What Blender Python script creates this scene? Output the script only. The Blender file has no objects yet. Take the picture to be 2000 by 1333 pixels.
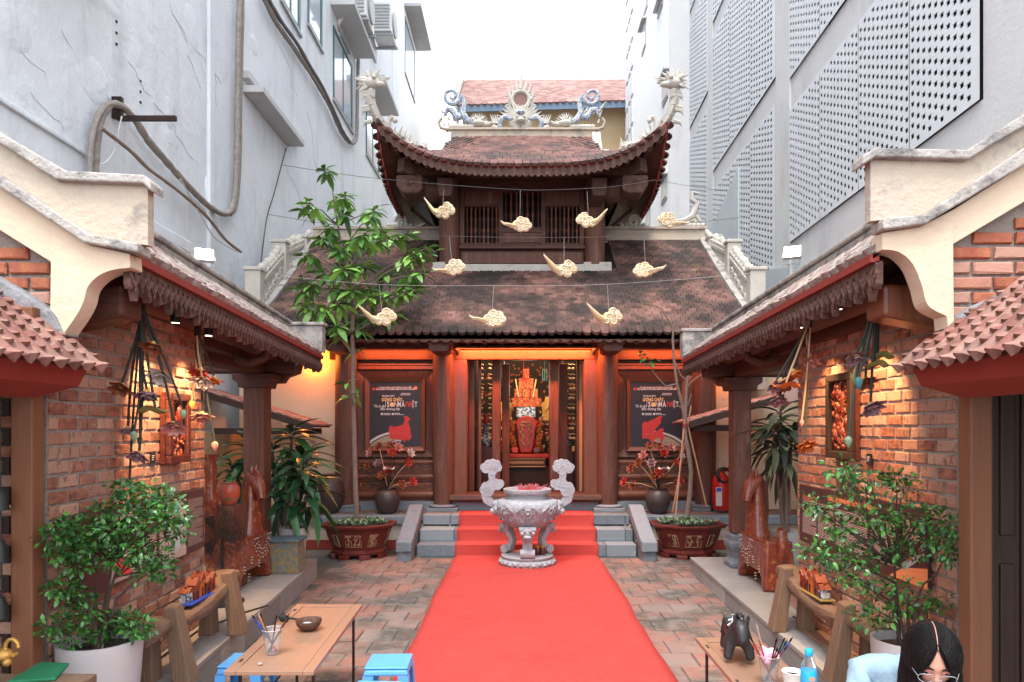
import bpy, math, random
from mathutils import Vector, Matrix, Euler
random.seed(7)
R = math.radians
PI = math.pi
S = bpy.context.scene
col = S.collection

# ---------------------------------------------------------------- camera
cd = bpy.data.cameras.new('camera'); cam = bpy.data.objects.new('camera', cd); col.objects.link(cam)
cam.location = (0, 0, 1.65); cam.rotation_euler = (R(90), 0, 0)
cd.sensor_width = 36; cd.lens = 24; cd.shift_x = -0.0065; cd.shift_y = 0.0858
cd.clip_start = 0.05; cd.clip_end = 600
S.camera = cam
# ---------------------------------------------------------------- world, sun, exposure
w = bpy.data.worlds.new('World'); S.world = w; w.use_nodes = True
nt = w.node_tree; nt.nodes.clear()
sky = nt.nodes.new('ShaderNodeTexSky'); sky.sky_type = 'NISHITA'; sky.sun_disc = False
SUN_EL, SUN_AZ = 68, 200
sky.sun_elevation = R(SUN_EL); sky.sun_rotation = R(SUN_AZ); sky.dust_density = 4; sky.air_density = 1.2
mix = nt.nodes.new('ShaderNodeMix'); mix.data_type = 'RGBA'; mix.inputs[0].default_value = 0.85
mix.inputs[7].default_value = (10.0, 10.5, 11.1, 1)          # white overcast cloud
bg = nt.nodes.new('ShaderNodeBackground'); bg.inputs[1].default_value = 0.13
wo = nt.nodes.new('ShaderNodeOutputWorld')
nt.links.new(sky.outputs[0], mix.inputs[6]); nt.links.new(mix.outputs[2], bg.inputs[0]); nt.links.new(bg.outputs[0], wo.inputs[0])
sd = bpy.data.lights.new('sun', 'SUN'); sd.energy = 1.5; sd.angle = R(22); sd.color = (1, .97, .93)
so = bpy.data.objects.new('sun', sd); col.objects.link(so)
_a = R(SUN_AZ); _e = R(SUN_EL)
_dir = Vector((math.sin(_a)*math.cos(_e), math.cos(_a)*math.cos(_e), math.sin(_e)))
so.rotation_euler = _dir.to_track_quat('Z', 'Y').to_euler()
S.view_settings.view_transform = 'Standard'; S.view_settings.look = 'None'
S.view_settings.exposure = 1.56; S.view_settings.gamma = 1
S.view_settings.use_curve_mapping = False
S.cycles.max_bounces = 8; S.cycles.transparent_max_bounces = 12

# ---------------------------------------------------------------- helpers
F = 1333.0
def P(px, py, Y):
    return Vector(((px-1013)*Y/F, Y, 1.65+(838-py)*Y/F))
W = {}
def wm(o): return W.get(o.name, Matrix.Identity(4))
def attach(o, parent, mw):
    W[o.name] = mw
    if parent is not None:
        o.parent = parent
        o.matrix_parent_inverse = wm(parent).inverted()
    o.matrix_basis = mw
def link(name, data, parent=None, mw=None, label=None):
    o = bpy.data.objects.new(name, data); col.objects.link(o)
    attach(o, parent, mw or Matrix.Identity(4))
    if label: o['label'] = label
    return o
def thing(name, label, cat, loc=(0, 0, 0), group=None):
    o = link(name, None, None, Matrix.Translation(Vector(loc))); o.empty_display_size = .1
    o['label'] = label; o['category'] = cat
    if group: o['group'] = group
    return o
def tag(o, label, cat, group=None):
    o['label'] = label; o['category'] = cat
    if group: o['group'] = group
    return o
def struct(o): o['kind'] = 'structure'; return o
def stuff(o): o['kind'] = 'stuff'; return o

class MB:
    def __init__(s): s.v = []; s.f = []; s.r = []; s.m = []
    def add(s, vs, fs, mw=None, rnd=0.0, mi=0):
        b = len(s.v)
        s.v += [tuple(mw @ Vector(p)) if mw is not None else tuple(p) for p in vs]
        s.f += [tuple(b+i for i in f) for f in fs]
        s.r += [rnd]*len(vs); s.m += [mi]*len(fs)
    def bx(s, x0, x1, y0, y1, z0, z1, mw=None, rnd=0.0, mi=0):
        vs = [(x0,y0,z0),(x1,y0,z0),(x1,y1,z0),(x0,y1,z0),(x0,y0,z1),(x1,y0,z1),(x1,y1,z1),(x0,y1,z1)]
        s.add(vs, [(0,3,2,1),(4,5,6,7),(0,1,5,4),(1,2,6,5),(2,3,7,6),(3,0,4,7)], mw, rnd, mi); return s
    def hexa(s, lo, hi):                       # two quads
        s.add(list(lo)+list(hi), [(0,3,2,1),(4,5,6,7),(0,1,5,4),(1,2,6,5),(2,3,7,6),(3,0,4,7)]); return s
    def bar(s, a, b, w, h=None, up=(0,0,1), mi=0):      # rectangular bar a to b
        a = Vector(a); b = Vector(b); h = h or w; d = (b-a).normalized(); u = Vector(up)
        r = d.cross(u)
        if r.length < 1e-4: r = d.cross(Vector((1,0,0)))
        r.normalize(); u = r.cross(d).normalized()
        q = [(-1,-1),(1,-1),(1,1),(-1,1)]
        vs = [a+r*w/2*i+u*h/2*j for i, j in q]+[b+r*w/2*i+u*h/2*j for i, j in q]
        s.add(vs, [(0,3,2,1),(4,5,6,7),(0,1,5,4),(1,2,6,5),(2,3,7,6),(3,0,4,7)], mi=mi); return s
    def tube(s, pts, rad, n=8, closed=False, flat=1.0, mi=0):
        pts = [Vector(p) for p in pts]; k = len(pts)
        if not hasattr(rad, '__len__'): rad = [rad]*k
        b = len(s.v); up = Vector((0.13,0.21,1)).normalized(); fr = None
        for i, p in enumerate(pts):
            t = (pts[min(i+1,k-1)]-pts[max(i-1,0)])
            t = t.normalized() if t.length > 1e-9 else Vector((0,0,1))
            if fr is None:
                x = t.cross(up)
                if x.length < .05: x = t.cross(Vector((1,0,0)))
            else: x = fr - t*fr.dot(t)
            x.normalize(); fr = x; y = t.cross(x)
            for j in range(n):
                a = 2*PI*j/n
                s.v.append(tuple(p+(x*math.cos(a)+y*math.sin(a)*flat)*rad[i])); s.r.append(0.)
        for i in range(k-1):
            for j in range(n):
                s.f.append((b+i*n+j, b+i*n+(j+1)%n, b+(i+1)*n+(j+1)%n, b+(i+1)*n+j)); s.m.append(mi)
        s.f.append(tuple(b+j for j in range(n))[::-1]); s.f.append(tuple(b+(k-1)*n+j for j in range(n))); s.m += [mi, mi]
        return s
    def lathe(s, prof, c=(0,0,0), n=24, sx=1, sy=1, mi=0, wob=None):
        b = len(s.v); k = len(prof)
        for i, (r, z) in enumerate(prof):
            for j in range(n):
                a = 2*PI*j/n; rr = r*(wob(a, z) if wob else 1)
                s.v.append((c[0]+rr*math.cos(a)*sx, c[1]+rr*math.sin(a)*sy, c[2]+z)); s.r.append(0.)
        for i in range(k-1):
            for j in range(n):
                s.f.append((b+i*n+j, b+i*n+(j+1)%n, b+(i+1)*n+(j+1)%n, b+(i+1)*n+j)); s.m.append(mi)
        s.f.append(tuple(b+j for j in range(n))[::-1]); s.f.append(tuple(b+(k-1)*n+j for j in range(n))); s.m += [mi, mi]
        return s
    def ball(s, c, r, n=12, k=7, sc=(1,1,1), mw=None, mi=0):
        vs = []; fs = []
        for i in range(k+1):
            t = PI*i/k
            for j in range(n):
                a = 2*PI*j/n
                vs.append((c[0]+r*sc[0]*math.sin(t)*math.cos(a), c[1]+r*sc[1]*math.sin(t)*math.sin(a), c[2]+r*sc[2]*math.cos(t)))
        for i in range(k):
            for j in range(n):
                fs.append((i*n+j, (i+1)*n+j, (i+1)*n+(j+1)%n, i*n+(j+1)%n))
        s.add(vs, fs, mw, mi=mi); return s
    def prism(s, pts, y0, y1, mw=None, mi=0):   # outline in x,z extruded along y
        n = len(pts)
        area = sum(pts[i][0]*pts[(i+1)%n][1]-pts[(i+1)%n][0]*pts[i][1] for i in range(n))
        if area < 0: pts = pts[::-1]
        vs = [(x, y0, z) for x, z in pts]+[(x, y1, z) for x, z in pts]
        fs = [tuple(range(n)), tuple(range(2*n-1, n-1, -1))]
        fs += [(i, i+n, (i+1)%n+n, (i+1)%n) for i in range(n)]
        s.add(vs, fs, mw, mi=mi); return s
    def mesh(s, name):
        me = bpy.data.meshes.new(name); me.from_pydata(s.v, [], s.f); me.update()
        at = me.attributes.new('rnd', 'FLOAT', 'POINT'); at.data.foreach_set('value', s.r)
        if any(s.m): me.polygons.foreach_set('material_index', s.m)
        return me
    def build(s, name, mat, parent=None, smooth=False, bev=0, label=None, mw=None, sub=0, ang=40):
        me = s.mesh(name)
        for m_ in (mat if isinstance(mat, (list, tuple)) else [mat]): me.materials.append(m_)
        if smooth:
            me.polygons.foreach_set('use_smooth', [True]*len(me.polygons))
            me.set_sharp_from_angle(angle=R(ang))
        o = link(name, me, parent, mw, label)
        if bev:
            b = o.modifiers.new('bevel', 'BEVEL'); b.width = bev; b.segments = 2; b.limit_method = 'ANGLE'; b.angle_limit = R(35)
        if sub:
            b = o.modifiers.new('sub', 'SUBSURF'); b.levels = sub; b.render_levels = sub
        return o

def pieces(parent, name, protos, insts, mat, cap=290, smooth=False, bev=0, restname=None, keymode='near'):
    """alike pieces: the nearest cap of them are objects of their own, the rest one stuff part"""
    cl = cam.location
    insts = sorted(insts, key=lambda q: (q[1].translation-cl).length)
    mes = []
    for pr in protos:
        m = MB(); m.add(*pr); me = m.mesh(name); me.materials.append(mat)
        if smooth:
            me.polygons.foreach_set('use_smooth', [True]*len(me.polygons)); me.set_sharp_from_angle(angle=R(45))
        mes.append(me)
    for pi, mw in insts[:cap]:
        o = link(name, mes[pi], parent, mw)
    rest = insts[cap:]
    if rest:
        m = MB()
        for pi, mw in rest: m.add(protos[pi][0], protos[pi][1], mw, random.random())
        o = m.build(restname or name+'_mass', mat, parent, smooth); stuff(o)

def boxproto(sx, sy, sz, j=0.0, seed=0):
    rr = random.Random(seed); c = min(sx, sy, sz)*.14
    vs = []; X, Y, Z = sx/2, sy/2, sz/2
    for z in (-1, 1):
        for x, y in ((-1,-1),(1,-1),(1,1),(-1,1)):
            vs.append((x*X+rr.uniform(-j,j), y*Y+rr.uniform(-j,j), z*Z+rr.uniform(-j,j)))
    return vs, [(0,3,2,1),(4,5,6,7),(0,1,5,4),(1,2,6,5),(2,3,7,6),(3,0,4,7)]
def slabproto(sx, sy, h, c, axis=2, j=0.0, seed=0):
    """block with a chamfered outer face (outer face = +axis)"""
    rr = random.Random(seed); J = lambda: rr.uniform(-j, j)
    X, Y = sx/2, sy/2
    base = [(-X,-Y),(X,-Y),(X,Y),(-X,Y)]
    vs = [(x, y, 0) for x, y in base]+[(x+J(), y+J(), h-c) for x, y in base]+[((x-c*(1 if x > 0 else -1))+J(), (y-c*(1 if y > 0 else -1))+J(), h) for x, y in base]
    fs = []
    for k in (0, 4):
        for i in range(4): fs.append((k+i, k+(i+1)%4, k+4+(i+1)%4, k+4+i))
    fs.append((8, 9, 10, 11))
    return vs, fs

# ---------------------------------------------------------------- materials
MATS = {}
def M(name, c1, c2=None, rc=None, rnd=.0, scale=6, rough=.75, bump=.15, bscale=40, metal=0, stretch=(1,1,1), stain=None,
      spec=.4, alpha=None, trans=0, emit=None, es=0, coat=0, sss=0, ior=1.45, detail=6, streak=None, stain2=None, contrast=.22, objc=False):
    if name in MATS: return MATS[name]
    m = bpy.data.materials.new(name); m.use_nodes = True; n = m.node_tree.nodes; L = m.node_tree.links
    b = n['Principled BSDF']
    def new(t, **k):
        q = n.new(t)
        for a, v in k.items(): setattr(q, a, v)
        return q
    if objc:
        pos = new('ShaderNodeTexCoord').outputs['Object']
    else:
        pos = new('ShaderNodeNewGeometry').outputs['Position']
    mp = new('ShaderNodeMapping'); mp.inputs['Scale'].default_value = stretch; L.new(pos, mp.inputs['Vector'])
    oi = new('ShaderNodeObjectInfo'); at = new('ShaderNodeAttribute', attribute_name='rnd')
    add = new('ShaderNodeMath', operation='ADD'); L.new(oi.outputs['Random'], add.inputs[0]); L.new(at.outputs['Fac'], add.inputs[1])
    fr = new('ShaderNodeMath', operation='FRACT'); L.new(add.outputs[0], fr.inputs[0])
    def noise(sc, det=6, vec=None, w_=True, rg=.6):
        t = new('ShaderNodeTexNoise'); t.inputs['Scale'].default_value = sc; t.inputs['Detail'].default_value = det; t.inputs['Roughness'].default_value = rg
        if w_:
            t.noise_dimensions = '4D'
            mu = new('ShaderNodeMath', operation='MULTIPLY'); L.new(fr.outputs[0], mu.inputs[0]); mu.inputs[1].default_value = 30 if rnd else 0
            L.new(mu.outputs[0], t.inputs['W'])
        L.new(vec or mp.outputs[0], t.inputs['Vector']); return t.outputs['Fac']
    def ramp(fac, a, b2, ca=(0,0,0,1), cb=(1,1,1,1)):
        r_ = new('ShaderNodeValToRGB'); e = r_.color_ramp.elements; e[0].position = a; e[1].position = b2; e[0].color = ca; e[1].color = cb
        L.new(fac, r_.inputs[0]); return r_.outputs[0]
    def mx(fac, a, b2, mode='MIX'):
        q = new('ShaderNodeMix', data_type='RGBA', blend_type=mode)
        for i, v in ((0, fac), (6, a), (7, b2)):
            if hasattr(v, 'is_output'): L.new(v, q.inputs[i])
            else: q.inputs[i].default_value = v if i == 0 else (*v[:3], 1)
        return q.outputs[2]
    c2 = c2 or tuple(x*.8 for x in c1)
    nf = noise(scale, detail)
    colr = ramp(nf, .5-contrast, .5+contrast, (*c1, 1), (*c2, 1))
    if rnd and rc:
        colr = mx(ramp(fr.outputs[0], max(0, 1-rnd-.25), min(1, 1-rnd+.25)), colr, rc)
    if rnd:
        hs = new('ShaderNodeHueSaturation'); mr = new('ShaderNodeMapRange'); mr.inputs[3].default_value = 1-.35*rnd; mr.inputs[4].default_value = 1+.35*rnd
        f2 = new('ShaderNodeMath', operation='MULTIPLY'); f2.inputs[1].default_value = 7.31; L.new(fr.outputs[0], f2.inputs[0])
        f3 = new('ShaderNodeMath', operation='FRACT'); L.new(f2.outputs[0], f3.inputs[0])
        L.new(f3.outputs[0], mr.inputs[0]); L.new(mr.outputs[0], hs.inputs['Value']); L.new(colr, hs.inputs['Color']); colr = hs.outputs[0]
    for st in (stain, stain2):
        if st:
            cc, sc, lo, hi, amt = st[:5]
            vv = None
            if len(st) > 5:
                m2 = new('ShaderNodeMapping'); m2.inputs['Scale'].default_value = st[5]; L.new(pos, m2.inputs['Vector']); vv = m2.outputs[0]
            sf = ramp(noise(sc, 8, vv or pos, False, .65), lo, hi)
            mu = new('ShaderNodeMath', operation='MULTIPLY'); L.new(sf, mu.inputs[0]); mu.inputs[1].default_value = amt
            colr = mx(mu.outputs[0], colr, cc)
    L.new(colr, b.inputs['Base Color'])
    b.inputs['Roughness'].default_value = rough; b.inputs['Metallic'].default_value = metal
    b.inputs['Specular IOR Level'].default_value = spec; b.inputs['IOR'].default_value = ior
    b.inputs['Transmission Weight'].default_value = trans; b.inputs['Coat Weight'].default_value = coat
    b.inputs['Coat Roughness'].default_value = .12
    if sss: b.inputs['Subsurface Weight'].default_value = sss; b.inputs['Subsurface Radius'].default_value = (.02,.008,.004)
    if emit: b.inputs['Emission Color'].default_value = (*emit, 1); b.inputs['Emission Strength'].default_value = es
    if bump:
        bn = new('ShaderNodeBump'); bn.inputs['Strength'].default_value = bump; bn.inputs['Distance'].default_value = .02
        L.new(noise(bscale, 6, None, False), bn.inputs['Height']); L.new(bn.outputs[0], b.inputs['Normal'])
    MATS[name] = m; return m

GREYWALL = M('grey_render', (.62,.655,.70), (.72,.75,.79), scale=2.2, rough=.85, bump=1.0, bscale=5, stain=((.40,.41,.44), 1.6, .54, .72, .6, (1,1,.16)), stain2=((.82,.84,.87), 7, .58, .7, .45, (1,1,.12)), detail=12)
WHITEWALL = M('white_render', (0.725,0.744,0.763), (0.781,0.790,0.800), scale=1, bump=.3, bscale=8, stain=((.5,.5,.5), 1.1, .6, .8, .3, (1,1,.3)))
CONC = M('pale_concrete', (.50,.50,.51), (.57,.56,.56), scale=1.5, bump=.25, bscale=20, stain=((.22,.21,.2), 1.3, .55, .75, .45, (1,1,.4)))
PANEL = M('panel_grey', (.54,.56,.59), (.60,.62,.65), scale=2, bump=.05, rough=.6)
DARKIN = M('dark_inside', (.015,.016,.02), (.03,.03,.035), scale=3, bump=0)  # near-black colour stands in for shade inside openings and holes
CREAM = M('cream_plaster', (0.554,0.430,0.314), (0.589,0.473,0.357), scale=3, bump=.35, bscale=24, stain=((.30,.26,.22), 4, .60, .78, .5), stain2=((.42,.36,.30), 1.6, .55, .7, .3))
CREAMD = M('mildewed_cream', (0.477,0.386,0.296), (0.412,0.344,0.276), scale=3, bump=.5, bscale=30, stain=((.10,.10,.10), 5, .52, .70, .75), stain2=((.30,.28,.26), 2, .45, .65, .5))
COPING = M('mildewed_coping', (.42,.38,.34), (.30,.28,.27), scale=6, bump=.7, bscale=40, stain=((.06,.06,.06), 7, .48, .66, .8))
WHITESTUC = M('white_stucco', (0.541,0.508,0.451), (0.443,0.410,0.361), scale=7, bump=.5, bscale=50, stain=((.22,.21,.2), 6, .58, .75, .55))
YELLOWW = M('ochre_wall', (0.527,0.374,0.204), (0.561,0.425,0.255), scale=2, bump=.2, stain=((.35,.27,.2), 2, .6, .8, .4))
PEACH = M('peach_wall', (.62,.46,.32), (.66,.52,.38), scale=2, bump=.25, stain=((.16,.14,.12), 3.2, .60, .70, .6))
BRICK = M('fired_brick', (.42,.165,.095), (.18,.062,.044), rc=(.45,.255,.18), rnd=.5, scale=9, rough=.85, bump=.7, bscale=50, contrast=.16, stretch=(1,2.2,3.2), stain=((.085,.04,.04), 8, .56, .62, .6, (1,2.5,1.5)), stain2=((.42,.27,.20), 15, .60, .66, .55, (1,1,2.5)))
BRICKBIG = M('orange_brick', (0.390,0.139,0.070), (0.298,0.087,0.052), rc=(0.417,0.226,0.171), rnd=.4, scale=12, rough=.85, bump=.4, bscale=50, contrast=.1)
MORTAR = M('grey_mortar', (.33,.27,.24), (.22,.185,.165), scale=14, bump=1.0, bscale=40)
CEMENT = M('wet_cement', (.26,.26,.27), (.18,.18,.19), scale=9, bump=1, bscale=25)
TILE = M('old_roof_tile', (.125,.055,.043), (.070,.038,.031), rc=(.20,.10,.08), rnd=1.1, scale=9, rough=.9, bump=.5, stain=((.016,.018,.018), 1.2, .36, .56, .85), stain2=((.13,.085,.02), 1.3, .62, .75, .5))
TILEUP = M('upper_roof_tile', (.115,.052,.044), (.07,.038,.034), rc=(.18,.09,.075), rnd=.8, scale=9, rough=.85, bump=.4, stain=((.045,.04,.04), 2.0, .45, .62, .8))
TILENEW = M('new_roof_tile', (.215,.085,.065), (.14,.055,.045), rc=(.27,.145,.115), rnd=.4, scale=12, rough=.7, bump=.3, stain=((.10,.06,.05), 6, .52, .66, .6), stain2=((.45,.34,.28), 9, .58, .68, .4))
TILEGR = M('lichen_roof_tile', (0.254,0.154,0.131), (0.160,0.106,0.098), rc=(0.348,0.271,0.240), rnd=.4, scale=14, bump=.7, stain=((.33,.31,.29), 12, .46, .6, .75))
TILEPINK = M('far_roof_tile', (.235,.115,.10), (.165,.085,.075), rc=(.28,.17,.15), rnd=.4, scale=6)
WOODR = M('dark_red_wood', (0.084,0.024,0.014), (0.052,0.016,0.010), scale=5, rough=.5, bump=.25, bscale=20, stretch=(3,3,.5), contrast=.3, coat=.15)
WOODX = M('dark_red_wood_level', (.105,.035,.022), (.045,.016,.011), scale=4, rough=.5, bump=.3, bscale=20, stretch=(.7,10,10), contrast=.26, stain=((.17,.08,.055), 3, .55, .72, .4, (.5,3,3)))
WOODCOL = M('column_wood', (.17,.065,.042), (.065,.026,.018), scale=4, rough=.55, bump=.35, bscale=18, stretch=(11,11,.7), contrast=.26, stain=((.26,.16,.12), 3, .54, .72, .45, (2.5,2.5,.5)))
WOODF = M('warm_frame_wood', (.22,.070,.032), (.105,.034,.018), scale=4, rough=.42, bump=.2, stretch=(9,9,.8), contrast=.28, coat=.2)
WOODPOST = M('post_wood', (0.193,0.077,0.036), (0.142,0.054,0.028), scale=4, rough=.55, bump=.15, bscale=20, stretch=(5,5,.4), contrast=.3)
WOODDK = M('almost_black_wood', (.045,.022,.015), (.025,.014,.010), scale=5, rough=.6, stretch=(4,4,.5))
WOODEAVE = M('weathered_carved_wood', (.135,.070,.055), (.075,.038,.030), scale=12, rough=.85, bump=1.0, bscale=28, stain=((.25,.14,.12), 9, .55, .7, .5))
WOODBEN = M('bench_wood', (0.208,0.127,0.082), (0.118,0.069,0.047), scale=7, rough=.75, bump=.6, bscale=25, stretch=(2.5,1,2.5), contrast=.28, stain=((.08,.045,.03), 9, .62, .7, .5))
WOODLEG = M('bench_leg_wood', (0.222,0.138,0.086), (0.139,0.084,0.055), scale=7, rough=.75, bump=.5, bscale=25, stretch=(3,3,.5), contrast=.28, stain=((.07,.04,.03), 8, .62, .7, .6))
WOODTAB = M('table_wood', (0.305,0.178,0.119), (0.245,0.134,0.087), scale=5, rough=.35, bump=.08, stretch=(6,.5,6), contrast=.3, stain=((.22,.08,.04), 4, .6, .75, .4, (3,.5,3)))
REDPAINT = M('red_painted_board', (.25,.035,.025), (.20,.028,.02), scale=5, rough=.6, bump=.1)
STONE = M('blue_grey_stone', (.18,.20,.225), (.125,.145,.165), rc=(.22,.24,.255), rnd=.3, scale=22, rough=.75, bump=.4, bscale=60, stain=((.42,.44,.45), 8, .62, .7, .3))
GRAN = M('kerb_granite', (.30,.27,.255), (.22,.20,.19), rc=(.34,.31,.29), rnd=.35, scale=60, rough=.85, bump=.8, bscale=110, stain=((.13,.12,.11), 2.5, .55, .75, .5), stain2=((.12,.115,.11), 14, .66, .72, .5))
GRANT = M('platform_stone', (0.306,0.281,0.264), (0.246,0.230,0.217), rc=(0.281,0.246,0.221), rnd=.35, scale=12, rough=.75, bump=.3, bscale=70, stain=((.17,.15,.14), 2.5, .5, .75, .5))
BURN = M('carved_pale_stone', (.44,.435,.46), (.33,.325,.35), scale=60, rough=.7, bump=.9, bscale=45, stain=((.24,.19,.19), 9, .5, .7, .55), contrast=.15)
PAVER = M('clay_paver', (0.294,0.139,0.105), (0.205,0.103,0.084), rc=(0.202,0.164,0.149), rnd=.2, scale=6, rough=.7, bump=.35, bscale=45, stain=((.065,.066,.058), 1.5, .45, .58, .85), stain2=((.20,.18,.16), 9, .48, .62, .6))
JOINT = M('paving_joint', (.13,.12,.105), (.08,.08,.07), scale=12, bump=.8)
CARPET = M('red_carpet', (.60,.084,.072), (.53,.068,.058), scale=60, rough=.95, bump=.9, bscale=160, spec=.1, stain=((.40,.045,.04), 1.6, .52, .75, .5), stain2=((.62,.10,.085), 5, .55, .7, .5), contrast=.12)
LEAF = M('leaf_green', (.085,.21,.045), (.05,.135,.035), rc=(.22,.44,.08), rnd=.45, scale=9, rough=.38, bump=.1, spec=.5)
LEAFB = M('bush_leaf', (.025,.085,.018), (.015,.05,.012), rc=(.06,.20,.03), rnd=.4, scale=9, rough=.3, bump=.1, spec=.55)
LEAFD = M('dracaena_leaf', (.022,.075,.03), (.015,.05,.022), rc=(.04,.13,.04), rnd=.4, scale=7, rough=.3, bump=.1)
SUCC = M('succulent_leaf', (.12,.20,.11), (.06,.12,.06), rc=(.25,.32,.2), rnd=.4, scale=12, rough=.5)
BARK = M('smooth_bark', (.24,.165,.13), (.13,.095,.08), scale=14, bump=.7, bscale=40, stretch=(1,1,2.5))
BARKD = M('dark_bark', (.09,.05,.04), (.05,.03,.025), scale=14, bump=.6)
BAMBOO = M('bamboo_stake', (.44,.24,.15), (.34,.18,.12), scale=10, bump=.2)
POTW = M('white_glazed_pot', (0.442,0.416,0.416), (0.391,0.365,0.365), scale=3, rough=.35, bump=.05, stain=((.30,.24,.20), 5, .58, .78, .45))
POTR = M('oxblood_ceramic', (.15,.025,.02), (.10,.018,.015), scale=10, rough=.35, bump=.1, stain=((.25,.17,.14), 7, .62, .75, .45))
POTG = M('planter_relief', (.45,.30,.16), (.34,.22,.12), scale=20, rough=.6, bump=.4)
SOIL = M('soil', (.05,.035,.025), (.03,.02,.015), scale=30, bump=1)
JARD = M('brown_jar', (.045,.03,.027), (.07,.045,.04), scale=7, rough=.4, bump=.2)
LACQ = M('cinnabar_lacquer', (0.240,0.040,0.014), (0.104,0.018,0.010), scale=13, rough=.25, bump=.4, bscale=30, coat=.5, stain=((.42,.20,.05), 17, .55, .66, .55))
LACQD = M('dark_lacquer', (.13,.028,.018), (.05,.015,.012), scale=10, rough=.3, bump=.5, coat=.4, stain=((.3,.1,.04), 12, .6, .7, .5))
GOLD = M('gilt', (.62,.36,.10), (.45,.24,.06), scale=18, rough=.35, bump=.4, metal=.5)
GOLDT = M('pale_gold', (.62,.44,.24), (.52,.36,.18), scale=14, rough=.6, bump=.4)
INLAY = M('silver_inlay', (.55,.46,.36), (.35,.27,.2), scale=30, rough=.5)
REDL = M('bright_red_lacquer', (.40,.025,.013), (.26,.016,.01), scale=9, rough=.35, bump=.1)
ALTAR = M('altar_red_gold', (.40,.03,.013), (.42,.15,.04), scale=30, rough=.4, bump=.5, contrast=.05, stain=((.05,.01,.01), 22, .56, .6, .8))
BLUEW = M('blue_white_porcelain', (.55,.60,.62), (.03,.07,.18), scale=22, rough=.2, bump=.0, contrast=.05)
BLUEM = M('blue_mosaic', (.17,.23,.36), (.50,.50,.48), scale=30, rough=.4, bump=.5, contrast=.05)
PLASTICB = M('blue_plastic', (.10,.34,.72), (.095,.33,.70), scale=2, rough=.28, bump=0, sss=0)
PLASTICD = M('deep_blue_plastic', (.03,.08,.5), (.03,.07,.45), scale=2, rough=.3, bump=0)
BLACK = M('matt_black', (.012,.012,.013), (.02,.02,.02), scale=3, rough=.5, bump=0)
BLACKS = M('black_statue', (.018,.017,.018), (.03,.028,.028), scale=8, rough=.35, bump=.3)
STEEL = M('dark_steel', (.06,.035,.03), (.03,.02,.02), scale=10, rough=.5, metal=.6)
GREYMET = M('grey_metal', (.35,.36,.37), (.3,.3,.31), scale=3, rough=.5, bump=.05)
ACWHITE = M('ac_casing', (.66,.66,.65), (.6,.6,.6), scale=3, rough=.5, bump=.05)
GREENFR = M('green_window_frame', (.03,.12,.115), (.025,.10,.10), scale=3, rough=.5)
GLASSW = M('window_glass', (.50,.56,.62), (.42,.50,.58), scale=.8, rough=.08, bump=0, spec=.8)
CABLE = M('wrapped_pipe', (.36,.32,.29), (.20,.17,.15), scale=16, rough=.8, bump=.8, bscale=30)
CABLEB = M('brown_wrap', (.30,.22,.17), (.2,.15,.12), scale=18, rough=.8, bump=.9, bscale=30)
WIRE = M('thin_wire', (.06,.06,.06), (.1,.1,.1), bump=0)
WIREW = M('pale_wire', (.55,.55,.55), (.45,.45,.45), bump=0)
CLOUDM = M('gilded_foam_cloud', (.70,.58,.40), (.62,.42,.18), scale=4, stain=((.45,.28,.10), 9, .55, .7, .5), rough=.6, bump=.2)
CLOUDW = M('cloud_cream_edge', (0.680,0.612,0.493), (0.629,0.527,0.374), scale=8, rough=.6, bump=.2)
POSTER = M('poster_black', (.028,.024,.034), (.035,.028,.03), scale=3, rough=.45, bump=0)
BOARD = M('info_board_brown', (.06,.028,.028), (.05,.024,.024), scale=3, rough=.4, bump=0)
INKW = M('print_white', (.75,.72,.70), (.7,.68,.66), bump=0)
INKY = M('print_yellow', (.85,.55,.25), (.8,.5,.2), bump=0)
INKR = M('print_red', (.62,.05,.045), (.5,.04,.04), scale=20, bump=0)
INKO = M('print_orange', (.75,.28,.12), (.7,.25,.1), bump=0)
INKP = M('print_pale_pink', (.6,.5,.47), (.55,.42,.40), scale=6, bump=0)
INKG = M('print_gold', (.42,.33,.20), (.25,.19,.12), scale=60, bump=0)
INKGY = M('print_grey', (.34,.27,.26), (.3,.24,.23), scale=6, bump=0)
INKB = M('print_blue_grey', (.35,.40,.44), (.28,.33,.38), scale=6, bump=0)
CLEARP = M('clear_plastic', (.9,.9,.92), (.9,.9,.92), scale=2, rough=.05, bump=0, trans=.9, ior=1.2)
BOTTLEP = M('bottle_plastic', (.85,.93,.97), (.85,.93,.97), scale=2, rough=.04, bump=0, trans=.95, ior=1.15)
LABELB = M('bottle_label', (.02,.30,.62), (.03,.42,.70), scale=8, rough=.35, bump=0)
CAPB = M('bottle_cap', (.02,.38,.75), (.02,.36,.7), rough=.35, bump=0)
COCO = M('coconut_shell', (.13,.06,.035), (.07,.035,.022), scale=25, rough=.5, bump=.7)
SKIN = M('skin', (.52,.27,.19), (.48,.24,.17), scale=6, rough=.45, bump=.03, sss=.08)
SKIND = M('lips', (.38,.12,.11), (.36,.11,.10), scale=6, rough=.45, bump=0)
HAIR = M('black_hair', (.004,.0035,.004), (.008,.006,.006), scale=60, rough=.28, bump=.6, bscale=60, stretch=(5,5,.3), spec=.25)
SHIRT = M('pale_blue_cloth', (.27,.38,.46), (.22,.33,.42), scale=6, rough=.9, bump=.3, bscale=30)
TROUS = M('dark_cloth', (.03,.03,.04), (.02,.02,.03), scale=6, rough=.9)
GREENM = M('green_mat', (.015,.16,.07), (.012,.12,.05), scale=14, rough=.7, bump=.3)
GROUND = M('ground_earth', (.16,.15,.14), (.12,.115,.11), scale=2, bump=.3)
FIREX = M('extinguisher_red', (.45,.02,.015), (.40,.018,.014), scale=3, rough=.3, bump=0)
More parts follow.
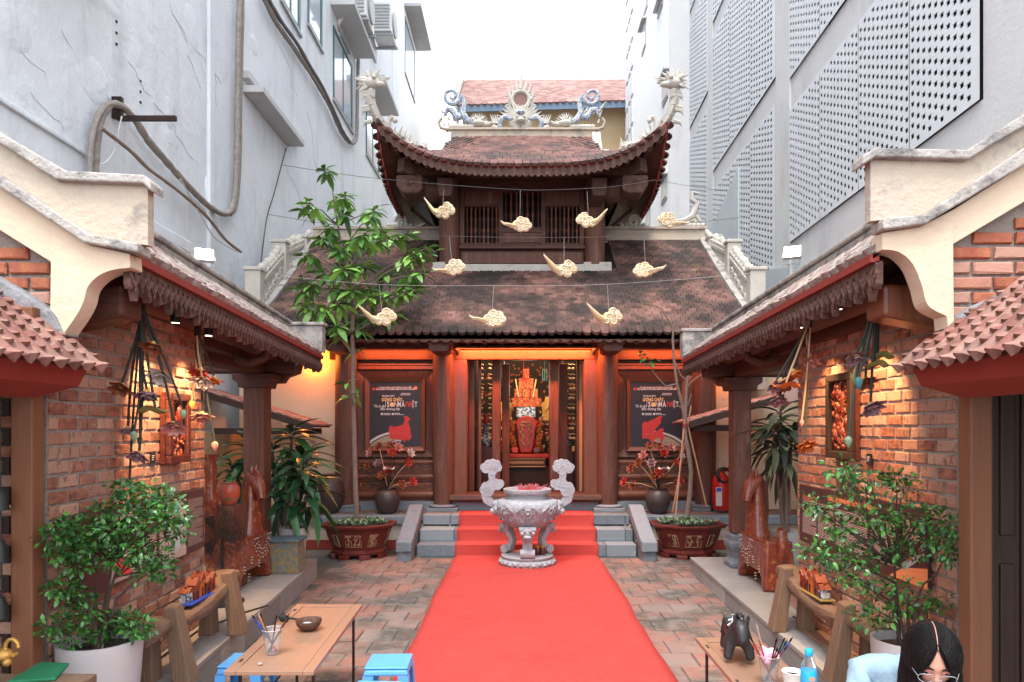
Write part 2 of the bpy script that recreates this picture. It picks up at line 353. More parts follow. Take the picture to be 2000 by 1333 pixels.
PINKF = M('pink_cloth', (.75,.25,.40), (.7,.5,.6), scale=25, rough=.8, bump=.3)
COLS = {k: M('lotus_'+k, a, b, scale=25, rough=.5, bump=.25) for k, a, b in (
    ('rust', (.34,.09,.04), (.17,.045,.025)), ('white', (.62,.55,.50), (.46,.34,.30)), ('pink', (.56,.24,.20), (.42,.16,.14)),
    ('plum', (.24,.10,.12), (.36,.22,.24)), ('orange', (.62,.17,.03), (.42,.08,.02)), ('red', (.52,.05,.03), (.34,.03,.025)),
    ('green', (.24,.32,.20), (.14,.20,.12)), ('teal', (.05,.16,.16), (.04,.12,.12)), ('olive', (.28,.24,.07), (.16,.14,.05)), ('gold', (.60,.38,.10), (.45,.25,.06)))}
STEM = M('dark_stem', (.014,.016,.015), (.03,.028,.02), scale=12, bump=.3)
STEMG = M('green_stem', (.045,.06,.045), (.02,.03,.025), scale=12, bump=.3)
STEMB = M('straw_stem', (.5,.33,.2), (.4,.24,.14), scale=12, bump=.2)

def lamp(name, kind, loc, energy, color, parent, size=.05, spot=None, aim=None, sx=None, sy=None):
    l = bpy.data.lights.new(name, kind); l.energy = energy; l.color = color
    if kind == 'AREA':
        l.shape = 'RECTANGLE'; l.size = sx or size; l.size_y = sy or size
    else: l.shadow_soft_size = size
    if spot: l.spot_size = R(spot); l.spot_blend = .6
    mw = Matrix.Translation(Vector(loc))
    if aim is not None: mw = mw @ (Vector(loc)-Vector(aim)).to_track_quat('Z', 'Y').to_matrix().to_4x4()
    return link(name, l, parent, mw)
# ================================================================ GROUND
m = MB(); m.add([(-150,-60,-.012),(150,-60,-.012),(150,250,-.012),(-150,250,-.012)], [(0,1,2,3)])
struct(m.build('ground', GROUND))
m = MB(); m.bx(-4.2, 4.6, .5, 9.4, -.008, -.004); courtyard = struct(m.build('courtyard_paving', JOINT))
protos = [slabproto(.268, .268, .016, .005, j=.004, seed=i) for i in range(4)]
ins = []
for r_ in range(24):
    y = 2.35+.28*r_
    off = .14 if r_ % 2 else 0
    for c_ in range(16):
        x = -2.10+.28*c_+off
        if x < -2.02-.045*(y-4)-.05 or x > 1.98+.03*(y-4)+.05: continue
        if -.70 < x < .90: continue                       # under the carpet
        if y > 8.72 and -1.3 < x < 1.55: continue
        mw = Matrix.Translation((x, y, -.010+random.uniform(-.004,.003))) @ Euler((random.uniform(-.012,.012), random.uniform(-.012,.012), R(90)*random.randrange(4)+random.uniform(-.01,.01))).to_matrix().to_4x4()
        ins.append((random.randrange(4), mw))
pieces(courtyard, 'paver', protos, ins, PAVER)

# ================================================================ TEMPLE
X0 = .10
T = thing('temple', 'two tiered wooden temple with swooping tiled roofs and glowing doorway', 'temple', (X0, 10, 0))
# platform and steps
m = MB(); m.bx(-3.9, 4.0, 9.36, 15.5, 0, .34); pl = m.build('platform', CREAMD, T)
for q in ((-3.92,-1.42),(1.62,4.02)): MB().bx(q[0], q[1], 9.34, 9.40, 0, .13).build('painted_plinth_band', REDPAINT, pl)
for q in ((-3.94,-1.53),(1.73,4.04)): MB().bx(q[0], q[1], 9.32, 9.62, .342, .455).build('stone_edge', STONE, pl, bev=.008)
m = MB(); m.bx(-3.94, 4.04, 9.60, 15.4, .35, .47); m.build('platform_floor', PAVER, pl)
for i, (y0, z0, z1) in enumerate(((8.8, 0, .155), (9.08, .157, .31), (9.36, .312, .468))):
    x = -1.32
    while x < 1.5:
        wv = random.choice((.46, .55, .38)); x1 = min(x+wv, 1.52)
        m = MB(); m.bx(x+.003, x1-.003, y0, y0+.34, z0, z1); m.build('step_stone', STONE, T, bev=.007)
        x = x1
for sx in (-1.42, 1.62):                                 # sloping cheek stones
    m = MB(); m.prism([(8.42,.12),(8.42,.26),(8.52,.27),(9.42,.60),(9.52,.60),(9.52,.44),(9.40,.43)], sx-.1, sx+.1, Matrix(((0,1,0,0),(1,0,0,0),(0,0,1,0),(0,0,0,1))))
    c = m.build('cheek_stone', STONE, T, bev=.02)
    m = MB(); m.bx(sx-.085, sx+.085, 8.46, 8.66, 0, .13); m.bx(sx-.08, sx+.08, 8.66, 9.3, 0, .2); m.bx(sx-.08, sx+.08, 9.0, 9.36, .2, .36)
    m.build('cheek_foot', STONE, c, bev=.01)
m = MB(); m.bx(-1.35, 1.55, 9.86, 9.90, .47, .60); m.bx(-3.0, -1.3, 9.88, 9.96, .47, .60); m.bx(1.5, 3.2, 9.88, 9.96, .47, .60); m.build('stone_sill_course', STONE, T)
# columns
for dx in (-2.6, -1.19, 1.19, 2.6):
    x = X0+dx
    m = MB(); m.lathe([(.145,0),(.155,.3),(.16,1.1),(.155,1.9),(.14,2.6)], (x, 9.9, .54), 20)
    c = m.build('column', WOODCOL, T, smooth=True)
    m = MB(); m.bx(x-.22, x+.22, 9.68, 10.12, .47, .52); m.lathe([(.20,0),(.215,.012),(.215,.03),(.165,.045)], (x, 9.9, .52), 24); m.build('column_base', STONE, c, smooth=True, bev=.006)
    m = MB()
    m.prism([(x-.17, 2.92),(x+.17,2.92),(x+.17,2.83),(x+.13,2.79),(x+.14,2.74),(x+.10,2.71),(x-.10,2.71),(x-.14,2.74),(x-.13,2.79),(x-.17,2.83)], 9.30, 10.1); m.build('beam_end', WOODEAVE, c, bev=.01)
# beams over the columns
m = MB(); m.bx(-3.5, 3.2, 9.80, 10.0, 2.80, 3.12); m.build('architrave', WOODX, T, bev=.01)
m = MB(); m.bx(-2.75, 2.95, 9.93, 10.06, 2.66, 2.83); m.build('tie_beam', WOODX, T)
m = MB(); m.bx(-3.5, 3.2, 9.28, 9.42, 2.84, 2.93); m.build('eave_purlin', WOODX, T)
# wall bays with framed posters
for sg, xc in ((-1, -1.80), (1, 2.01)):
    x0, x1 = (-2.36, -1.24) if sg < 0 else (1.42, 2.56)
    bay = MB().bx(x0-.05, x1+.05, 10.06, 10.12, .60, 2.84).build('bay_panel', WOODCOL, T)
    m = MB(); m.bx(x0, x1, 9.99, 10.06, 2.52, 2.58); m.bx(x0, x1, 9.98, 10.06, 2.58, 2.61); m.build('upper_moulding', WOODF, bay, bev=.006)
    for zz, h in ((.62,.13), (.90,.10), (1.12,.085)):
        m = MB(); m.tube([(x0-.02, 10.02, zz+h/2), (x1+.02, 10.02, zz+h/2)], h/2, 12, flat=1.0); m.build('wall_moulding', WOODF, bay, smooth=True)
        m = MB(); m.bx(x0, x1, 9.99, 10.05, zz-.02, zz+.01); m.build('wall_fillet', WOODX, bay)
    for zz in (.80, 1.06):
        m = MB(); m.bx(x0+.02, x1-.02, 10.0, 10.05, zz-.06, zz+.07)
        pn = m.build('carved_panel', WOODF if zz < .9 else WOODCOL, bay)
        g = MB()
        for k in range(7):
            cx = x0+.12+k*(x1-x0-.24)/6
            pts = [(cx+.05*math.cos(t*.6)*(1-t/14), 9.995, zz+.005+.045*math.sin(t*.6)*(1-t/14)) for t in range(13)]
            g.tube(pts, .008, 5)
            g.tube([(cx+.05, 9.997, zz), (cx+.09, 9.997, zz+.03*(-1)**k), (cx+.13, 9.997, zz)], .007, 5)
        g.build('carved_scroll', WOODF, pn, smooth=True)
    # frames : outer bevelled frame, then the bright frame
    zt, zb = 2.49, 1.24
    def frame(nm, a0, a1, b0, b1, wd, y0, y1, mat, par):
        for (p, q, r2, s2) in (((a0,b1),(a1,b1),(a1-wd,b1-wd),(a0+wd,b1-wd)), ((a0,b0),(a1,b0),(a1-wd,b0+wd),(a0+wd,b0+wd)),
                               ((a0,b0),(a0,b1),(a0+wd,b1-wd),(a0+wd,b0+wd)), ((a1,b0),(a1,b1),(a1-wd,b1-wd),(a1-wd,b0+wd))):
            g = MB(); g.hexa([(t[0],y0,t[1]) for t in (p,q)]+[(t[0],y1,t[1]) for t in (r2,s2)], [(t[0],y1+.06,t[1]) for t in (p,q)]+[(t[0],y1+.06,t[1]) for t in (r2,s2)]); g.build(nm, mat, par)
    frame('frame_board', x0, x1, zb, zt, .12, 9.975, 10.03, WOODCOL, bay)
    fw0, fw1 = (xc-.435, xc+.435)
    frame('inner_frame_board', fw0, fw1, 1.33, 2.40, .07, 9.93, 9.97, WOODF, bay)
    MB().bx(fw0+.06, fw1-.06, 9.985, 10.02, 1.38, 2.35).build('backing_board', WOODF, bay)
# doorway
m = MB()
for sg in (-1, 1):
    fr = MB(); x = X0+sg*.975; fr.bx(x-.12, x+.12, 9.93, 10.12, .69, 2.82); fr.build('door_jamb', WOODF, T, bev=.012)
    fr = MB(); x2 = X0+sg*.865; fr.bx(x2-.015, x2+.015, 9.96, 10.16, .69, 2.66); fr.build('door_jamb_bead', WOODF, T)
m = MB(); m.bx(X0-1.095, X0+1.095, 9.925, 10.12, 2.66, 2.84); m.build('door_head', WOODF, T, bev=.012)
m = MB(); m.prism([(9.80,.60),(9.76,.63),(9.78,.70),(9.84,.72),(10.2,.72),(10.2,.60)], X0-1.10, X0+1.10, Matrix(((0,1,0,0),(1,0,0,0),(0,0,1,0),(0,0,0,1)))); m.build('door_sill', WOODX, T, bev=.012)
# lamp strips hidden behind the architrave wash the doorway in orange
st = MB().bx(X0-.95, X0+.95, 9.80, 9.84, 2.845, 2.87).build('strip_lamp', BLACK, T)
lamp('doorway_light', 'AREA', (X0, 9.78, 2.80), 27, (1, .20, .05), st, sx=2.0, sy=.04, aim=(X0, 9.98, 2.2))
for sg, xc in ((-1, -1.80), (1, 2.01)):
    lamp('bay_light', 'AREA', (xc, 9.82, 2.80), 10, (1, .22, .06), st, sx=1.0, sy=.04, aim=(xc, 10.0, 2.2))
for sg in (-1, 1):
    s_ = MB().tube([(X0+sg*.98, 9.82, 2.80), (X0+sg*.98, 9.86, 2.72)], .03, 10).build('door_spot', BLACK, T, smooth=True)
# interior
MB().bx(-2.6, 2.8, 13.0, 13.1, .47, 3.5).build('inner_wall', WOODDK, T)
for x in (-2.65, 2.85): MB().bx(x-.05, x+.05, 10.15, 13.0, .47, 3.5).build('inner_wall', WOODDK, T)
MB().bx(-2.6, 2.8, 10.12, 13.0, 3.40, 3.44).build('inner_ceiling', WOODDK, T)
MB().bx(-2.6, 2.8, 9.95, 13.0, .47, .475).build('inner_floor', WOODDK, T)
MB().bx(-2.6, 2.8, 10.0, 10.11, 2.84, 3.36).build('front_wall_top', WOODX, T)
lamp('altar_light', 'AREA', (X0, 10.9, 3.3), 26, (1, .72, .45), T, sx=2.2, sy=.4, aim=(X0, 11.8, 1.3))
# open door leaves and carved posts in the doorway
for (px, wpx, Yd, yaw) in ((970, 15, 10.5, 0), (988, 14, 11.0, 0), (1081, 16, 10.5, 0), (1098, 16, 11.0, 0)):
    c = P(px, 838, Yd)
    m = MB(); hw = wpx*Yd/F/2; m.bx(c.x-hw, c.x+hw, Yd-.22, Yd+.22, .5, 2.68); lf = m.build('door_leaf', WOODCOL, T, bev=.008)
for (px, wpx) in ((922, 10), (938, 5), (1133, 6), (1128, 5)):
    c = P(px, 838, 10.7); hw = wpx*10.7/F/2
    MB().bx(c.x-hw, c.x+hw, 10.6, 10.7, .5, 3.0).build('carved_post', GOLDT if wpx == 6 else WOODF, T)
for k, px in enumerate((941, 957, 1113, 1120)):
    g = MB()
    for j in range(8):
        z = 2.62-.16*j; c = P(px, 838, 11.0)
        g.ball((c.x+random.uniform(-.01,.01), 11.0, z), .028, 8, 5, (1,.5,.8))
        g.tube([(c.x-.03,11.02,z+.08),(c.x+.03,11.02,z+.06)], .008, 5)
    g.build('carved_lotus_drops', GOLDT, T, smooth=True)
for px in (949, 1116):
    c = P(px, 838, 11.1); fr = MB()
    for xx in (-.14, .14): fr.bx(c.x+xx-.012, c.x+xx+.012, 11.1, 11.13, .5, 3.0)
    for zz in (1.6, 1.85, 2.1, 2.45): fr.bx(c.x-.14, c.x+.14, 11.1, 11.13, zz, zz+.02)
    fr.build('lattice_screen', WOODCOL, T)

def spiral_yz(c, r): return [c+Vector((0, r*(1-q/14)*math.cos(q*.7), r*(1-q/14)*math.sin(q*.7))) for q in range(13)]
# ---- fascia with scallops
def scallop(name, f, n, drop, parent, mat, th=.03, out=(0,-1,0), h=.13, per=8):
    """f(t) -> Vector along the top edge; n scallops"""
    m = MB(); N = n*per; o = Vector(out)*th
    top = []; bot = []
    for i in range(N+1):
        t = i/N; p = f(t); ph = (i % per)/per
        top.append(p); bot.append(p-Vector((0,0,h+drop*abs(math.sin(PI*ph)) if True else h)))
    for i in range(N):
        a = [top[i], top[i+1], bot[i+1], bot[i]]; m.hexa(a, [q+o for q in a])
    return m.build(name, mat, parent)
lowz = lambda y: 2.95+.64*(y-9.2)+.018*(y-9.2)**2
scallop('eave_board', lambda t: Vector((-3.55+6.75*t, 9.23, 2.94)), 46, .035, T, WOODEAVE, h=.09)
# soffit of lower eave
m = MB(); m.hexa([(-3.6,9.2,2.86),(3.25,9.2,2.86),(3.25,10.3,3.5),(-3.6,10.3,3.5)], [(-3.6,9.2,2.93),(3.25,9.2,2.93),(3.25,10.3,3.58),(-3.6,10.3,3.58)]); m.build('eave_boarding', WOODX, T)
g = MB()
for i in range(30):
    x = -3.45+i*.23; g.bar((x,9.26,2.83),(x,10.0,3.2), .06, .07)
g.build('rafters', WOODX, T)

# ---- tile prototype: flat slab with a curled pointed lip
def tileproto(wd, ln, th=.018, seed=0):
    rr = random.Random(seed); a = wd/2
    top = [(-a,ln*.5),(-a,-ln*.28),(-a*.62,-ln*.46),(0,-ln*.56),(a*.62,-ln*.46),(a,-ln*.28),(a,ln*.5)]
    n = len(top)
    up = [(x, y, th+(.016 if y < -ln*.5 else .010 if y < -ln*.4 else 0)+rr.uniform(-.002,.002)) for x, y in top]
    dn = [(x, y, 0) for x, y in top]
    fs = [tuple(range(n))]+[(i+n, (i+1)%n+n, (i+1)%n, i) for i in range(n)]
    return up+dn, fs
TP = [tileproto(.110, .185, .032, i) for i in range(4)]
TILEBED = M('dark_tile_bed', (.035,.02,.018), (.02,.015,.014), scale=9)
def tiles_on(surf, rows, parent, mat, name='roof_tile', cap=280, wd=.12, skip=None, protos=TP, thin=0):
    """rows: list of (list of (u,v)) ; surf(u,v)->(point, normal, downslope)"""
    ins = []
    for row in rows:
        for (u, v) in row:
            p, nrm, dn = surf(u, v)
            if skip and skip(p): continue
            yv = -dn.normalized(); zv = nrm.normalized(); xv = yv.cross(zv).normalized(); zv = xv.cross(yv)
            tilt = R(10)+random.uniform(-.07,.07)
            mw = Matrix(((xv.x,yv.x,zv.x,p.x),(xv.y,yv.y,zv.y,p.y),(xv.z,yv.z,zv.z,p.z),(0,0,0,1))) @ Euler((tilt, random.uniform(-.04,.04), random.uniform(-.05,.05))).to_matrix().to_4x4()
            ins.append((random.randrange(len(protos)), mw))
    pieces(parent, name, protos, ins, mat, cap=cap)

XL, XR = -3.58, 3.20
m = MB(); ys = [9.2+i*(2.95/12) for i in range(13)]
for i in range(12):
    y0, y1 = ys[i], ys[i+1]
    m.hexa([(XL,y0,lowz(y0)-.06),(XR,y0,lowz(y0)-.06),(XR,y1,lowz(y1)-.06),(XL,y1,lowz(y1)-.06)], [(XL,y0,lowz(y0)),(XR,y0,lowz(y0)),(XR,y1,lowz(y1)),(XL,y1,lowz(y1))])
m.hexa([(XL,12.15,5.0),(XR,12.15,5.0),(XR,15.1,2.9),(XL,15.1,2.9)], [(XL,12.15,5.06),(XR,12.15,5.06),(XR,15.1,2.96),(XL,15.1,2.96)])
lroof = m.build('lower_roof', TILEBED, T)
def surf_low(u, v):
    y = 9.2+v; s = .64+.036*v
    return Vector((u, y, lowz(y)+.004)), Vector((0,-s,1)), Vector((0,-1,-s))
rows = []
nr = 37
for i in range(nr):
    v = .03+i*.08; off = .06 if i % 2 else 0
    rows.append([(XL+.06+off+k*.12, v) for k in range(int((XR-XL)/.12)-0) if XL+.06+off+k*.12 < XR-.03])
blk = lambda p: abs(p.x-X0) < 1.50 and p.y > 11.02
tiles_on(surf_low, rows, lroof, TILE, skip=blk)
# verge copings and stepped gable walls
for sg, xe, lab in ((-1, XL-.06, 0), (1, XR+.06, 0)):
    m = MB(); y0, y1 = 9.15, 12.15
    for i in range(8):
        a, b = y0+(y1-y0)*i/8, y0+(y1-y0)*(i+1)/8
        m.hexa([(xe-.07,a,lowz(a)-.05),(xe+.07,a,lowz(a)-.05),(xe+.07,b,lowz(b)-.05),(xe-.07,b,lowz(b)-.05)], [(xe-.07,a,lowz(a)+.10),(xe+.07,a,lowz(a)+.10),(xe+.07,b,lowz(b)+.10),(xe-.07,b,lowz(b)+.10)])
    m.build('verge_coping', COPING, T)
    xw = xe+sg*.13
    g = thing('stepped_gable_wall', 'cream stepped gable wall with carved relief scrolls at the '+('left, half behind the tree' if sg < 0 else 'right end of the tiled temple roof'), 'wall', (xw, 10.5, 0))
    def wall_seg(y0, y1, zt0, zt1):
        m = MB(); m.hexa([(xw-.08,y0,2.2),(xw+.08,y0,2.2),(xw+.08,y1,2.2),(xw-.08,y1,2.2)], [(xw-.08,y0,zt0),(xw+.08,y0,zt0),(xw+.08,y1,zt1),(xw-.08,y1,zt1)]); m.build('wall_panel', WHITESTUC, g)
        # border strip + scrolls on the inner face
        xi = xw-sg*.085
        m = MB(); m.bar((xi, y0+.05, zt0-.04), (xi, y1-.05, zt1-.04), .03, .05); m.bar((xi, y0+.12, zt0-.52), (xi, y1-.1, zt1-.52+.0), .03, .04); m.build('relief_border', WHITESTUC, g)
        s_ = MB(); n = 5
        for k in range(n):
            yc = y0+.15+(y1-y0-.3)*k/(n-1); zc = zt0+(zt1-zt0)*k/(n-1)-.30
            sp = [(xi, yc+.085*math.cos(t*.7)*(1-t/15), zc+.10*math.sin(t*.7)*(1-t/15)) for t in range(14)]
            s_.tube(sp, .022, 6)
            s_.tube([(xi, yc-.1, zc-.12), (xi, yc, zc-.16), (xi, yc+.08, zc-.08), (xi, yc+.12, zc+.1)], .02, 6)
        # crest of curled flames on top
        for k in range(8):
            yc = y0+.05+(y1-y0-.1)*k/7
            s_.ball((xw, yc, zt0+(zt1-zt0)*k/7+.03+random.uniform(0,.05)), .06+random.uniform(0,.02), 8, 6, (.9,1,1.3)); s_.tube(spiral_yz(Vector((xw-sg*.07, yc, zt0+(zt1-zt0)*k/7+.0)), .06), .02, 6)
        s_.build('relief_scrolls', WHITESTUC, g, smooth=True)
    segs = ((9.35,10.55,3.86), (10.70,11.65,4.55), (11.8,12.3,5.2))
    for (a, b, z, z2) in ((9.83,10.72,3.84,4.36), (10.88,11.77,4.52,4.85), (11.92,12.35,4.9,5.1)): wall_seg(a, b, z, z2)
    for (yc, z) in ((9.75, 3.90), (10.8, 4.58), (11.85, 4.95)):
        m = MB(); m.bx(xw-.11, xw+.11, yc-.085, yc+.085, 2.2, z); m.bx(xw-.13, xw+.13, yc-.105, yc+.105, z, z+.05)
        m.build('wall_pier', WHITESTUC, g, bev=.01)
# lower ridge
for (a, b) in ((XL-.05, X0-1.3), (X0+1.3, XR+.1)):
    m = MB(); m.bx(a, b, 12.08, 12.28, 4.9, 5.18); m.bx(a-.02, b+.02, 12.05, 12.31, 5.18, 5.23); m.bx(a-.02, b+.02, 12.05, 12.31, 4.98, 5.02)
    m.build('lower_ridge', CREAMD, T, bev=.008)

# ---- upper block
X0 = .055
UY = 11.1
m = MB(); m.bx(X0-1.44, X0+1.44, 10.96, 11.35, 4.05, 4.30); m.build('white_plinth', WHITESTUC, T, bev=.015)
m = MB(); m.bx(X0-1.44, X0-1.0, 11.0, 13.2, 4.05, 4.34); m.bx(X0+1.0, X0+1.44, 11.0, 13.2, 4.05, 4.34); m.build('side_plinth', WHITESTUC, T)
for dx in (-1.18, 1.18):
    for yy in (UY+.05, 13.1):
        m = MB(); m.lathe([(.165,0),(.175,.4),(.175,.9),(.165,1.5)], (X0+dx, yy, 4.28), 18); c = m.build('upper_column', WOODCOL, T, smooth=True)
        if yy < 12:
            m = MB(); x = X0+dx; m.prism([(x-.12,5.50),(x+.12,5.50),(x+.12,5.33),(x+.09,5.22),(x-.09,5.22),(x-.12,5.33)], 10.45, 11.2); m.build('beam_end', WOODEAVE, c, bev=.015)
bw = MB().bx(X0-1.0, X0+1.0, 11.12, 11.20, 4.30, 4.56).build('lower_board', WOODX, T)
MB().bx(X0-.96, X0+.96, 11.09, 11.12, 4.34, 4.52).build('raised_board', WOODCOL, bw)
m = MB(); m.bx(X0-1.02, X0+1.02, 11.02, 11.2, 4.56, 4.62); m.bx(X0-1.0, X0+1.0, 11.05, 11.2, 4.62, 4.66); m.build('window_sill', WOODX, T, bev=.01)
m = MB(); m.bx(X0-1.0, X0+1.0, 11.08, 11.2, 5.50, 5.62); m.build('window_head', WOODX, T)
for dx in (-.97, -.345, .345, .97): MB().bx(X0+dx-.035, X0+dx+.035, 11.07, 11.19, 4.66, 5.5).build('mullion', WOODX, T)
for (a, b) in ((-.93,-.38), (.38,.93)):
    MB().bx(X0+a, X0+b, 11.10, 11.18, 5.30, 5.50).build('carved_board', WOODCOL, T)
    MB().bx(X0+a, X0+b, 11.08, 11.19, 5.26, 5.30).build('rail', WOODX, T)
MB().bx(X0-.31, X0+.31, 11.10, 11.17, 4.68, 4.84).build('carved_board', WOODCOL, T)
MB().bx(X0-.31, X0+.31, 11.08, 11.18, 4.84, 4.92).build('rail', WOODX, T)
bal = lambda z0, z1: [(.016,z0),(.022,z0+.02),(.014,z0+.05),(.013,z0+(z1-z0)*.3),(.026,z0+(z1-z0)*.38),(.013,z0+(z1-z0)*.46),(.013,z0+(z1-z0)*.6),(.022,z0+(z1-z0)*.68),(.013,z0+(z1-z0)*.75),(.014,z1-.04),(.022,z1-.02),(.016,z1)]
for (a, b, n, z0, z1) in ((-.93,-.38,8,4.66,5.26), (.38,.93,8,4.66,5.26), (-.31,.31,7,4.92,5.5)):
    for k in range(n):
        x = X0+a+(b-a)*(k+.5)/n
        MB().lathe(bal(z0, z1), (x, 11.13, 0), 8).build('baluster', WOODF if k % 3 else WOODX, T, smooth=True)
MB().bx(X0-1.1, X0+1.1, 11.6, 11.64, 4.3, 5.8).build('inner_dark_sheet', DARKIN, T)  # dark sheet stands in for the unlit upper room
for sg in (-1, 1): MB().bx(X0+sg*1.22-.03, X0+sg*1.22+.03, 11.2, 13.0, 4.3, 5.85).build('side_wall', WOODX, T)
MB().bx(X0-1.3, X0+1.3, 11.04, 11.24, 5.62, 5.80).build('upper_architrave', WOODX, T)
MB().bx(X0-1.75, X0+1.75, 10.50, 10.66, 5.56, 5.70).build('upper_eave_purlin', WOODX, T)
MB().bx(X0-1.3, X0+1.3, 13.0, 13.2, 4.2, 5.9).build('rear_wall', WOODX, T)
for sg in (-1, 1):
    MB().bx(X0+sg*1.75-.08, X0+sg*1.75+.08, 10.5, 13.8, 5.56, 5.70).build('side_purlin', WOODX, T)
    m = MB(); m.bar((X0+sg*1.15, 11.15, 5.55), (X0+sg*1.85, 10.35, 5.66), .16, .22); m.build('corner_beam', WOODEAVE, T, bev=.02)
    m = MB(); m.bar((X0+sg*1.35, 10.95, 5.52), (X0+sg*2.1, 10.08, 6.0), .07, .08); m.build('corner_strut', WOODEAVE, T); m = MB(); m.prism([(X0+sg*1.52,5.30),(X0+sg*1.60,5.24),(X0+sg*1.82,5.24),(X0+sg*1.92,5.36),(X0+sg*1.92,5.52),(X0+sg*1.52,5.52)], 10.38, 10.75); cb = m.build('carved_block', WOODEAVE, T, bev=.03); m = MB(); [m.tube(spiral_yz(Vector((0,0,0)), .05), .012, 5) for _ in (0,)]; m.v = [(X0+sg*1.72+y*1.3, 10.372+x, 5.39+z) for x, y, z in m.v]; m.build('carved_scroll', WOODEAVE, cb, smooth=True)
    m = MB(); m.ball((X0+sg*1.45, 10.85, 5.40), .2, 12, 8, (1.5,1.2,.75)); m.ball((X0+sg*1.62, 10.7, 5.5), .15, 10, 7, (1.3,1,.8)); m.build('carved_bracket', WOODEAVE, T, smooth=True)
    m = MB(); m.bar((X0+sg*1.25, 13.0, 5.5), (X0+sg*2.1, 14.0, 5.9), .10, .16); m.build('corner_beam', WOODEAVE, T)
    m = MB(); m.bar((X0+sg*1.3, 12.2, 5.0), (X0+sg*2.0, 12.2, 5.6), .06, .06); m.build('side_strut', WOODX, T)

# ---- upper roof
EY, RY, HX, HY = 10.0, 12.1, 2.15, 2.10
def zup(x, y):
    ax = abs(x-X0); ay = abs(y-RY); dy = HY-ay; dx = HX-ax
    cu = lambda d: .50*d+.055*d*d
    if dx >= .91 or dy <= dx*1.10:       # front/back slope
        d = dy; s = ax/HX
    else: d = dx; s = ay/HY
    return 5.52+cu(d)+.66*abs(s)**3.6*max(0, 1-d/1.3)
m = MB(); N = 40
xs = [X0-HX+2*HX*i/N for i in range(N+1)]; yy_ = [RY-HY+2*HY*j/N for j in range(N+1)]
for th in (0, -.07):
    b0 = len(m.v)
    m.add([(x, y, zup(x, y)+th) for y in yy_ for x in xs], [((j*(N+1)+i), (j*(N+1)+i+1), ((j+1)*(N+1)+i+1), ((j+1)*(N+1)+i)) if th == 0 else ((j*(N+1)+i), ((j+1)*(N+1)+i), ((j+1)*(N+1)+i+1), (j*(N+1)+i+1)) for j in range(N) for i in range(N)])
uroof = m.build('upper_roof', WOODX, T)
def surf_up(x, y):
    e = .02; z = zup(x, y); n_ = Vector((-(zup(x+e, y)-zup(x-e, y))/(2*e), -(zup(x, y+e)-zup(x, y-e))/(2*e), 1))
    if abs(x-X0) < .8 or (HY-abs(y-RY)) <= (HX-abs(x-X0))*1.1: dn = Vector((0, -1 if y < RY else 1, 0))
    else: dn = Vector((1 if x > X0 else -1, 0, 0))
    n_.normalize(); dn = (dn-n_*dn.dot(n_)); return Vector((x, y, z+.006)), n_, dn
rows = []
for i in range(26):
    v = EY+.02+i*.078; d = v-EY
    hw = HX-(d*.91 if d < 1.0 else .91) if d < 1.0 else 1.28
    n = int(2*hw/.12); off = .06 if i % 2 else 0
    rows.append([(X0-n*.06+off+k*.12, v) for k in range(n)])
tiles_on(surf_up, rows, uroof, TILEUP, cap=280)
rows = []
for i in range(11):
    d = .02+i*.08
    for sg in (-1, 1):
        x = X0+sg*(HX-d); hl = HY-d*1.1; n = int(2*hl/.12)
        rows.append([(x, RY-n*.06+(.06 if i % 2 else 0)+k*.12) for k in range(n)])
m2 = MB()
tiles_on(surf_up, rows, uroof, TILEUP, cap=0, name='side_roof_tile')
for sg in (-1, 1):
    f = lambda t: Vector((X0+sg*(HX-.01), RY-HY+2*HY*t, zup(X0+sg*HX, RY-HY+2*HY*t)-.02))
    scallop('side_eave_board', f, 22, .06, uroof, REDPAINT, out=(-sg,0,0), h=.05)
scallop('front_eave_board', lambda t: Vector((X0-HX+.03+(2*HX-.06)*t, EY+.03, zup(X0-HX+2*HX*t, EY)-.04)), 46, .032, uroof, WOODEAVE, h=.10)
scallop('front_fillet', lambda t: Vector((X0-HX+.03+(2*HX-.06)*t, EY+.02, zup(X0-HX+2*HX*t, EY)-.01)), 10, .0, uroof, REDPAINT, h=.035, th=.02)
scallop('rear_eave_board', lambda t: Vector((X0-HX+2*HX*t, RY+HY-.03, zup(X0-HX+2*HX*t, RY+HY)-.03)), 20, .05, uroof, WOODEAVE, h=.12)
m = MB()
for i in range(28):
    x = X0-HX+.15+i*(2*HX-.3)/27; m.bar((x, EY+.06, zup(x, EY)-.13), (x, 10.95, 5.83), .05, .06)
m.build('upper_rafters', WOODX, T)
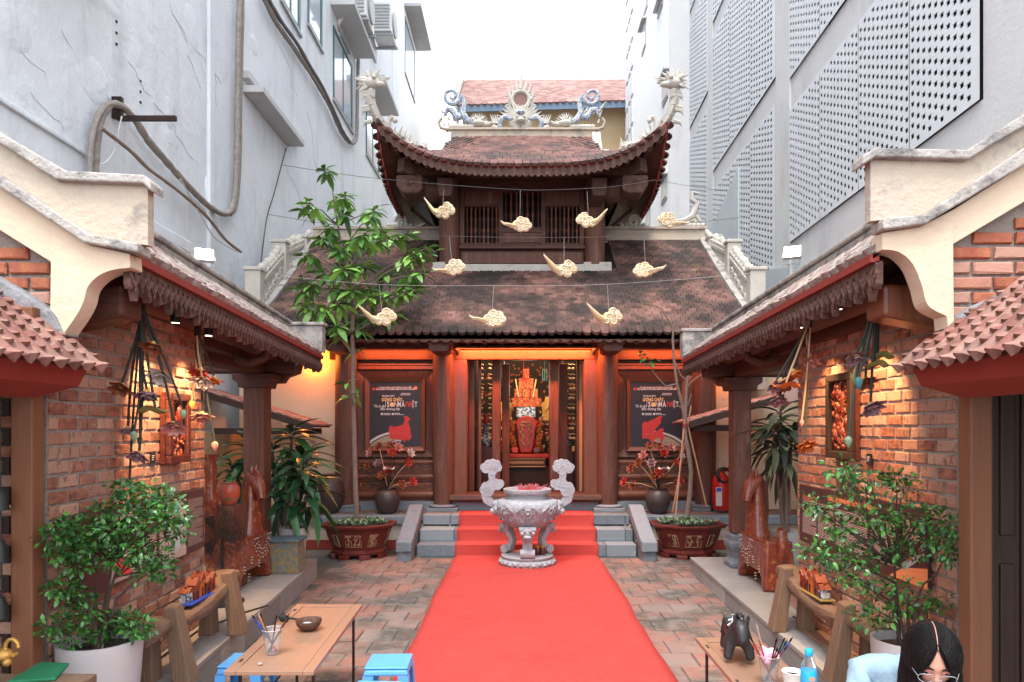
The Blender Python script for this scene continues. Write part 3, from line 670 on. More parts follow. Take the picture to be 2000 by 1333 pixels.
# ridge and hips (white plaster bands)
m = MB(); m.bx(X0-1.30, X0+1.30, RY-.10, RY+.10, 6.70, 6.90); m.bx(X0-1.34, X0+1.34, RY-.13, RY+.13, 6.90, 6.94)
m.tube([(X0-1.42,RY,7.16),(X0-1.47,RY,7.08),(X0-1.44,RY,6.99),(X0-1.32,RY,6.95),(X0,RY,6.95),(X0+1.32,RY,6.95),(X0+1.44,RY,6.99),(X0+1.47,RY,7.08),(X0+1.42,RY,7.16)], .03, 8)
ridge = m.build('main_ridge', CREAMD, T, bev=.006)
for sg in (-1, 1):
    for fb in (-1, 1):
        pts = [(X0+sg*1.30, RY+fb*.10, 6.80), (X0+sg*1.30, RY+fb*.6, zup(X0+sg*1.30, RY+fb*.6)+.10), (X0+sg*1.33, RY+fb*1.12, zup(X0+sg*1.33, RY+fb*1.12)+.08)]
        m = MB()
        for a, b in zip(pts, pts[1:]): m.bar(a, b, .15, .16)
        m.build('gable_coping', WHITESTUC, T, bev=.01)
        m = MB(); hp = []
        for t in range(15):
            q = t/14; x = X0+sg*(1.33+(HX-1.33)*q); y = RY+fb*(1.12+(HY-1.12)*q)
            hp.append(Vector((x, y, zup(x, y)+.06)))
        hp += [Vector((X0+sg*(HX+.045), RY+fb*(HY+.06), zup(X0+sg*HX, RY+fb*HY)+.17)), Vector((X0+sg*(HX+.06), RY+fb*(HY+.08), 6.46)), Vector((X0+sg*(HX+.05), RY+fb*(HY+.09), 6.57))]
        for a, b in zip(hp, hp[1:]): m.bar(a, b+(b-a)*.08, .09, .12)
        hip = m.build('hip_ridge', WHITESTUC, T, bev=.01)
        if fb < 0:                          # dragon head finial and creeping dragon
            c = hp[-1]+Vector((-sg*.02, 0, .10)); d = MB()
            d.ball(c, .10, 12, 8, (1.25, .9, .8)); d.ball(c+Vector((-sg*.11,-.02,-.03)), .06, 10, 6, (1.3,.9,.7)); d.ball(c+Vector((-sg*.04,-.08,.05)), .035, 8, 6)
            for k in range(26):
                a = R(-40+k*8); L_ = random.uniform(.15,.27)
                e = c+Vector((sg*math.cos(a)*L_, random.uniform(-.08,.08), math.sin(a)*L_*.9)); md = (c+e)/2+Vector((0,0,.03*math.sin(k)))
                d.tube([c, md, e], [.04, .030, .004], 6)
            for k in range(5): d.tube([c+Vector((-sg*.1,0,-.03+.02*k)), c+Vector((-sg*(.2+.02*k),0,-.05+.035*k))], [.016,.003], 5)
            for k in range(5):
                q = hp[-1-k//2]-Vector((0,0,.02+.05*k)); d.tube([q, q+Vector((sg*.10,0,-.02)), q+Vector((sg*.13,0,-.09))], [.035,.025,.004], 6)
            d.build('dragon_finial', WHITESTUC, hip, smooth=True)
            d = MB(); base = hp[5:13]
            d.tube([p+Vector((0,0,.06+.025*math.sin(i*1.8))) for i, p in enumerate(base)], [.03,.045,.05,.045,.04,.04,.03,.02], 8)
            cu = hp[11]+Vector((0,0,.05))
            d.tube([cu+Vector((sg*x, 0, z)) for x, z in ((.05,-.02),(.03,.08),(.02,.15),(-.02,.20),(-.07,.19),(-.07,.14))], [.04,.04,.035,.035,.03,.035], 8)
            d.ball(cu+Vector((-sg*.07,0,.15)), .04, 8, 6)
            for i in range(26):
                p = hp[4+int(i/26*7)]+Vector((random.uniform(-.06,.06), random.uniform(-.04,.04), .06)); d.tube([p, p+Vector((random.uniform(-.07,.07), random.uniform(-.03,.03), random.uniform(.06,.15)))], [.03,.005], 6)
            d.build('creeping_dragon', WHITESTUC, hip, smooth=True)
def spiral(c, r0, turns, sg=1, n=26, start=0, shrink=.1):
    return [c+Vector((sg*r0*(1-(1-shrink)*i/n)*math.cos(start+turns*2*PI*i/n), 0, r0*(1-(1-shrink)*i/n)*math.sin(start+turns*2*PI*i/n))) for i in range(n+1)]
# ridge dragons
for sg in (-1, 1):
    b = Vector((X0+sg*1.02, RY, 6.95)); d = MB()
    sp = spiral(b+Vector((sg*.22,0,.60)), .165, 1.6, sg, 30, start=PI)
    body = [b+Vector((-sg*.18,-.02,.10)), b+Vector((-sg*.05,-.04,.16)), b+Vector((sg*.03,-.02,.30)), b+Vector((-sg*.0,0,.45)), b+Vector((sg*.03,0,.56))]
    pts = body+sp
    d.tube(pts, [.045,.06,.055,.045,.042]+[.042-.022*i/30 for i in range(31)], 8); o = d.build('ridge_dragon', BLUEM, ridge, smooth=True)
    d = MB(); h = b+Vector((-sg*.25,-.04,.10))
    d.ball(h, .09, 10, 7, (1.4,.9,.7)); d.ball(h+Vector((-sg*.14,0,-.02)), .045, 8, 6, (1.5,1,.8)); d.tube([h+Vector((-sg*.1,0,.0)), h+Vector((-sg*.2,0,-.01)), h+Vector((-sg*.26,0,.03))], [.04,.03,.02], 6)
    for k in range(14):
        a = R(20+k*13); d.tube([h, h+Vector((sg*math.cos(a)*.10, random.uniform(-.04,.04), math.sin(a)*.09)), h+Vector((sg*math.cos(a)*.19, 0, math.sin(a)*.19))], [.03,.02,.003], 5)
    d.build('dragon_head', WHITESTUC, o, smooth=True)
    d = MB(); q = b+Vector((sg*.15,0,.2))
    d.tube([q+Vector((-sg*.15,0,.03)), q+Vector((-sg*.02,-.03,.0)), q+Vector((sg*.06,0,.14)), q+Vector((sg*.15,0,.16)), q+Vector((sg*.20,0,.05))], [.04,.06,.06,.05,.03], 8)
    d.build('dragon_coil', BLUEM, o, smooth=True)
    d = MB()
    for k in range(12):
        p = q+Vector((sg*random.uniform(-.15,.25), 0, random.uniform(-.15,.18))); d.tube([p, p+Vector((sg*random.uniform(.0,.12), 0, random.uniform(.06,.16)))], [.025,.003], 5)
    for k in range(8): d.ball(b+Vector((sg*(-.15+k*.055), -.03, .04)), .045, 8, 6)
    for t in range(9):
        d.ball(b+Vector((-sg*(.50+.02*t), 0, .03+.12*abs(math.sin(t*.6)))), .03, 7, 5)
    d.build('dragon_waves', WHITESTUC, o, smooth=True)
# sun disc with flames over a dragon face
d = MB(); c = Vector((X0-.02, RY, 7.48))
ring = [c+Vector((.155*math.cos(t*2*PI/28), 0, .155*math.sin(t*2*PI/28))) for t in range(29)]
d.tube(ring, .04, 8)
for (dx, z0, z1, wdd) in ((0,.18,.56,.045), (-.08,.17,.36,.035), (.08,.17,.36,.035), (-.16,.12,.38,.03), (.16,.12,.38,.03), (-.21,.0,.24,.03), (.21,.0,.24,.03)):
    d.tube([c+Vector((dx*.9,0,z0)), c+Vector((dx*1.05+.015,0,(z0+z1)/2)), c+Vector((dx*1.12,0,z1))], [wdd,wdd*.75,.003], 7)
for sg in (-1, 1):
    for (x, z) in ((.19,-.05), (.22,-.13), (.19,-.2), (.2,.06)): d.tube(spiral(c+Vector((sg*x,0,z)), .05, 1.3, sg, 12), .018, 6)
d.build('sun_ring', WHITESTUC, ridge, smooth=True)
MB().lathe([(.13,-.01),(.13,.01)], (0,0,0), 24).build('sun_disc', TILEPINK, ridge, mw=Matrix.Translation(c) @ Matrix.Rotation(R(90), 4, 'X'))
d = MB(); f = Vector((X0-.02, RY-.06, 7.08))
d.ball(f, .13, 14, 9, (1.1,.8,.85)); d.ball(f+Vector((0,-.1,-.03)), .06, 10, 6, (1.2,1,.7)); d.ball(f+Vector((-.06,-.09,.04)), .03, 8, 5); d.ball(f+Vector((.06,-.09,.04)), .03, 8, 5)
for sg in (-1, 1):
    for k in range(9):
        a = R(12+k*10); L_ = .42-.02*k
        d.tube([f+Vector((sg*.06,0,.02)), f+Vector((sg*math.cos(a)*L_*.5, 0, math.sin(a)*L_*.42+.05)), f+Vector((sg*math.cos(a)*L_*.8, 0, math.sin(a)*L_*.8)), f+Vector((sg*math.cos(a)*L_, 0, math.sin(a)*L_+.02))], [.03,.026,.018,.003], 6)
    for k in range(8):
        a = R(-10-k*10); d.tube([f, f+Vector((sg*math.cos(a)*.14, -.03, math.sin(a)*.12)), f+Vector((sg*math.cos(a)*.22, -.02, math.sin(a)*.19))], [.03,.022,.004], 6)
    for k in range(6): d.ball(f+Vector((sg*(.32+.03*k), 0, -.17+.012*k)), .045, 8, 6)
    for k in range(4): d.tube([f+Vector((sg*(.38+.03*k),0,-.05)), f+Vector((sg*(.42+.04*k),0,.12))], [.03,.003], 6)
d.build('dragon_mask', WHITESTUC, ridge, smooth=True)
d = MB()
for sg in (-1, 1): d.tube([f+Vector((sg*.16,-.02,.02)), f+Vector((sg*.28,-.02,.06)), f+Vector((sg*.36,-.02,.0)), f+Vector((sg*.37,-.02,-.10)), f+Vector((sg*.33,-.02,-.17))], [.03,.05,.05,.045,.02], 8)
d.ball(f+Vector((0,-.07,.12)), .07, 9, 6, (1.2,.8,.5)); d.build('mosaic_body', BLUEM, ridge, smooth=True)
# low dragons on the ends of the lower ridge, seen at both sides
for sg, xx in ((-1, X0-2.15), (1, X0+2.0), (1, X0+3.05)):
    d = MB(); b = Vector((xx, 12.18, 5.25))
    d.tube(spiral(b+Vector((0,0,.10)), .12, 1.5, sg, 20), .035, 7)
    for k in range(6): d.ball(b+Vector((-.22+.08*k, 0, .03)), .05, 8, 5)
    if xx > 3: 
        d.tube([b+Vector((-.5,0,.2)), b+Vector((-.35,0,.1)), b+Vector((-.15,0,.12)), b+Vector((0,0,.2)), b+Vector((.08,0,.42)), b+Vector((-.02,0,.5)), b+Vector((.0,0,.62)), b+Vector((.1,0,.6))], [.02,.03,.045,.06,.05,.045,.035,.02], 8)
    d.build('ridge_end_scroll', WHITESTUC, T, smooth=True)
X0 = .10
# side wing walls
for (a, b) in ((-4.1, -2.62), (2.82, 4.15)):
    g = MB(); g.bx(a, b, 10.02, 10.15, 0.47, 3.3)
    o = g.build('wing_wall', PEACH); tag(o, 'peach plastered wing wall glowing orange, '+('left' if a < 0 else 'right')+' of the temple front', 'wall')
for (x, e) in ((-2.98, 11), (3.0, 9)):
    t_ = thing('wall_lamp', 'small hooded orange lamp high on the '+('left' if x < 0 else 'right')+' wing wall', 'lamp', (x, 9.9, 2.78))
    MB().lathe([(.035,0),(.045,.03),(.03,.10)], (x, 9.90, 2.72), 12).build('lamp_hood', BLACK, t_, smooth=True)
    lamp('lamp_light', 'POINT', (x, 9.88, 2.66), e, (1, .25, .028), t_, size=.04)
# ================================================================ SIDE PAVILIONS
def carved_fascia(parent, f, n, sg):
    """carved board with flame-like pendants"""
    m = MB(); per = 8; N = n*per; th = .035
    for i in range(N):
        q = []
        for k in (i, i+1):
            t = k/N; p = f(t); ph = (k % per)/per
            dep = .105+.055*(1-abs(2*ph-1))**1.6+.018*math.sin(k*2.1)
            q.append((p, p-Vector((0,0,dep))))
        a = [q[0][0], q[1][0], q[1][1], q[0][1]]; o = Vector((sg*th, 0, 0)); m.hexa(a, [v+o for v in a])
    b = m.build('carved_fascia', WOODEAVE, parent)
    m = MB()
    for i in range(n*2):
        t = (i+.5)/(n*2); p = f(t)-Vector((sg*.006, 0, .075)); L_ = .05
        d = (f(min(1,t+.01))-f(max(0,t-.01))).normalized()
        m.tube([p-d*.05+Vector((0,0,.02)), p-d*.01+Vector((0,0,-.03)), p+d*.03+Vector((0,0,.015)), p+d*.055+Vector((0,0,-.01))], [.006,.013,.012,.004], 5)
        m.tube([p-d*.02+Vector((0,0,.045)), p+d*.01+Vector((0,0,-.005)), p+d*.0+Vector((0,0,-.06))], [.006,.012,.004], 5)
    m.build('carved_flames', WOODEAVE, b, smooth=True)

def pavilion(sg):
    side = 'left' if sg < 0 else 'right'
    if sg < 0: XE = lambda y: -1.787-.09*(y-3.155); Y0, Y1 = 3.17, 7.62
    else: XE = lambda y: 1.64+.06*(y-3.08); Y0, Y1 = 3.17, 8.1
    t = thing('pavilion_roof', side+' side gallery with carved eave, low tiled roof and wooden posts', 'gallery', (XE(5)+sg*.5, 5, 0))
    ze = 2.45; sl = .73
    at = lambda y, off, z: Vector((XE(y)+sg*off, y, z))
    def run(name, o0, o1, z0, z1, mat, y0=Y0, y1=Y1, bev=0, par=t):
        g = MB(); g.hexa([at(y0,o0,z0), at(y0,o1,z0), at(y1,o1,z0), at(y1,o0,z0)], [at(y0,o0,z1), at(y0,o1,z1), at(y1,o1,z1), at(y1,o0,z1)]); return g.build(name, mat, par, bev=bev)
    run('eave_batten', -.012, .03, ze-.025, ze+.012, REDPAINT)
    carved_fascia(t, lambda q: at(Y0+(Y1-Y0)*q, .012, ze-.02), 34, sg)
    g = MB(); g.hexa([at(Y0,.0,ze-.01), at(Y0,.75,ze+.75*sl-.06), at(Y1,.75,ze+.75*sl-.06), at(Y1,.0,ze-.01)], [at(Y0,0,ze+.015), at(Y0,.75,ze+.75*sl), at(Y1,.75,ze+.75*sl), at(Y1,0,ze+.015)])
    rf = g.build('roof_boarding', WOODX, t)
    g = MB(); g.hexa([at(Y0,.0,ze+.017), at(Y0,.40,ze+.40*sl), at(Y1,.40,ze+.40*sl), at(Y1,.0,ze+.017)], [at(Y0,0,ze+.03), at(Y0,.40,ze+.4*sl+.02), at(Y1,.40,ze+.4*sl+.02), at(Y1,0,ze+.03)]); g.build('roof_bed', TILEGR, t)
    ins = []; pr = [tileproto(.10, .12, .022, i) for i in range(3)]
    for i in range(6):
        y = Y0+.05+(.05 if i % 2 else 0)
        while y < Y1-.04:
            off = .045+i*.065; p = at(y, off, ze+off*sl+.028)
            zv = Vector((-sg*sl, 0, 1)).normalized(); yv = Vector((sg, 0, sl)).normalized(); xv = yv.cross(zv)
            mw = Matrix(((xv.x,yv.x,zv.x,p.x),(xv.y,yv.y,zv.y,p.y),(xv.z,yv.z,zv.z,p.z),(0,0,0,1))) @ Euler((R(7)+random.uniform(-.08,.08), random.uniform(-.08,.08), random.uniform(-.12,.12))).to_matrix().to_4x4()
            ins.append((random.randrange(3), mw)); y += .102
    pieces(rf, 'roof_tile', pr, ins, TILEGR)
    run('coping', .36, .50, 2.70, 2.82, COPING, bev=.012)
    run('coping_cap', .34, .52, 2.822, 2.86, COPING, bev=.012)
    run('back_wall', .50, .56, 2.35, 2.70, CREAMD, y0=Y0+.1)
    # far end block
    g = MB(); y = Y1-.02; n = 10
    g.prism([(XE(y)+sg*.0, ze+.05),(XE(y)+sg*.0, 2.80),(XE(y)+sg*.40, 2.80),(XE(y)+sg*.40, ze+.40*sl)], y, y+.14); g.build('end_block', COPING, t, bev=.01)
    g = MB(); a, b = sorted((XE(y)-sg*.02, XE(y)+sg*.42)); g.bx(a, b, y-.02, y+.16, 2.802, 2.84); g.build('end_block_cap', COPING, t, bev=.01)
    # beams
    g = MB(); g.tube([at(Y0+.1,.33,2.40), at(Y1-.1,.33,2.40)], .07, 14); g.build('eave_beam', WOODX, t, smooth=True)
    run('wall_plate', .40, .52, 2.28, 2.46, WOODX, y0=Y0+.1)
    g = MB(); 
    for i in range(20):
        y = Y0+.15+i*(Y1-Y0-.3)/19; g.bar(at(y,.03,ze-.03), at(y,.72,ze+.72*sl-.12), .05, .05)
    g.build('rafters', WOODX, t)
    # near log-end beam across the gable
    yb = 3.42
    g = MB(); a, b = XE(yb)+sg*.12, XE(yb)+sg*.55
    hx = [(-.085,-.05),(-.05,-.095),(.05,-.095),(.085,-.05),(.085,.06),(-.085,.06)]
    g.hexa([(a,yb-.09,2.20),(a,yb+.09,2.20),(b,yb+.09,2.12),(b,yb-.09,2.12)], [(a,yb-.09,2.36),(a,yb+.09,2.36),(b,yb+.09,2.34),(b,yb-.09,2.34)])
    g.build('cross_beam', WOODX if sg < 0 else WOODF, t, bev=.02)
    # column, capital, long beam to the brick wall
    cx, cy, pw = (-2.64, 6.9, .105) if sg < 0 else (2.38, 7.35, .095)
    fz = .22 if sg < 0 else .174
    g = MB(); g.bx(cx-pw, cx+pw, cy-pw, cy+pw, fz+.36, 2.12); c = g.build('post', WOODCOL, t, bev=.012)
    s_ = 1.25
    g = MB(); prof = [(.155,0),(.155,.05),(.125,.07),(.115,.10),(.125,.16),(.15,.22),(.155,.26),(.135,.29),(.14,.30),(.14,.35)]
    b0 = [(r*1.05, z) for r, z in prof]
    g.lathe([(r*1.25, z+.0) for r, z in prof], (cx, cy, fz+.003), 4); 
    me_rot = Matrix.Translation((cx,cy,0)) @ Matrix.Rotation(R(45),4,'Z') @ Matrix.Translation((-cx,-cy,0)); g.v = [tuple(me_rot @ Vector(p)) for p in g.v]
    g.build('post_base', STONE, c, bev=.012)
    g = MB(); g.prism([(cx-.2,2.14),(cx-.2,2.20),(cx+.2,2.20),(cx+.2,2.14),(cx+.15,2.11),(cx+.14,2.06),(cx-.14,2.06),(cx-.15,2.11)], cy-.14, cy+.14); g.build('capital', WOODX, c, bev=.008)
    ya = 5.1 if sg < 0 else 5.45
    g = MB(); g.bx(cx-.10, cx+.10, ya, cy+.7, 2.20, 2.42); g.build('long_beam', WOODX, t, bev=.02)
    g = MB(); a, b = sorted((XE(cy)+sg*.10, cx+sg*1.3)); g.bx(a, b, cy-.08, cy+.08, 2.21, 2.38); g.build('cross_beam', WOODX, t, bev=.02)
    g = MB(); xa = XE(cy)+sg*.1
    g.prism([(xa,2.38),(xa+sg*.04,2.22),(xa+sg*.16,2.18),(xa+sg*.2,2.12),(xa+sg*.34,2.12),(xa+sg*.34,2.38)], cy+.10, cy+.22); g.build('bracket', WOODX, t, bev=.01)
    g = MB(); xm = XE(5.6)+sg*.45
    g.tube([(xm, 5.9, 2.38), (xm-sg*.04, 5.9, 2.26), (xm-sg*.14, 5.9, 2.22), (xm-sg*.26, 5.9, 2.27), (xm-sg*.3,5.9,2.36)], [.05,.05,.045,.04,.03], 10); g.build('curved_brace', WOODX, t, smooth=True)
    # gallery back roof so that the sky does not leak in
    g = MB(); g.hexa([at(Y0+.1,.5,2.62), at(Y0+.1,2.0,2.3), at(Y1,2.0,2.3), at(Y1,.5,2.62)], [at(Y0+.1,.5,2.68), at(Y0+.1,2.0,2.36), at(Y1,2.0,2.36), at(Y1,.5,2.68)]) if sg < 5 else None
    return t, XE, cx, cy

pavL, XEL, _, _ = pavilion(-1)
pavR, XER, _, _ = pavilion(1)

# ---------------- kerbs / raised platforms
def kerb(sg, xk, y0, y1, h, xb, lab):
    t = thing('gallery_platform', lab, 'platform', (xk(5), 5, 0))
    n = int((y1-y0)/.46); g = MB()
    g.hexa([(xk(y0)+sg*.03,y0+.03,0),(xb,y0+.03,0),(xb,y1-.03,0),(xk(y1)+sg*.03,y1-.03,0)], [(xk(y0)+sg*.03,y0+.03,h-.03),(xb,y0+.03,h-.03),(xb,y1-.03,h-.03),(xk(y1)+sg*.03,y1-.03,h-.03)]); g.build('platform_core', MORTAR, t)
    for i in range(n):
        a, b = y0+(y1-y0)*i/n+.003, y0+(y1-y0)*(i+1)/n-.003
        g = MB(); g.hexa([(xk(a),a,.004),(xk(a)+sg*.06,a,.004),(xk(b)+sg*.06,b,.004),(xk(b),b,.004)], [(xk(a),a,h-.034),(xk(a)+sg*.06,a,h-.034),(xk(b)+sg*.06,b,h-.034),(xk(b),b,h-.034)]); g.build('kerb_stone', GRAN, t, bev=.004)
    n2 = int((y1-y0)/.62)
    for i in range(n2):
        a, b = y0+(y1-y0)*i/n2+.002, y0+(y1-y0)*(i+1)/n2-.002
        edges = [0, .36, .95, 1.55, 2.1] 
        for e0, e1 in zip(edges, edges[1:]):
            p0, p1 = (xk(a)+sg*(e0-.006 if e0 == 0 else e0+.004)), (xk(a)+sg*e1)
            q0, q1 = (xk(b)+sg*(e0-.006 if e0 == 0 else e0+.004)), (xk(b)+sg*e1)
            hh = h+random.uniform(-.0015,.0015)
            g = MB(); g.hexa([(p0,a,h-.032),(p1,a,h-.032),(q1,b,h-.032),(q0,b,h-.032)], [(p0,a,hh),(p1,a,hh),(q1,b,hh),(q0,b,hh)])
            g.build('slab_stone', GRANT if (e0 == 0 or (sg < 0)) else PAVER, t, bev=.003)
    a = xk(y1); xs_ = sorted((a, a+sg*2.1)); g = MB(); g.bx(xs_[0], xs_[1], y1-.02, y1+.03, .004, h-.034); g.build('end_kerb', GRAN, t)
    g = MB(); g.bx(xs_[0], xs_[1], y1+.0, y1+.034, h-.03, h-.001); g.build('end_slab', GRANT, t)
    return t
xkL = lambda y: -1.94-.081*(y-4.0) if y > 4 else -1.94-.081*(y-4.0)
xkR = lambda y: 1.86+.030*(y-4.0)
kerb(-1, xkL, 2.6, 7.5, .22, -4.2, 'long raised granite platform along the left brick wall')
kerb(1, xkR, 2.6, 7.83, .174, 4.4, 'long raised granite platform along the right brick wall')

# ---------------- brick walls
def brickwall(sg, A, B, z0, z1, label, bl=.162, bh=.071, d=.10):
    A = Vector(A); B = Vector(B); L_ = (B-A).length; u = (B-A)/L_; nrm = Vector((-sg, 0, 0)) ; nrm = (nrm-u*nrm.dot(u)).normalized()
    t = thing('brick_wall', label, 'wall', (A.x, (A.y+B.y)/2, z0))
    fr = Matrix(((u.x, nrm.x, 0, A.x), (u.y, nrm.y, 0, A.y), (0, 0, 1, z0), (0, 0, 0, 1)))
    g = MB(); g.bx(0, L_, -d, -.004, 0, z1-z0, fr); g.build('mortar_core', MORTAR, t)
    protos = []
    for s_ in range(4):
        vs, fs = slabproto(bl-.014, bh-.016, .012, .004, j=.0025, seed=s_+20)
        protos.append(([(x, z, y) for x, y, z in vs], [f[::-1] for f in fs]))
    for s_ in range(2):
        vs, fs = slabproto(bl/2-.012, bh-.016, .012, .004, j=.002, seed=s_+40)
        protos.append(([(x, z, y) for x, y, z in vs], [f[::-1] for f in fs]))
    ins = []; nrow = int((z1-z0)/bh); nb = int(L_/bl)
    bl2 = L_/nb
    for r_ in range(nrow):
        z = bh*(r_+.5)
        xs = []
        if r_ % 2: xs = [((k+.5)*bl2, 0) for k in range(nb)]
        else: xs = [(bl2/4, 1)]+[((k+1)*bl2, 0) for k in range(nb-1)]+[(L_-bl2/4, 1)]
        for x, h in xs:
            p = fr @ Vector((x, -.006+random.uniform(-.003,.003), z+random.uniform(-.002,.002)))
            rot = fr.to_3x3().to_4x4() @ Euler((random.uniform(-.02,.02), random.uniform(-.01,.01), random.uniform(-.01,.01))).to_matrix().to_4x4()
            ins.append((random.randrange(4) if not h else 4+random.randrange(2), Matrix.Translation(p) @ rot))
    pieces(t, 'brick', protos, ins, BRICK, cap=295)
    return t, fr
wL, frL = brickwall(-1, (-2.21, 3.20, 0), (-2.334, 5.07, 0), .22, 2.36, 'left red brick wall carrying a dark relief and hanging lotus flowers')
wR, frR = brickwall(1, (2.21, 3.44, 0), (2.21, 5.40, 0), .174, 2.36, 'right red brick wall lit by warm spots around a framed relief')
for sg, y1, xx in ((-1, 5.07, -2.334), (1, 5.40, 2.21)):    # wall end return
    pass

# ---------------- near gables (cream, facing the camera)
def smooth_px(p, n=5):
    out = []
    for i in range(len(p)-1):
        p0, p1, p2, p3 = p[max(i-1,0)], p[i], p[i+1], p[min(i+2,len(p)-1)]
        for k in range(n):
            s_ = k/n; out.append(tuple(.5*(2*p1[j]+(p2[j]-p0[j])*s_+(2*p0[j]-5*p1[j]+4*p2[j]-p3[j])*s_*s_+(3*p1[j]-p0[j]-3*p2[j]+p3[j])*s_**3) for j in (0, 1)))
    return out+[p[-1]]
def gable(sg, Y, label, copt, copb, bandt, bandb, corb, curve, strip, slope, bricks, cem):
    t = thing('gable_end', label, 'gable', (P(strip[0][0], 400, Y).x, Y, 2.0))
    def pr(name, pts, y0, y1, mat, bev=.008, par=t):
        g = MB(); g.prism([(P(x, y, Y).x, P(x, y, Y).z) for x, y in pts], y0, y1); return g.build(name, mat, par, bev=bev)
    pr('coping', copt+copb[::-1], Y-.04, Y+.075, COPING)
    xe = strip[0][0]
    pr('parapet_wall', copb[:-1]+[(xe,copb[-2][1]),(xe,bandt[-2][1]+2)]+bandt[:-1][::-1], Y, Y+.05, CREAMD, 0)
    pr('moulding_band', bandt+bandb[::-1], Y-.035, Y+.08, COPING)
    pr('corbel_wall', corb, Y+.012, Y+.11, CREAM, 0)
    g = MB(); a, b = [P(x, y, Y) for x, y in strip]
    pr('sloping_band', slope, Y+.02, Y+.2, CREAM, .004)
    return t, pr
Yg = 3.10
gl, prL = gable(-1, Yg, 'mildewed cream gable end at the upper left with an S curved corbel',
    [(-260,75),(0,259),(139,339),(290,347),(304,362)], [(-260,94),(0,279),(120,357),(288,364),(304,380)],
    [(-260,150),(0,339),(181,460),(269,477),(277,478)], [(-260,175),(0,364),(172,477),(272,497),(277,498)],
    [(97,430),(172,478),(250,495),(252,520)]+smooth_px([(250,522),(218,526),(189,538),(168,560),(160,588),(147,614),(122,650)])+[(108,620),(95,603)], None, [(289,365),(296,480)],
    [(-260,180),(0,365),(97,430),(95,511),(0,452),(-260,290)], None, None)
gr, prR = gable(1, Yg, 'mildewed cream gable end at the upper right with an S curved corbel',
    [(2260,60),(2000,223),(1879,299),(1702,295),(1677,310)], [(2260,84),(2000,247),(1882,317),(1702,313),(1677,328)],
    [(2260,115),(2000,288),(1798,423),(1722,430),(1716,432)], [(2260,150),(2000,322),(1801,441),(1724,452),(1718,452)],
    [(1864,409),(1800,442),(1726,454)]+smooth_px([(1726,486),(1758,491),(1785,514),(1803,555),(1816,596),(1852,617)])+[(1855,640),(1866,631)], None, [(1700,330),(1690,450)],
    [(2260,165),(2000,322),(1864,409),(1864,477),(2000,396),(2260,240)], None, None)
# gable brickwork (frontal, big bricks) behind the cream bands
def gbricks(par, outline, xa, xb, ya, yb, rowpx, lenpx, Y, x0):
    pts = [(P(x, y, Y+.05).x, P(x, y, Y+.05).z) for x, y in outline]
    g = MB(); g.prism(pts, Y+.09, Y+.2); g.build('mortar_bed', MORTAR, par)
    def inside(x, z):
        c = False
        for i in range(len(pts)):
            (x1, z1), (x2, z2) = pts[i], pts[i-1]
            if (z1 > z) != (z2 > z) and x < (x2-x1)*(z-z1)/(z2-z1)+x1: c = not c
        return c
    k = (Y+.05)/F; bh = rowpx*k; bl = lenpx*k
    protos = []
    for s_ in range(3):
        vs, fs = slabproto(bl-.016, bh-.018, .022, .006, j=.004, seed=s_+60); protos.append(([(x, -z, y) for x, y, z in vs], [f[::-1] for f in fs]))
    for s_ in range(2):
        vs, fs = slabproto(bl/2-.014, bh-.018, .022, .006, j=.003, seed=s_+70); protos.append(([(x, -z, y) for x, y, z in vs], [f[::-1] for f in fs]))
    ins = []; r_ = 0; y = ya
    while y < yb:
        z = P(0, y+rowpx/2, Y+.05).z; x = x0+(lenpx*.5 if r_ % 2 else 0)
        lo = min(xa, xb)-lenpx*2; hi = max(xa, xb)+lenpx*2
        xx = lo-(lo % lenpx)+(x % lenpx)
        while xx < hi:
            wx = P(xx, 0, Y+.05).x
            cs = [inside(wx+q*bl*.45, z+s2*bh*.3) for q in (-1, 1) for s2 in (-1, 1)]
            if all(cs): ins.append((random.randrange(3), Matrix.Translation((wx, Y+.092, z))))
            else:
                for q in (-.25, .25):
                    w2 = wx+q*bl
                    if all(inside(w2+q2*bl*.2, z+s2*bh*.3) for q2 in (-1, 1) for s2 in (-1, 1)): ins.append((3+random.randrange(2), Matrix.Translation((w2, Y+.092, z))))
            xx += lenpx
        y += rowpx; r_ += 1
    pieces(par, 'brick', protos, ins, BRICKBIG, cap=280)
gbricks(gl, [(-260,292),(0,452),(97,513),(97,640),(-260,500)], -260, 97, 330, 640, 29.5, 85, Yg, 50)
gbricks(gr, [(2260,230),(2000,394),(1864,478),(1862,660),(2260,480)], 1862, 2260, 300, 660, 29.5, 84, Yg, 1905)
def cement(par, pts):
    g = MB(); n = len(pts); rr = random.Random(3)
    o = [(P(x, y, Yg).x, P(x, y, Yg).z) for x, y in pts]; g.prism(o, Yg+.01, Yg+.12); g.build('cement_flashing', CEMENT, par, bev=.012)
cement(gl, [(-200,440),(0,545),(50,575),(85,600),(97,603),(118,640),(124,655),(100,655),(0,590),(-200,490)])
cement(gr, [(2200,480),(2040,530),(1990,556),(1955,575),(1900,600),(1870,625),(1862,650),(1885,640),(2000,572),(2200,510)])

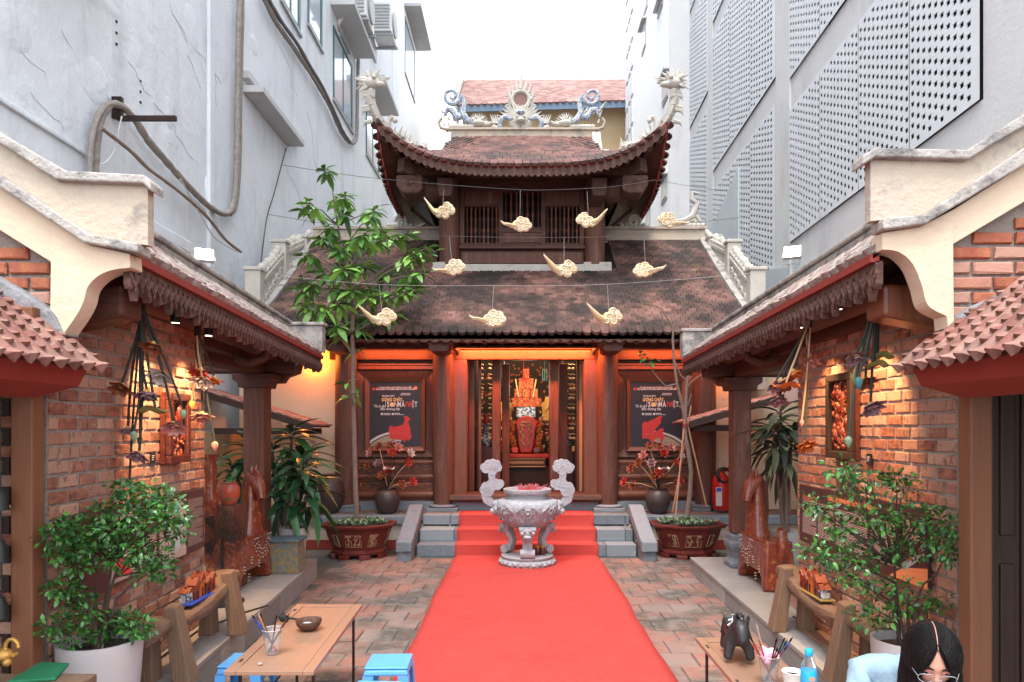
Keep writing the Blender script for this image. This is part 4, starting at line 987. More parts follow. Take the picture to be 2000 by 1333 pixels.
# ---------------- little tiled canopies in front of the gables
def canopy(sg, label, XEc, ze, Yn, Yf, slope):
    t = thing('door_canopy', label, 'canopy', (XEc, (Yn+Yf)/2, ze))
    W_ = .95
    g = MB(); g.hexa([(XEc,Yn,ze-.03),(XEc+sg*W_,Yn,ze-.03+W_*slope),(XEc+sg*W_,Yf,ze-.03+W_*slope),(XEc,Yf,ze-.03)], [(XEc,Yn,ze),(XEc+sg*W_,Yn,ze+W_*slope),(XEc+sg*W_,Yf,ze+W_*slope),(XEc,Yf,ze)]); bd = g.build('canopy_boarding', WOODCOL, t)
    g = MB(); g.hexa([(XEc+sg*.08,Yn,ze-.10),(XEc+sg*.20,Yn,ze-.16),(XEc+sg*.20,Yf-.12,ze-.16),(XEc+sg*.08,Yf-.0,ze-.10)], [(XEc+sg*.03,Yn,ze-.0),(XEc+sg*.2,Yn,ze+.02),(XEc+sg*.2,Yf-.0,ze+.02),(XEc+sg*.03,Yf-.0,ze)]); g.build('painted_board', REDPAINT, t)
    # fan-ended tiles
    def fan(seed):
        rr = random.Random(seed); vs = []; fs = []; n = 7
        wd, ln = .092, .115
        for j, (yy, lift) in enumerate(((ln*.5, 0), (-ln*.30, 0), (-ln*.5, .004))):
            for i in range(n):
                x = (i/(n-1)-.5); c = .020*(1-(2*x)**2) if j < 2 else .034*(1-(2*x)**2)+.004*(i % 2)
                vs.append((x*wd*(1 if j < 2 else .8), yy-(.02*(1-(2*x)**2) if j == 2 else 0), c+lift+.006))
        for j in range(2):
            for i in range(n-1): fs.append((j*n+i, (j+1)*n+i, (j+1)*n+i+1, j*n+i+1))
        b = len(vs)
        for i in range(n): vs.append((vs[2*n+i][0]*.35, vs[2*n+i][1]-.004, -.006))
        for i in range(n-1): fs.append((2*n+i, b+i, b+i+1, 2*n+i+1))
        return vs, fs
    pr = [fan(i) for i in range(3)]; ins = []
    zv = Vector((-sg*slope, 0, 1)).normalized(); yv = Vector((sg, 0, slope)).normalized(); xv = yv.cross(zv)
    for i in range(11):
        y = Yf-.01-(.0 if i % 2 else .044)
        while y > Yn:
            off = .0+i*.072
            p = Vector((XEc+sg*off, y, ze+off*slope+.012))
            mw = Matrix(((xv.x,yv.x,zv.x,p.x),(xv.y,yv.y,zv.y,p.y),(xv.z,yv.z,zv.z,p.z),(0,0,0,1))) @ Euler((R(8)+random.uniform(-.05,.05), random.uniform(-.06,.06), random.uniform(-.06,.06))).to_matrix().to_4x4()
            ins.append((random.randrange(3), mw)); y -= .088
    pieces(bd, 'canopy_tile', pr, ins, TILENEW, smooth=False)
    return t
canopy(-1, 'small canopy of red fan ended tiles over the near left doorway', -1.93, 1.945, 1.3, 3.12, .66)
canopy(1, 'small canopy of red fan ended tiles over the near right doorway', 1.76, 1.945, 1.3, 3.12, .66)
# door posts
def post(sg, xa, xb, ya, yb, z1, label, mat=WOODPOST):
    g = MB(); a, b = sorted((xa, xb)); g.bx(a, b, ya, yb, 0, z1); o = g.build('door_post', mat, bev=.008); tag(o, label, 'post'); return o
post(-1, -2.28, -2.18, 3.06, 3.14, 2.2, 'squared timber post under the left tiled canopy')
post(1, 2.053, 2.155, 3.10, 3.19, 2.2, 'squared timber post under the right tiled canopy')
# side rooms behind the posts
t = thing('side_door', 'dark wooden double door at the right edge', 'door', (2.35, 2.9, 0))
for i, (a, b) in enumerate(((1938,1992), (1996,2060))):
    pa, pb = P(a,0,3.2).x, P(b,0,3.2).x
    lf = MB().bx(pa, pb, 3.2, 3.25, 0, 2.2).build('door_leaf', WOODDK, t, bev=.006)
    for z in (.3, 1.15): MB().bx(pa+.03, pb-.03, 3.185, 3.2, z, z+.72).build('door_panel', WOODDK, lf, bev=.01)
for sg_, x0_, x1_ in ((-1,-3.3,-2.3),(1,2.17,3.4)):
    pp = thing('shading_ceiling', 'added dark ceiling and boards shading the room under the %s doorway canopy' % ('left' if sg_ < 0 else 'right'), 'ceiling', ((x0_+x1_)/2, 2.3, 2.2)); MB().bx(x0_, x1_, 1.2, 3.28, 2.02, 2.05).build('shading_boards', WOODDK, pp); MB().bx((x0_ if sg_ < 0 else x1_-.05), (x0_+.05 if sg_ < 0 else x1_), 1.2, 3.28, 0, 2.0).build('shading_side_boards', WOODDK, pp)  # ceiling and side boards added to close the rooms and darken them
t = thing('side_room', 'dark side room behind the left post with hanging black hats', 'room', (-2.6, 2.9, 0))
g = MB(); g.bx(-3.2, P(18,0,3.3).x, 3.3, 3.36, 0, 2.25); g.build('back_wall', WOODDK, t)  # near-black colour puts the unlit room's shade into the wall
protos = [([(x, -z, y) for x, y, z in slabproto(.15, .055, .012, .004, j=.002, seed=90+i)[0]], [f[::-1] for f in slabproto(.15, .055, .012, .004)[1]]) for i in range(2)]
ins = [(random.randrange(2), Matrix.Translation((-2.9+.165*c+(.08 if r_ % 2 else 0), 3.3, .05+.071*r_))) for r_ in range(30) for c in range(4) if -2.9+.165*c+(.08 if r_ % 2 else 0) < P(12,0,3.3).x]
pieces(t, 'brick', protos, ins, BRICK)
for k, py in enumerate((975, 1075, 1185)):
    p = P(4, py, 3.0); m = MB(); m.lathe([(.038,.0),(.034,.02),(.030,.06),(.018,.09),(.006,.10)], (p.x-.01, p.y, p.z-.05), 14)
    tag(m.build('hanging_hat', BLACK, smooth=True), 'black round item hanging at the left edge, '+('topmost' if k == 0 else 'middle one' if k == 1 else 'lowest')+' of three on the cord', 'bell', 'black items on the cord')
p = P(4, 0, 3.0); tag(MB().tube([(p.x-.01, 3.0, 2.1), (p.x-.008, 3.0, 1.5), (p.x, 3.0, .8)], .004, 6).build('cord', BLACK), 'thin black cord hanging at the left edge', 'cord')

# ---------------- warm spot lamps in the galleries
for (sg, px, py, Y, aim, lab, e) in ((-1, 343, 612, 4.0, (-2.27,4.42,1.3), 'nearer black cylinder spot under the left carved eave', 56), (-1, 408, 640, 4.65, (-2.32,4.75,1.2), 'farther black cylinder spot under the left carved eave', 34),
                         (1, 1636, 586, 4.0, (2.21,4.30,1.35), 'nearer black cylinder spot under the right carved eave', 44), (1, 1560, 625, 4.75, (2.21,4.85,1.3), 'farther black cylinder spot under the right carved eave', 30)):
    p = P(px, py, Y); t = thing('spot_lamp', lab, 'lamp', tuple(p), 'black gallery spots')
    d = (Vector(aim)-p).normalized(); d = (d*.35+Vector((0,0,-1))).normalized()
    m = MB(); m.tube([p-d*.055, p+d*.055], .027, 16); m.build('lamp_barrel', BLACK, t, smooth=True)
    m = MB(); m.tube([p+d*.0551, p+d*.058], .021, 16); m.build('lamp_lens', M('lamp_lens', (1,.9,.75), emit=(1,.85,.6), es=4, bump=0), t)
    m = MB(); m.tube([p-d*.03, p-d*.03+Vector((sg*.06,0,.05)), p+Vector((sg*.07,0,.10))], .008, 6); m.build('lamp_arm', BLACK, t, smooth=True)
    lamp('lamp_light', 'SPOT', p+d*.07, e, (1, .60, .28), t, size=.025, spot=78, aim=aim)
# floodlights on the copings
for (sg, px, py, Y, lab) in ((-1, 399, 497, 5.6, 'lit square floodlight on the left coping'), (1, 1547, 492, 6.0, 'lit square floodlight on the right coping')):
    p = P(px, py, Y); t = thing('floodlight', lab, 'lamp', (p.x, p.y, p.z-.08))
    q = Matrix.Translation(p) @ Euler((R(-25), 0, R(-sg*25))).to_matrix().to_4x4()
    m = MB(); m.bx(-.075, .075, 0, .035, -.06, .06, q); m.build('lamp_housing', GREYMET, t, bev=.006)
    m = MB(); m.bx(-.065, .065, -.006, -.001, -.05, .05, q); m.build('lamp_glass', M('flood_glass', (1,.95,.85), emit=(1,.88,.62), es=26, bump=0), t)
    m = MB(); m.tube([p+Vector((-.08,.02,-.02)), p+Vector((-.08,.03,-.10)), p+Vector((.08,.03,-.10)), p+Vector((.08,.02,-.02))], .006, 6); m.bx(p.x-.015, p.x+.015, p.y+.02, p.y+.05, p.z-.34, p.z-.1); m.build('lamp_bracket', GREYMET, t)
    lamp('lamp_light', 'AREA', q @ Vector((0,-.03,0)), 6, (1, .80, .5), t, size=.1, aim=q @ Vector((0,-1,0)))
# lean-to roofs beyond the galleries
for sg in (-1, 1):
    if sg < 0: xe, yn, yf, ze, xr, zr = -2.68, 8.9, 9.7, 1.70, -4.1, 2.14
    else: xe, yn, yf, ze, xr, zr = 2.217, 8.9, 9.7, 1.74, 4.3, 2.34
    t = thing('lean_to_roof', 'thin pinkish tiled lean-to roof beyond the '+('left' if sg < 0 else 'right')+' gallery posts', 'roof', (xe, 9, ze))
    g = MB(); g.hexa([(xe,yn,ze-.03),(xr,yn,zr-.03),(xr,yf,zr-.03),(xe,yf,ze-.03)], [(xe,yn,ze),(xr,yn,zr),(xr,yf,zr),(xe,yf,ze)]); bd = g.build('roof_boarding', WOODDK, t)
    MB().bar((xe,yn-.02,ze-.04), (xr,yn-.02,zr-.04), .03, .08).build('verge_board', WOODDK, t)
    for yq in (yn+.1, yf-.1): MB().bx(min(xe,xr)+.1, max(xe,xr)-.1, yq-.04, yq+.04, ze-.12, ze-.04).build('tie_beam', WOODDK, t)
    sl = (zr-ze)/abs(xr-xe); zv = Vector((-sg*sl,0,1)).normalized(); yv = Vector((sg,0,sl)).normalized(); xv = yv.cross(zv); ins = []
    for i in range(14):
        off = .05+i*.12; y = yn+.04+(.05 if i % 2 else 0)
        while y < yf:
            p = Vector((xe+sg*off, y, ze+off*sl+.006)); ins.append((random.randrange(4), Matrix(((xv.x,yv.x,zv.x,p.x),(xv.y,yv.y,zv.y,p.y),(xv.z,yv.z,zv.z,p.z),(0,0,0,1))) @ Euler((R(4), 0, 0)).to_matrix().to_4x4())); y += .12
    pieces(bd, 'roof_tile', [tileproto(.118, .17, .012, i) for i in range(4)], ins, TILEPINK)
# cream back walls of the galleries
for sg, xx, ya, yb in ((-1, -4.05, 3.3, 10.0), (1, 4.2, 3.5, 10.0)):
    o = MB().bx(min(xx, xx+sg*.1), max(xx, xx+sg*.1), ya, yb, 0, 1.62 if sg < 0 else 1.7).build('back_wall', YELLOWW); tag(o, 'ochre back wall behind the '+('left' if sg < 0 else 'right')+' gallery plants', 'wall')
# ================================================================ BIG BUILDINGS
t = thing('grey_building', 'tall pale blue grey rendered building along the left side with green framed windows', 'building', (-4.3, 14, 0))
g = MB(); g.bx(-12, -4.3, 1.0, 23.3, 0, 22); g.build('wall', GREYWALL, t)
t3 = thing('white_building', 'narrow white building wall beyond the grey building with a single canopied window', 'building', (-4.07, 27, 0))
g = MB(); g.bx(-12, -4.07, 23.3, 31, 0, 24); g.build('wall', WHITEWALL, t3)
def lwindow(par, xw, y0, y1, z0, z1, mull=True):
    fr = MB(); d = .03
    f_ = MB(); f_.bx(xw-.02, xw+.02, y0, y1, z0, z0+.09); f_.bx(xw-.02, xw+.02, y0, y1, z1-.09, z1); f_.bx(xw-.02, xw+.02, y0, y0+.09, z0+.09, z1-.09); f_.bx(xw-.02, xw+.02, y1-.12, y1, z0+.09, z1-.09)
    if mull: f_.bx(xw-.01, xw+.015, (y0+y1)/2-.04, (y0+y1)/2+.04, z0+.09, z1-.09)
    w_ = f_.build('window', GREENFR, par)
    MB().bx(xw-.01, xw+.006, y0+.09, y1-.12, z0+.09, z1-.09).build('pane', GLASSW, w_)
    MB().bx(xw, xw+.05, y0-.04, y1+.04, z0-.06, z0-.0).build('sill', GREYMET, w_)
def awn(par, xw, y0, y1, z, d=.55, th=.12, mat=CONC):
    MB().bx(xw, xw+d, y0, y1, z, z+th).build('canopy_slab', mat, par, bev=.01)
XW = -4.3
lwindow(t, XW, 15.8, 17.6, 9.3, 11.0); awn(t, XW, 15.6, 17.9, 11.35)
lwindow(t, XW, 19.2, 21.0, 9.4, 11.1); awn(t, XW, 19.1, 21.4, 11.45)
lwindow(t, XW, 13.9, 14.9, 9.9, 12.0, False)
lwindow(t, XW, 17.9, 19.6, 13.2, 15.0, True)
lwindow(t, XW, 12.3, 13.4, 9.4, 11.4, True)
lwindow(t3, -4.07, 24.4, 26.6, 14.4, 16.4, False); awn(t3, -4.07, 24.3, 27.2, 16.7, d=.6, mat=GREYMET)
awn(t, XW, 28-17.4, 13.2, 7.1, d=.12); 
# long ledges, low slabs and panel relief
def pY(px): return -XW*F/(1013-px)
awn(t, XW, pY(474), pY(562), 6.90, d=.32, th=.11)
awn(t, XW, 5.0, pY(178), 6.15, d=.30, th=.10); awn(t, XW, 5.0, pY(170), 6.02, d=.14, th=.12)
MB().bx(XW, XW+.035, 4.5, pY(168), 4.35, 4.40).build('string_course', GREYWALL, t, bev=.01)
MB().bx(XW, XW+.05, 5.6, 9.5, 3.6, 3.72).build('string_course', GREYWALL, t)
MB().bx(XW, XW+.16, pY(195), pY(350), 3.86, 4.02).build('broken_ledge', GREYWALL, t, bev=.02)
MB().bx(XW, XW+.06, pY(402), pY(412), 3, 12).build('vertical_chase', GREYWALL, t, bev=.02)
m = MB(); m.ball((XW, pY(406), 4.95), .10, 10, 6, (.3,.9,2.4)); m.build('cable_blister', GREYWALL, t, smooth=True)
m = MB()
for k in range(3):
    m.ball((XW+.0, pY(227), 6.0-.12*k), .018, 6, 4); m.ball((XW+.0, pY(274), 5.6-.12*k), .018, 6, 4)
m.build('drill_holes', DARKIN, t)
rc_ = random.Random(17); g = MB(); g2 = MB()
for (px, py, n_, dx, dy) in ((330,0,9,6,22),(345,40,8,9,20),(395,110,9,2,24),(400,250,8,2,22),(180,150,6,10,14),(120,60,7,9,17),(60,180,7,12,12),(300,200,8,8,16),(420,60,7,1,26),(250,120,6,8,14),(515,180,8,7,20),(540,60,7,6,20),(600,220,7,8,22),(370,380,7,9,12),(30,90,6,10,14),(560,330,8,9,16)):
    p_ = []
    x, y = px, py
    for i in range(n_):
        p_.append(P(x, y, -(XW+.002)*F/(1013-x))); x += dx+rc_.uniform(-7,7); y += dy+rc_.uniform(-6,6)
    g.tube(p_, [.002+.003*rc_.random() for _ in p_], 4)
for k in range(26):
    px, py = rc_.uniform(0, 560), rc_.uniform(0, 330); Y = -XW*F/(1013-px); q = P(px, py, Y)
    g2.ball((XW-.012, q.y, q.z), rc_.uniform(.10,.30), 12, 6, (.08,rc_.uniform(.6,1.4),rc_.uniform(.5,2.2)))
stuff(g.build('hairline_cracks', M('crack_grey', (.47,.49,.52), (.56,.58,.61), scale=5), t)); stuff(g2.build('patched_render', GREYWALL, t, smooth=True))
# pipes and cables on the left wall
def wallp(px, py, off=.06):
    Y = -(XW+off)*F/(1013-px); return P(px, py, Y)
def wallpipe(name, pts, r, mat, label, n=8, off=.06, cat='cable'):
    q = [wallp(x, y, off) for x, y in pts]
    # Catmull smoothing
    out = []
    for i in range(len(q)-1):
        p0, p1, p2, p3 = q[max(i-1,0)], q[i], q[i+1], q[min(i+2,len(q)-1)]
        for k in range(6):
            s_ = k/6; out.append(.5*((2*p1)+(p2-p0)*s_+(2*p0-5*p1+4*p2-p3)*s_*s_+(3*p1-p0-3*p2+p3)*s_**3))
    out.append(q[-1])
    rr = random.Random(2)
    o = MB().tube(out, [r*(1+rr.uniform(-.12,.12)) for _ in out], n).build(name, mat, smooth=True, ang=60); return tag(o, label, cat)
wallpipe('wrapped_pipe', [(186,345),(188,290),(196,235),(213,206),(235,207),(262,232),(290,275),(320,310),(355,350),(390,387),(415,408),(440,418),(455,400),(462,330),(464,200),(466,60),(470,-30)], .040, CABLE, 'thick tape wrapped pipe looping over the left wall above the gable', off=.10, cat='pipe')
wallpipe('wrapped_pipe', [(176,345),(177,290),(188,235),(205,208),(222,203)], .030, CABLE, 'second shorter wrapped pipe rising behind the left gable', off=.12, cat='pipe')
wallpipe('wrapped_pipe', [(475,-30),(473,70),(470,200),(468,330),(462,400),(450,420)], .028, CABLE, 'pale wrapped pipe running straight up the left wall', off=.09, cat='pipe')
wallpipe('cable_bundle', [(512,-10),(540,45),(575,95),(598,130),(620,165),(645,210),(665,255),(680,276),(692,279),(697,260),(698,180),(700,110)], .045, CABLE, 'grey cable bundle sagging towards the green framed window', off=.08)
wallpipe('cable_bundle', [(520,-10),(548,40),(580,85),(603,125),(627,165),(650,212),(670,257),(684,278)], .035, M('cable_dark', (.12,.11,.11), (.2,.19,.18), bump=.5), 'thin dark cable following the sagging bundle', off=.13)
wallpipe('old_cable', [(197,250),(230,275),(260,300),(290,330),(320,352),(350,375),(380,400),(410,430),(440,468),(470,492)], .02, CABLEB, 'frayed brown cable along the broken ledge', off=.2)
wallpipe('loose_wire', [(238,228),(232,255),(226,290),(210,315),(198,322)], .008, WIREW, 'pale loose wire hanging below the iron bracket', off=.2)
wallpipe('loose_wire', [(352,350),(375,390),(395,425),(420,465),(460,490),(475,492)], .008, WIREW, 'pale loose wire sagging under the long wrapped pipe', off=.2)
wallpipe('loose_wire', [(559,290),(550,323),(535,380),(523,419),(515,470),(505,560)], .010, WIRE, 'thin wire dropping down the left wall towards the stepped gable', off=.05)
t2 = thing('iron_bracket', 'dark iron angle bracket sticking out of the left wall', 'bracket', tuple(wallp(235,228)))
a = wallp(230, 200); b = wallp(230,232); m = MB(); m.bar(a+Vector((0,0,.05)), b, .05, .10); m.build('back_plate', STEEL, t2)
m = MB(); m.bar(b, b+Vector((.62,0,0)), .04, .05); m.build('arm', STEEL, t2)
# air conditioners
for k, (px, py, Y, lab) in enumerate(((690, 18, 16.8, 'left air conditioner unit, cut by the top edge'), (744, 50, 20.0, 'right air conditioner unit with its whole grille in view'))):
    c = P(px, py, Y); x0 = XW+.1
    t2 = thing('air_conditioner', lab, 'air conditioner', (x0, c.y, c.z-.35), 'air conditioner units on the grey building')
    m = MB(); m.bx(x0, x0+.55, c.y-.45, c.y+.45, c.z-.42, c.z+.42); cs = m.build('casing', ACWHITE, t2, bev=.02)
    for i in range(8): MB().bx(x0+.06, x0+.50, c.y-.475, c.y-.452, c.z-.34+i*.09, c.z-.30+i*.09).build('grille_slat', GREYMET, cs)
    m = MB(); m.lathe([(.34,0),(.34,.04),(.30,.05)], (0,0,0), 24); m.build('fan_guard', GREYMET, cs, mw=Matrix.Translation((x0+.55, c.y+.02, c.z)) @ Matrix.Rotation(R(90), 4, 'Y'))
    m = MB(); m.bx(x0-.1, x0+.6, c.y-.40, c.y-.34, c.z-.50, c.z-.44); m.bx(x0-.1, x0+.6, c.y+.34, c.y+.40, c.z-.50, c.z-.44); m.bx(x0-.1, x0-.04, c.y-.40, c.y+.40, c.z-.9, c.z-.44); m.build('bracket', GREYMET, t2)
    wallpipe('ac_pipe', [(px-22, py+20), (px-28, py+28), (px-26, py+45)], .04, CABLE, 'short hose below the '+('left' if k == 0 else 'right')+' air conditioner', off=.2, cat='pipe')
# ---- right building with perforated screens
t = thing('perforated_building', 'tall concrete building on the right clad with perforated grey screens', 'building', (4.2, 12, 0))
rx = lambda y: 4.0+.034*y
g = MB(); ya, yb = 1.0, 18.4
g.hexa([(rx(ya)+.6,ya,0),(14,ya,0),(14,yb,0),(rx(yb)+.6,yb,0)], [(rx(ya)+.6,ya,24),(14,ya,24),(14,yb,24),(rx(yb)+.6,yb,24)]); g.build('wall', DARKIN, t)  # near-black block stands in for the unlit inside behind the holes
ry = lambda px: 5332/(px-1058)
Ya = {k: ry(k) for k in (1347,1385,1394,1518,1545,1920)}
conc = MB()
def cbx(y0, y1, z0, z1, out=.0, th=.62):
    conc.hexa([(rx(y0)-out,y0,z0),(rx(y0)+th,y0,z0),(rx(y1)+th,y1,z0),(rx(y1)-out,y1,z0)], [(rx(y0)-out,y0,z1),(rx(y0)+th,y0,z1),(rx(y1)+th,y1,z1),(rx(y1)-out,y1,z1)])
cbx(1.0, Ya[1920], 0, 24); cbx(Ya[1545], Ya[1518], 0, 24, .03); cbx(Ya[1394], Ya[1385], 0, 24, .03); cbx(Ya[1347], 18.4, 0, 24)
cols = [((Ya[1920], Ya[1545]), [(4.64,6.76), (7.27,9.4), (9.9,12.1), (12.6,14.8)]), ((Ya[1518], Ya[1394]), [(2.6,7.2), (7.64,10.7), (11.1,14.2), (14.7,17.5)]), ((Ya[1385], Ya[1347]), [(3.0,9.36), (9.75,12.4), (12.85,16.0), (16.4,19)])]
for (y0, y1), zs in cols:
    prev = 0
    for z0, z1 in zs:
        cbx(y0+.002, y1-.002, prev, z0); prev = z1
    cbx(y0+.002, y1-.002, prev, 24)
conc.build('concrete_frame', CONC, t)
for ci, ((y0, y1), zs) in enumerate(cols):
    for z0, z1 in zs:
        if z0 > 15: continue
        npan = 4 if ci == 0 else 3 if ci == 1 else 1
        for q in range(npan):
            a0 = y0+(y1-y0)*q/npan+.006; a1 = y0+(y1-y0)*(q+1)/npan-.006
            cw = .104 if ci == 0 else .15; nh = int((a1-a0)/cw); nv = int((z1-z0)/.0565)
            cw = (a1-a0)/nh; ch = (z1-z0)/nv; g = MB(); ox = .03
            def V(y, z, o): return (rx(y)-ox+o, y, z)
            for i in range(nh):
                for j in range(nv):
                    ya_, za_ = a0+i*cw, z0+j*ch; yb_, zb_ = ya_+cw, za_+ch
                    hole = (i+j) % 2 == 0 and 0 < j < nv-1 and not (i == 0 and q == 0)
                    if not hole: g.add([V(ya_,za_,0),V(yb_,za_,0),V(yb_,zb_,0),V(ya_,zb_,0)], [(0,3,2,1)])
                    else:
                        m1, m2 = ya_+cw*.20, yb_-cw*.20; n1, n2 = za_-ch*.06, zb_+ch*.06
                        n1, n2 = za_+ch*.06, zb_-ch*.06
                        g.add([V(ya_,za_,0),V(m1,za_,0),V(m1,zb_,0),V(ya_,zb_,0)], [(0,3,2,1)]); g.add([V(m2,za_,0),V(yb_,za_,0),V(yb_,zb_,0),V(m2,zb_,0)], [(0,3,2,1)])
                        g.add([V(m1,za_,0),V(m2,za_,0),V(m2,n1,0),V(m1,n1,0)], [(0,3,2,1)]); g.add([V(m1,n2,0),V(m2,n2,0),V(m2,zb_,0),V(m1,zb_,0)], [(0,3,2,1)])
                        g.add([V(m1,n1,0),V(m2,n1,0),V(m2,n2,0),V(m1,n2,0),V(m1,n1,.012),V(m2,n1,.012),V(m2,n2,.012),V(m1,n2,.012)], [(0,1,5,4),(1,2,6,5),(2,3,7,6),(3,0,4,7)])
            g.build('perforated_panel', PANEL, t)
MB().bx(4.35, 4.5, Ya[1920]-.1, 9.3, 4.46, 4.62).build('dark_strip', STEEL, t)  # dark steel strip below the nearest perforated panels
g = MB(); yA, yB = ry(1447), ry(1395); g.hexa([(rx(yA)-.06,yA,2.6),(rx(yA)-.03,yA,2.6),(rx(yB)-.03,yB,2.6),(rx(yB)-.06,yB,2.6)], [(rx(yA)-.06,yA,6.9),(rx(yA)-.03,yA,6.9),(rx(yB)-.03,yB,6.3),(rx(yB)-.06,yB,6.3)]); g.build('sheet_metal_patch', M('sheet_metal', (.38,.44,.48), (.45,.5,.54), scale=2, rough=.5, bump=.4, bscale=5), t)
g = MB(); yA, yB = 9.2, 12.3; g.hexa([(rx(yA)-.08,yA,2.0),(rx(yA)-.05,yA,2.0),(rx(yB)-.05,yB,2.0),(rx(yB)-.08,yB,2.0)], [(rx(yA)-.08,yA,3.9),(rx(yA)-.05,yA,3.9),(rx(yB)-.05,yB,4.5),(rx(yB)-.08,yB,4.5)]); g.build('sheet_metal_patch', M('sheet_metal', (.38,.44,.48)), t)
# low wall with tarpaulin roof edge at right
g = MB(); g.bx(3.45, 4.3, 6.0, 9.0, 2.0, 3.1); tag(g.build('outbuilding_wall', CONC), 'low grey outbuilding wall behind the right coping', 'wall')
g = MB(); g.hexa([(3.3,5.6,3.35),(4.35,5.6,3.95),(4.35,9.2,3.9),(3.3,9.2,3.1)], [(3.3,5.6,3.38),(4.35,5.6,3.98),(4.35,9.2,3.93),(3.3,9.2,3.13)]); tag(g.build('outbuilding_roof', M('tarp_roof', (.12,.115,.11), (.28,.22,.17), scale=4, bump=1, bscale=8)), 'dark weathered sheet roof between the floodlight and the perforated screens', 'roof')
# white building far right
t = thing('white_tower', 'white rendered tower with tiny windows right of the temple roof', 'building', (4.05, 22, 0))
MB().bx(4.05, 12, 18.4, 25.8, 0, 28).build('wall', WHITEWALL, t)
MB().bx(4.05, 4.75, 18.36, 18.40, 0, 28).build('side_strip', CONC, t)
for (px, ya_, yb_) in ((1258, 50, 100), (1261, -20, 25), (1298, 350, 395), (1266, 405, 450), (1300, 150, 200), (1290, 10, 24)):
    Yw = 4.05*F/(px-1013) if px-1013 > 0 else 20
    z1 = 1.65+(838-ya_)*Yw/F; z0 = 1.65+(838-yb_)*Yw/F
    w_ = MB().bx(4.02, 4.06, Yw-.35, Yw+.35, z0, z1).build('window', GREYMET, t); MB().bx(4.005, 4.02, Yw-.27, Yw+.27, z0+.08, z1-.08).build('pane', GLASSW, w_)
    MB().bx(3.9, 4.05, Yw-.42, Yw+.42, z1, z1+.06).build('hood', CONC, t)
g = MB()
for k in range(20):
    for q in range(3): g.bx(4.0, 4.05, 24.1+q*.55, 24.5+q*.55, 5.5+k*1.0, 6.3+k*1.0)
g.build('far_screen', PANEL, t)
# far tiled building
t = thing('far_tiled_building', 'ochre building with pink tiled roof and blue eave behind the temple ridge', 'building', (.8, 26, 0))
MB().bx(-2.2, 8, 26.6, 34, 0, 14.2).build('wall', YELLOWW, t)
MB().bar((-2.35, 26.0, 13.83), (8, 26.0, 14.12), .08, .26).build('eave_board', M('blue_fascia', (.12,.17,.23), (.15,.20,.27), scale=4), t)
zr_ = lambda x, y: 13.97+.028*(x+2.35)*max(0, 1-(y-26)/4)+(y-26)*.78
g = MB(); g.hexa([(-2.4,26,13.93),(8,26,14.2),(8,29.2,16.42),(-2.4,29.2,16.42)], [(-2.4,26,13.97),(8,26,14.24),(8,29.2,16.46),(-2.4,29.2,16.46)]); rf = g.build('roof', TILEPINK, t)
MB().bar((-2.45,25.95,14.0), (-2.45,29.2,16.6), .24, .2).build('verge', COPING, t)
pr = [tileproto(.25, .30, .05, i) for i in range(3)]; ins = []
sl = .78; zv = Vector((0,-sl,1)).normalized(); yv = Vector((0,1,sl)).normalized(); xv = Vector((1,0,0))
for i in range(22):
    y = 26.05+i*.15; x = -2.3+(.125 if i % 2 else 0)
    while x < 7:
        p = Vector((x, y, zr_(x, y)+.01)); ins.append((random.randrange(3), Matrix(((xv.x,yv.x,zv.x,p.x),(xv.y,yv.y,zv.y,p.y),(xv.z,yv.z,zv.z,p.z),(0,0,0,1))) @ Euler((R(7), random.uniform(-.05,.05), 0)).to_matrix().to_4x4())); x += .25
pieces(rf, 'far_roof_tile', pr, ins, TILEPINK, cap=0, restname='roof_tiles')
# leaves at the very top
# ================================================================ FURNITURE AND OBJECTS
def S4(x0, x1, y0, y1): return None
# ---- carpet: flat run plus steps
CX, CH = .104, .926
t = thing('red_carpet', 'bright red carpet running down the middle of the courtyard and up the temple steps', 'carpet', (CX, 6, 0))
g = MB(); N = 190
prof = [(1.2, .017)]+[(1.2+7.57*i/N, .017) for i in range(1, N+1)]+[(8.785,.025),(8.785,.158),(8.80,.166),(9.06,.164),(9.068,.175),(9.068,.314),(9.08,.321),(9.34,.318),(9.348,.33),(9.348,.470),(9.37,.481),(9.80,.480)]
nx = 24; rr = random.Random(5)
vs = []
for j, (y, z) in enumerate(prof):
    for i in range(nx+1):
        x = CX-CH+2*CH*i/nx
        dz = (.004*math.sin(y*2.3+i*.3)*math.sin(i*.5+y)+.004+.007*math.exp(-((y-5.1-.02*i)/.035)**2)+.006*math.exp(-((y-3.6+.035*i)/.03)**2)) if j < N else 0
        if j < N and i in (0, nx): dz += .002*math.sin(y*5)
        vs.append((x+(.010*math.sin(y*1.9+(1 if i else 4))+.004*math.sin(y*7.3+i) if i in (0, nx) and j < N else 0), y-.004*(j > N)*(1 if i % 3 else 0), z+dz))
k = len(prof)
fs = [(j*(nx+1)+i, j*(nx+1)+i+1, (j+1)*(nx+1)+i+1, (j+1)*(nx+1)+i) for j in range(k-1) for i in range(nx)]
g.add(vs, fs); o = g.build('carpet_cloth', CARPET, t, smooth=True)
m_ = o.modifiers.new('thick', 'SOLIDIFY'); m_.thickness = .004; m_.offset = -1

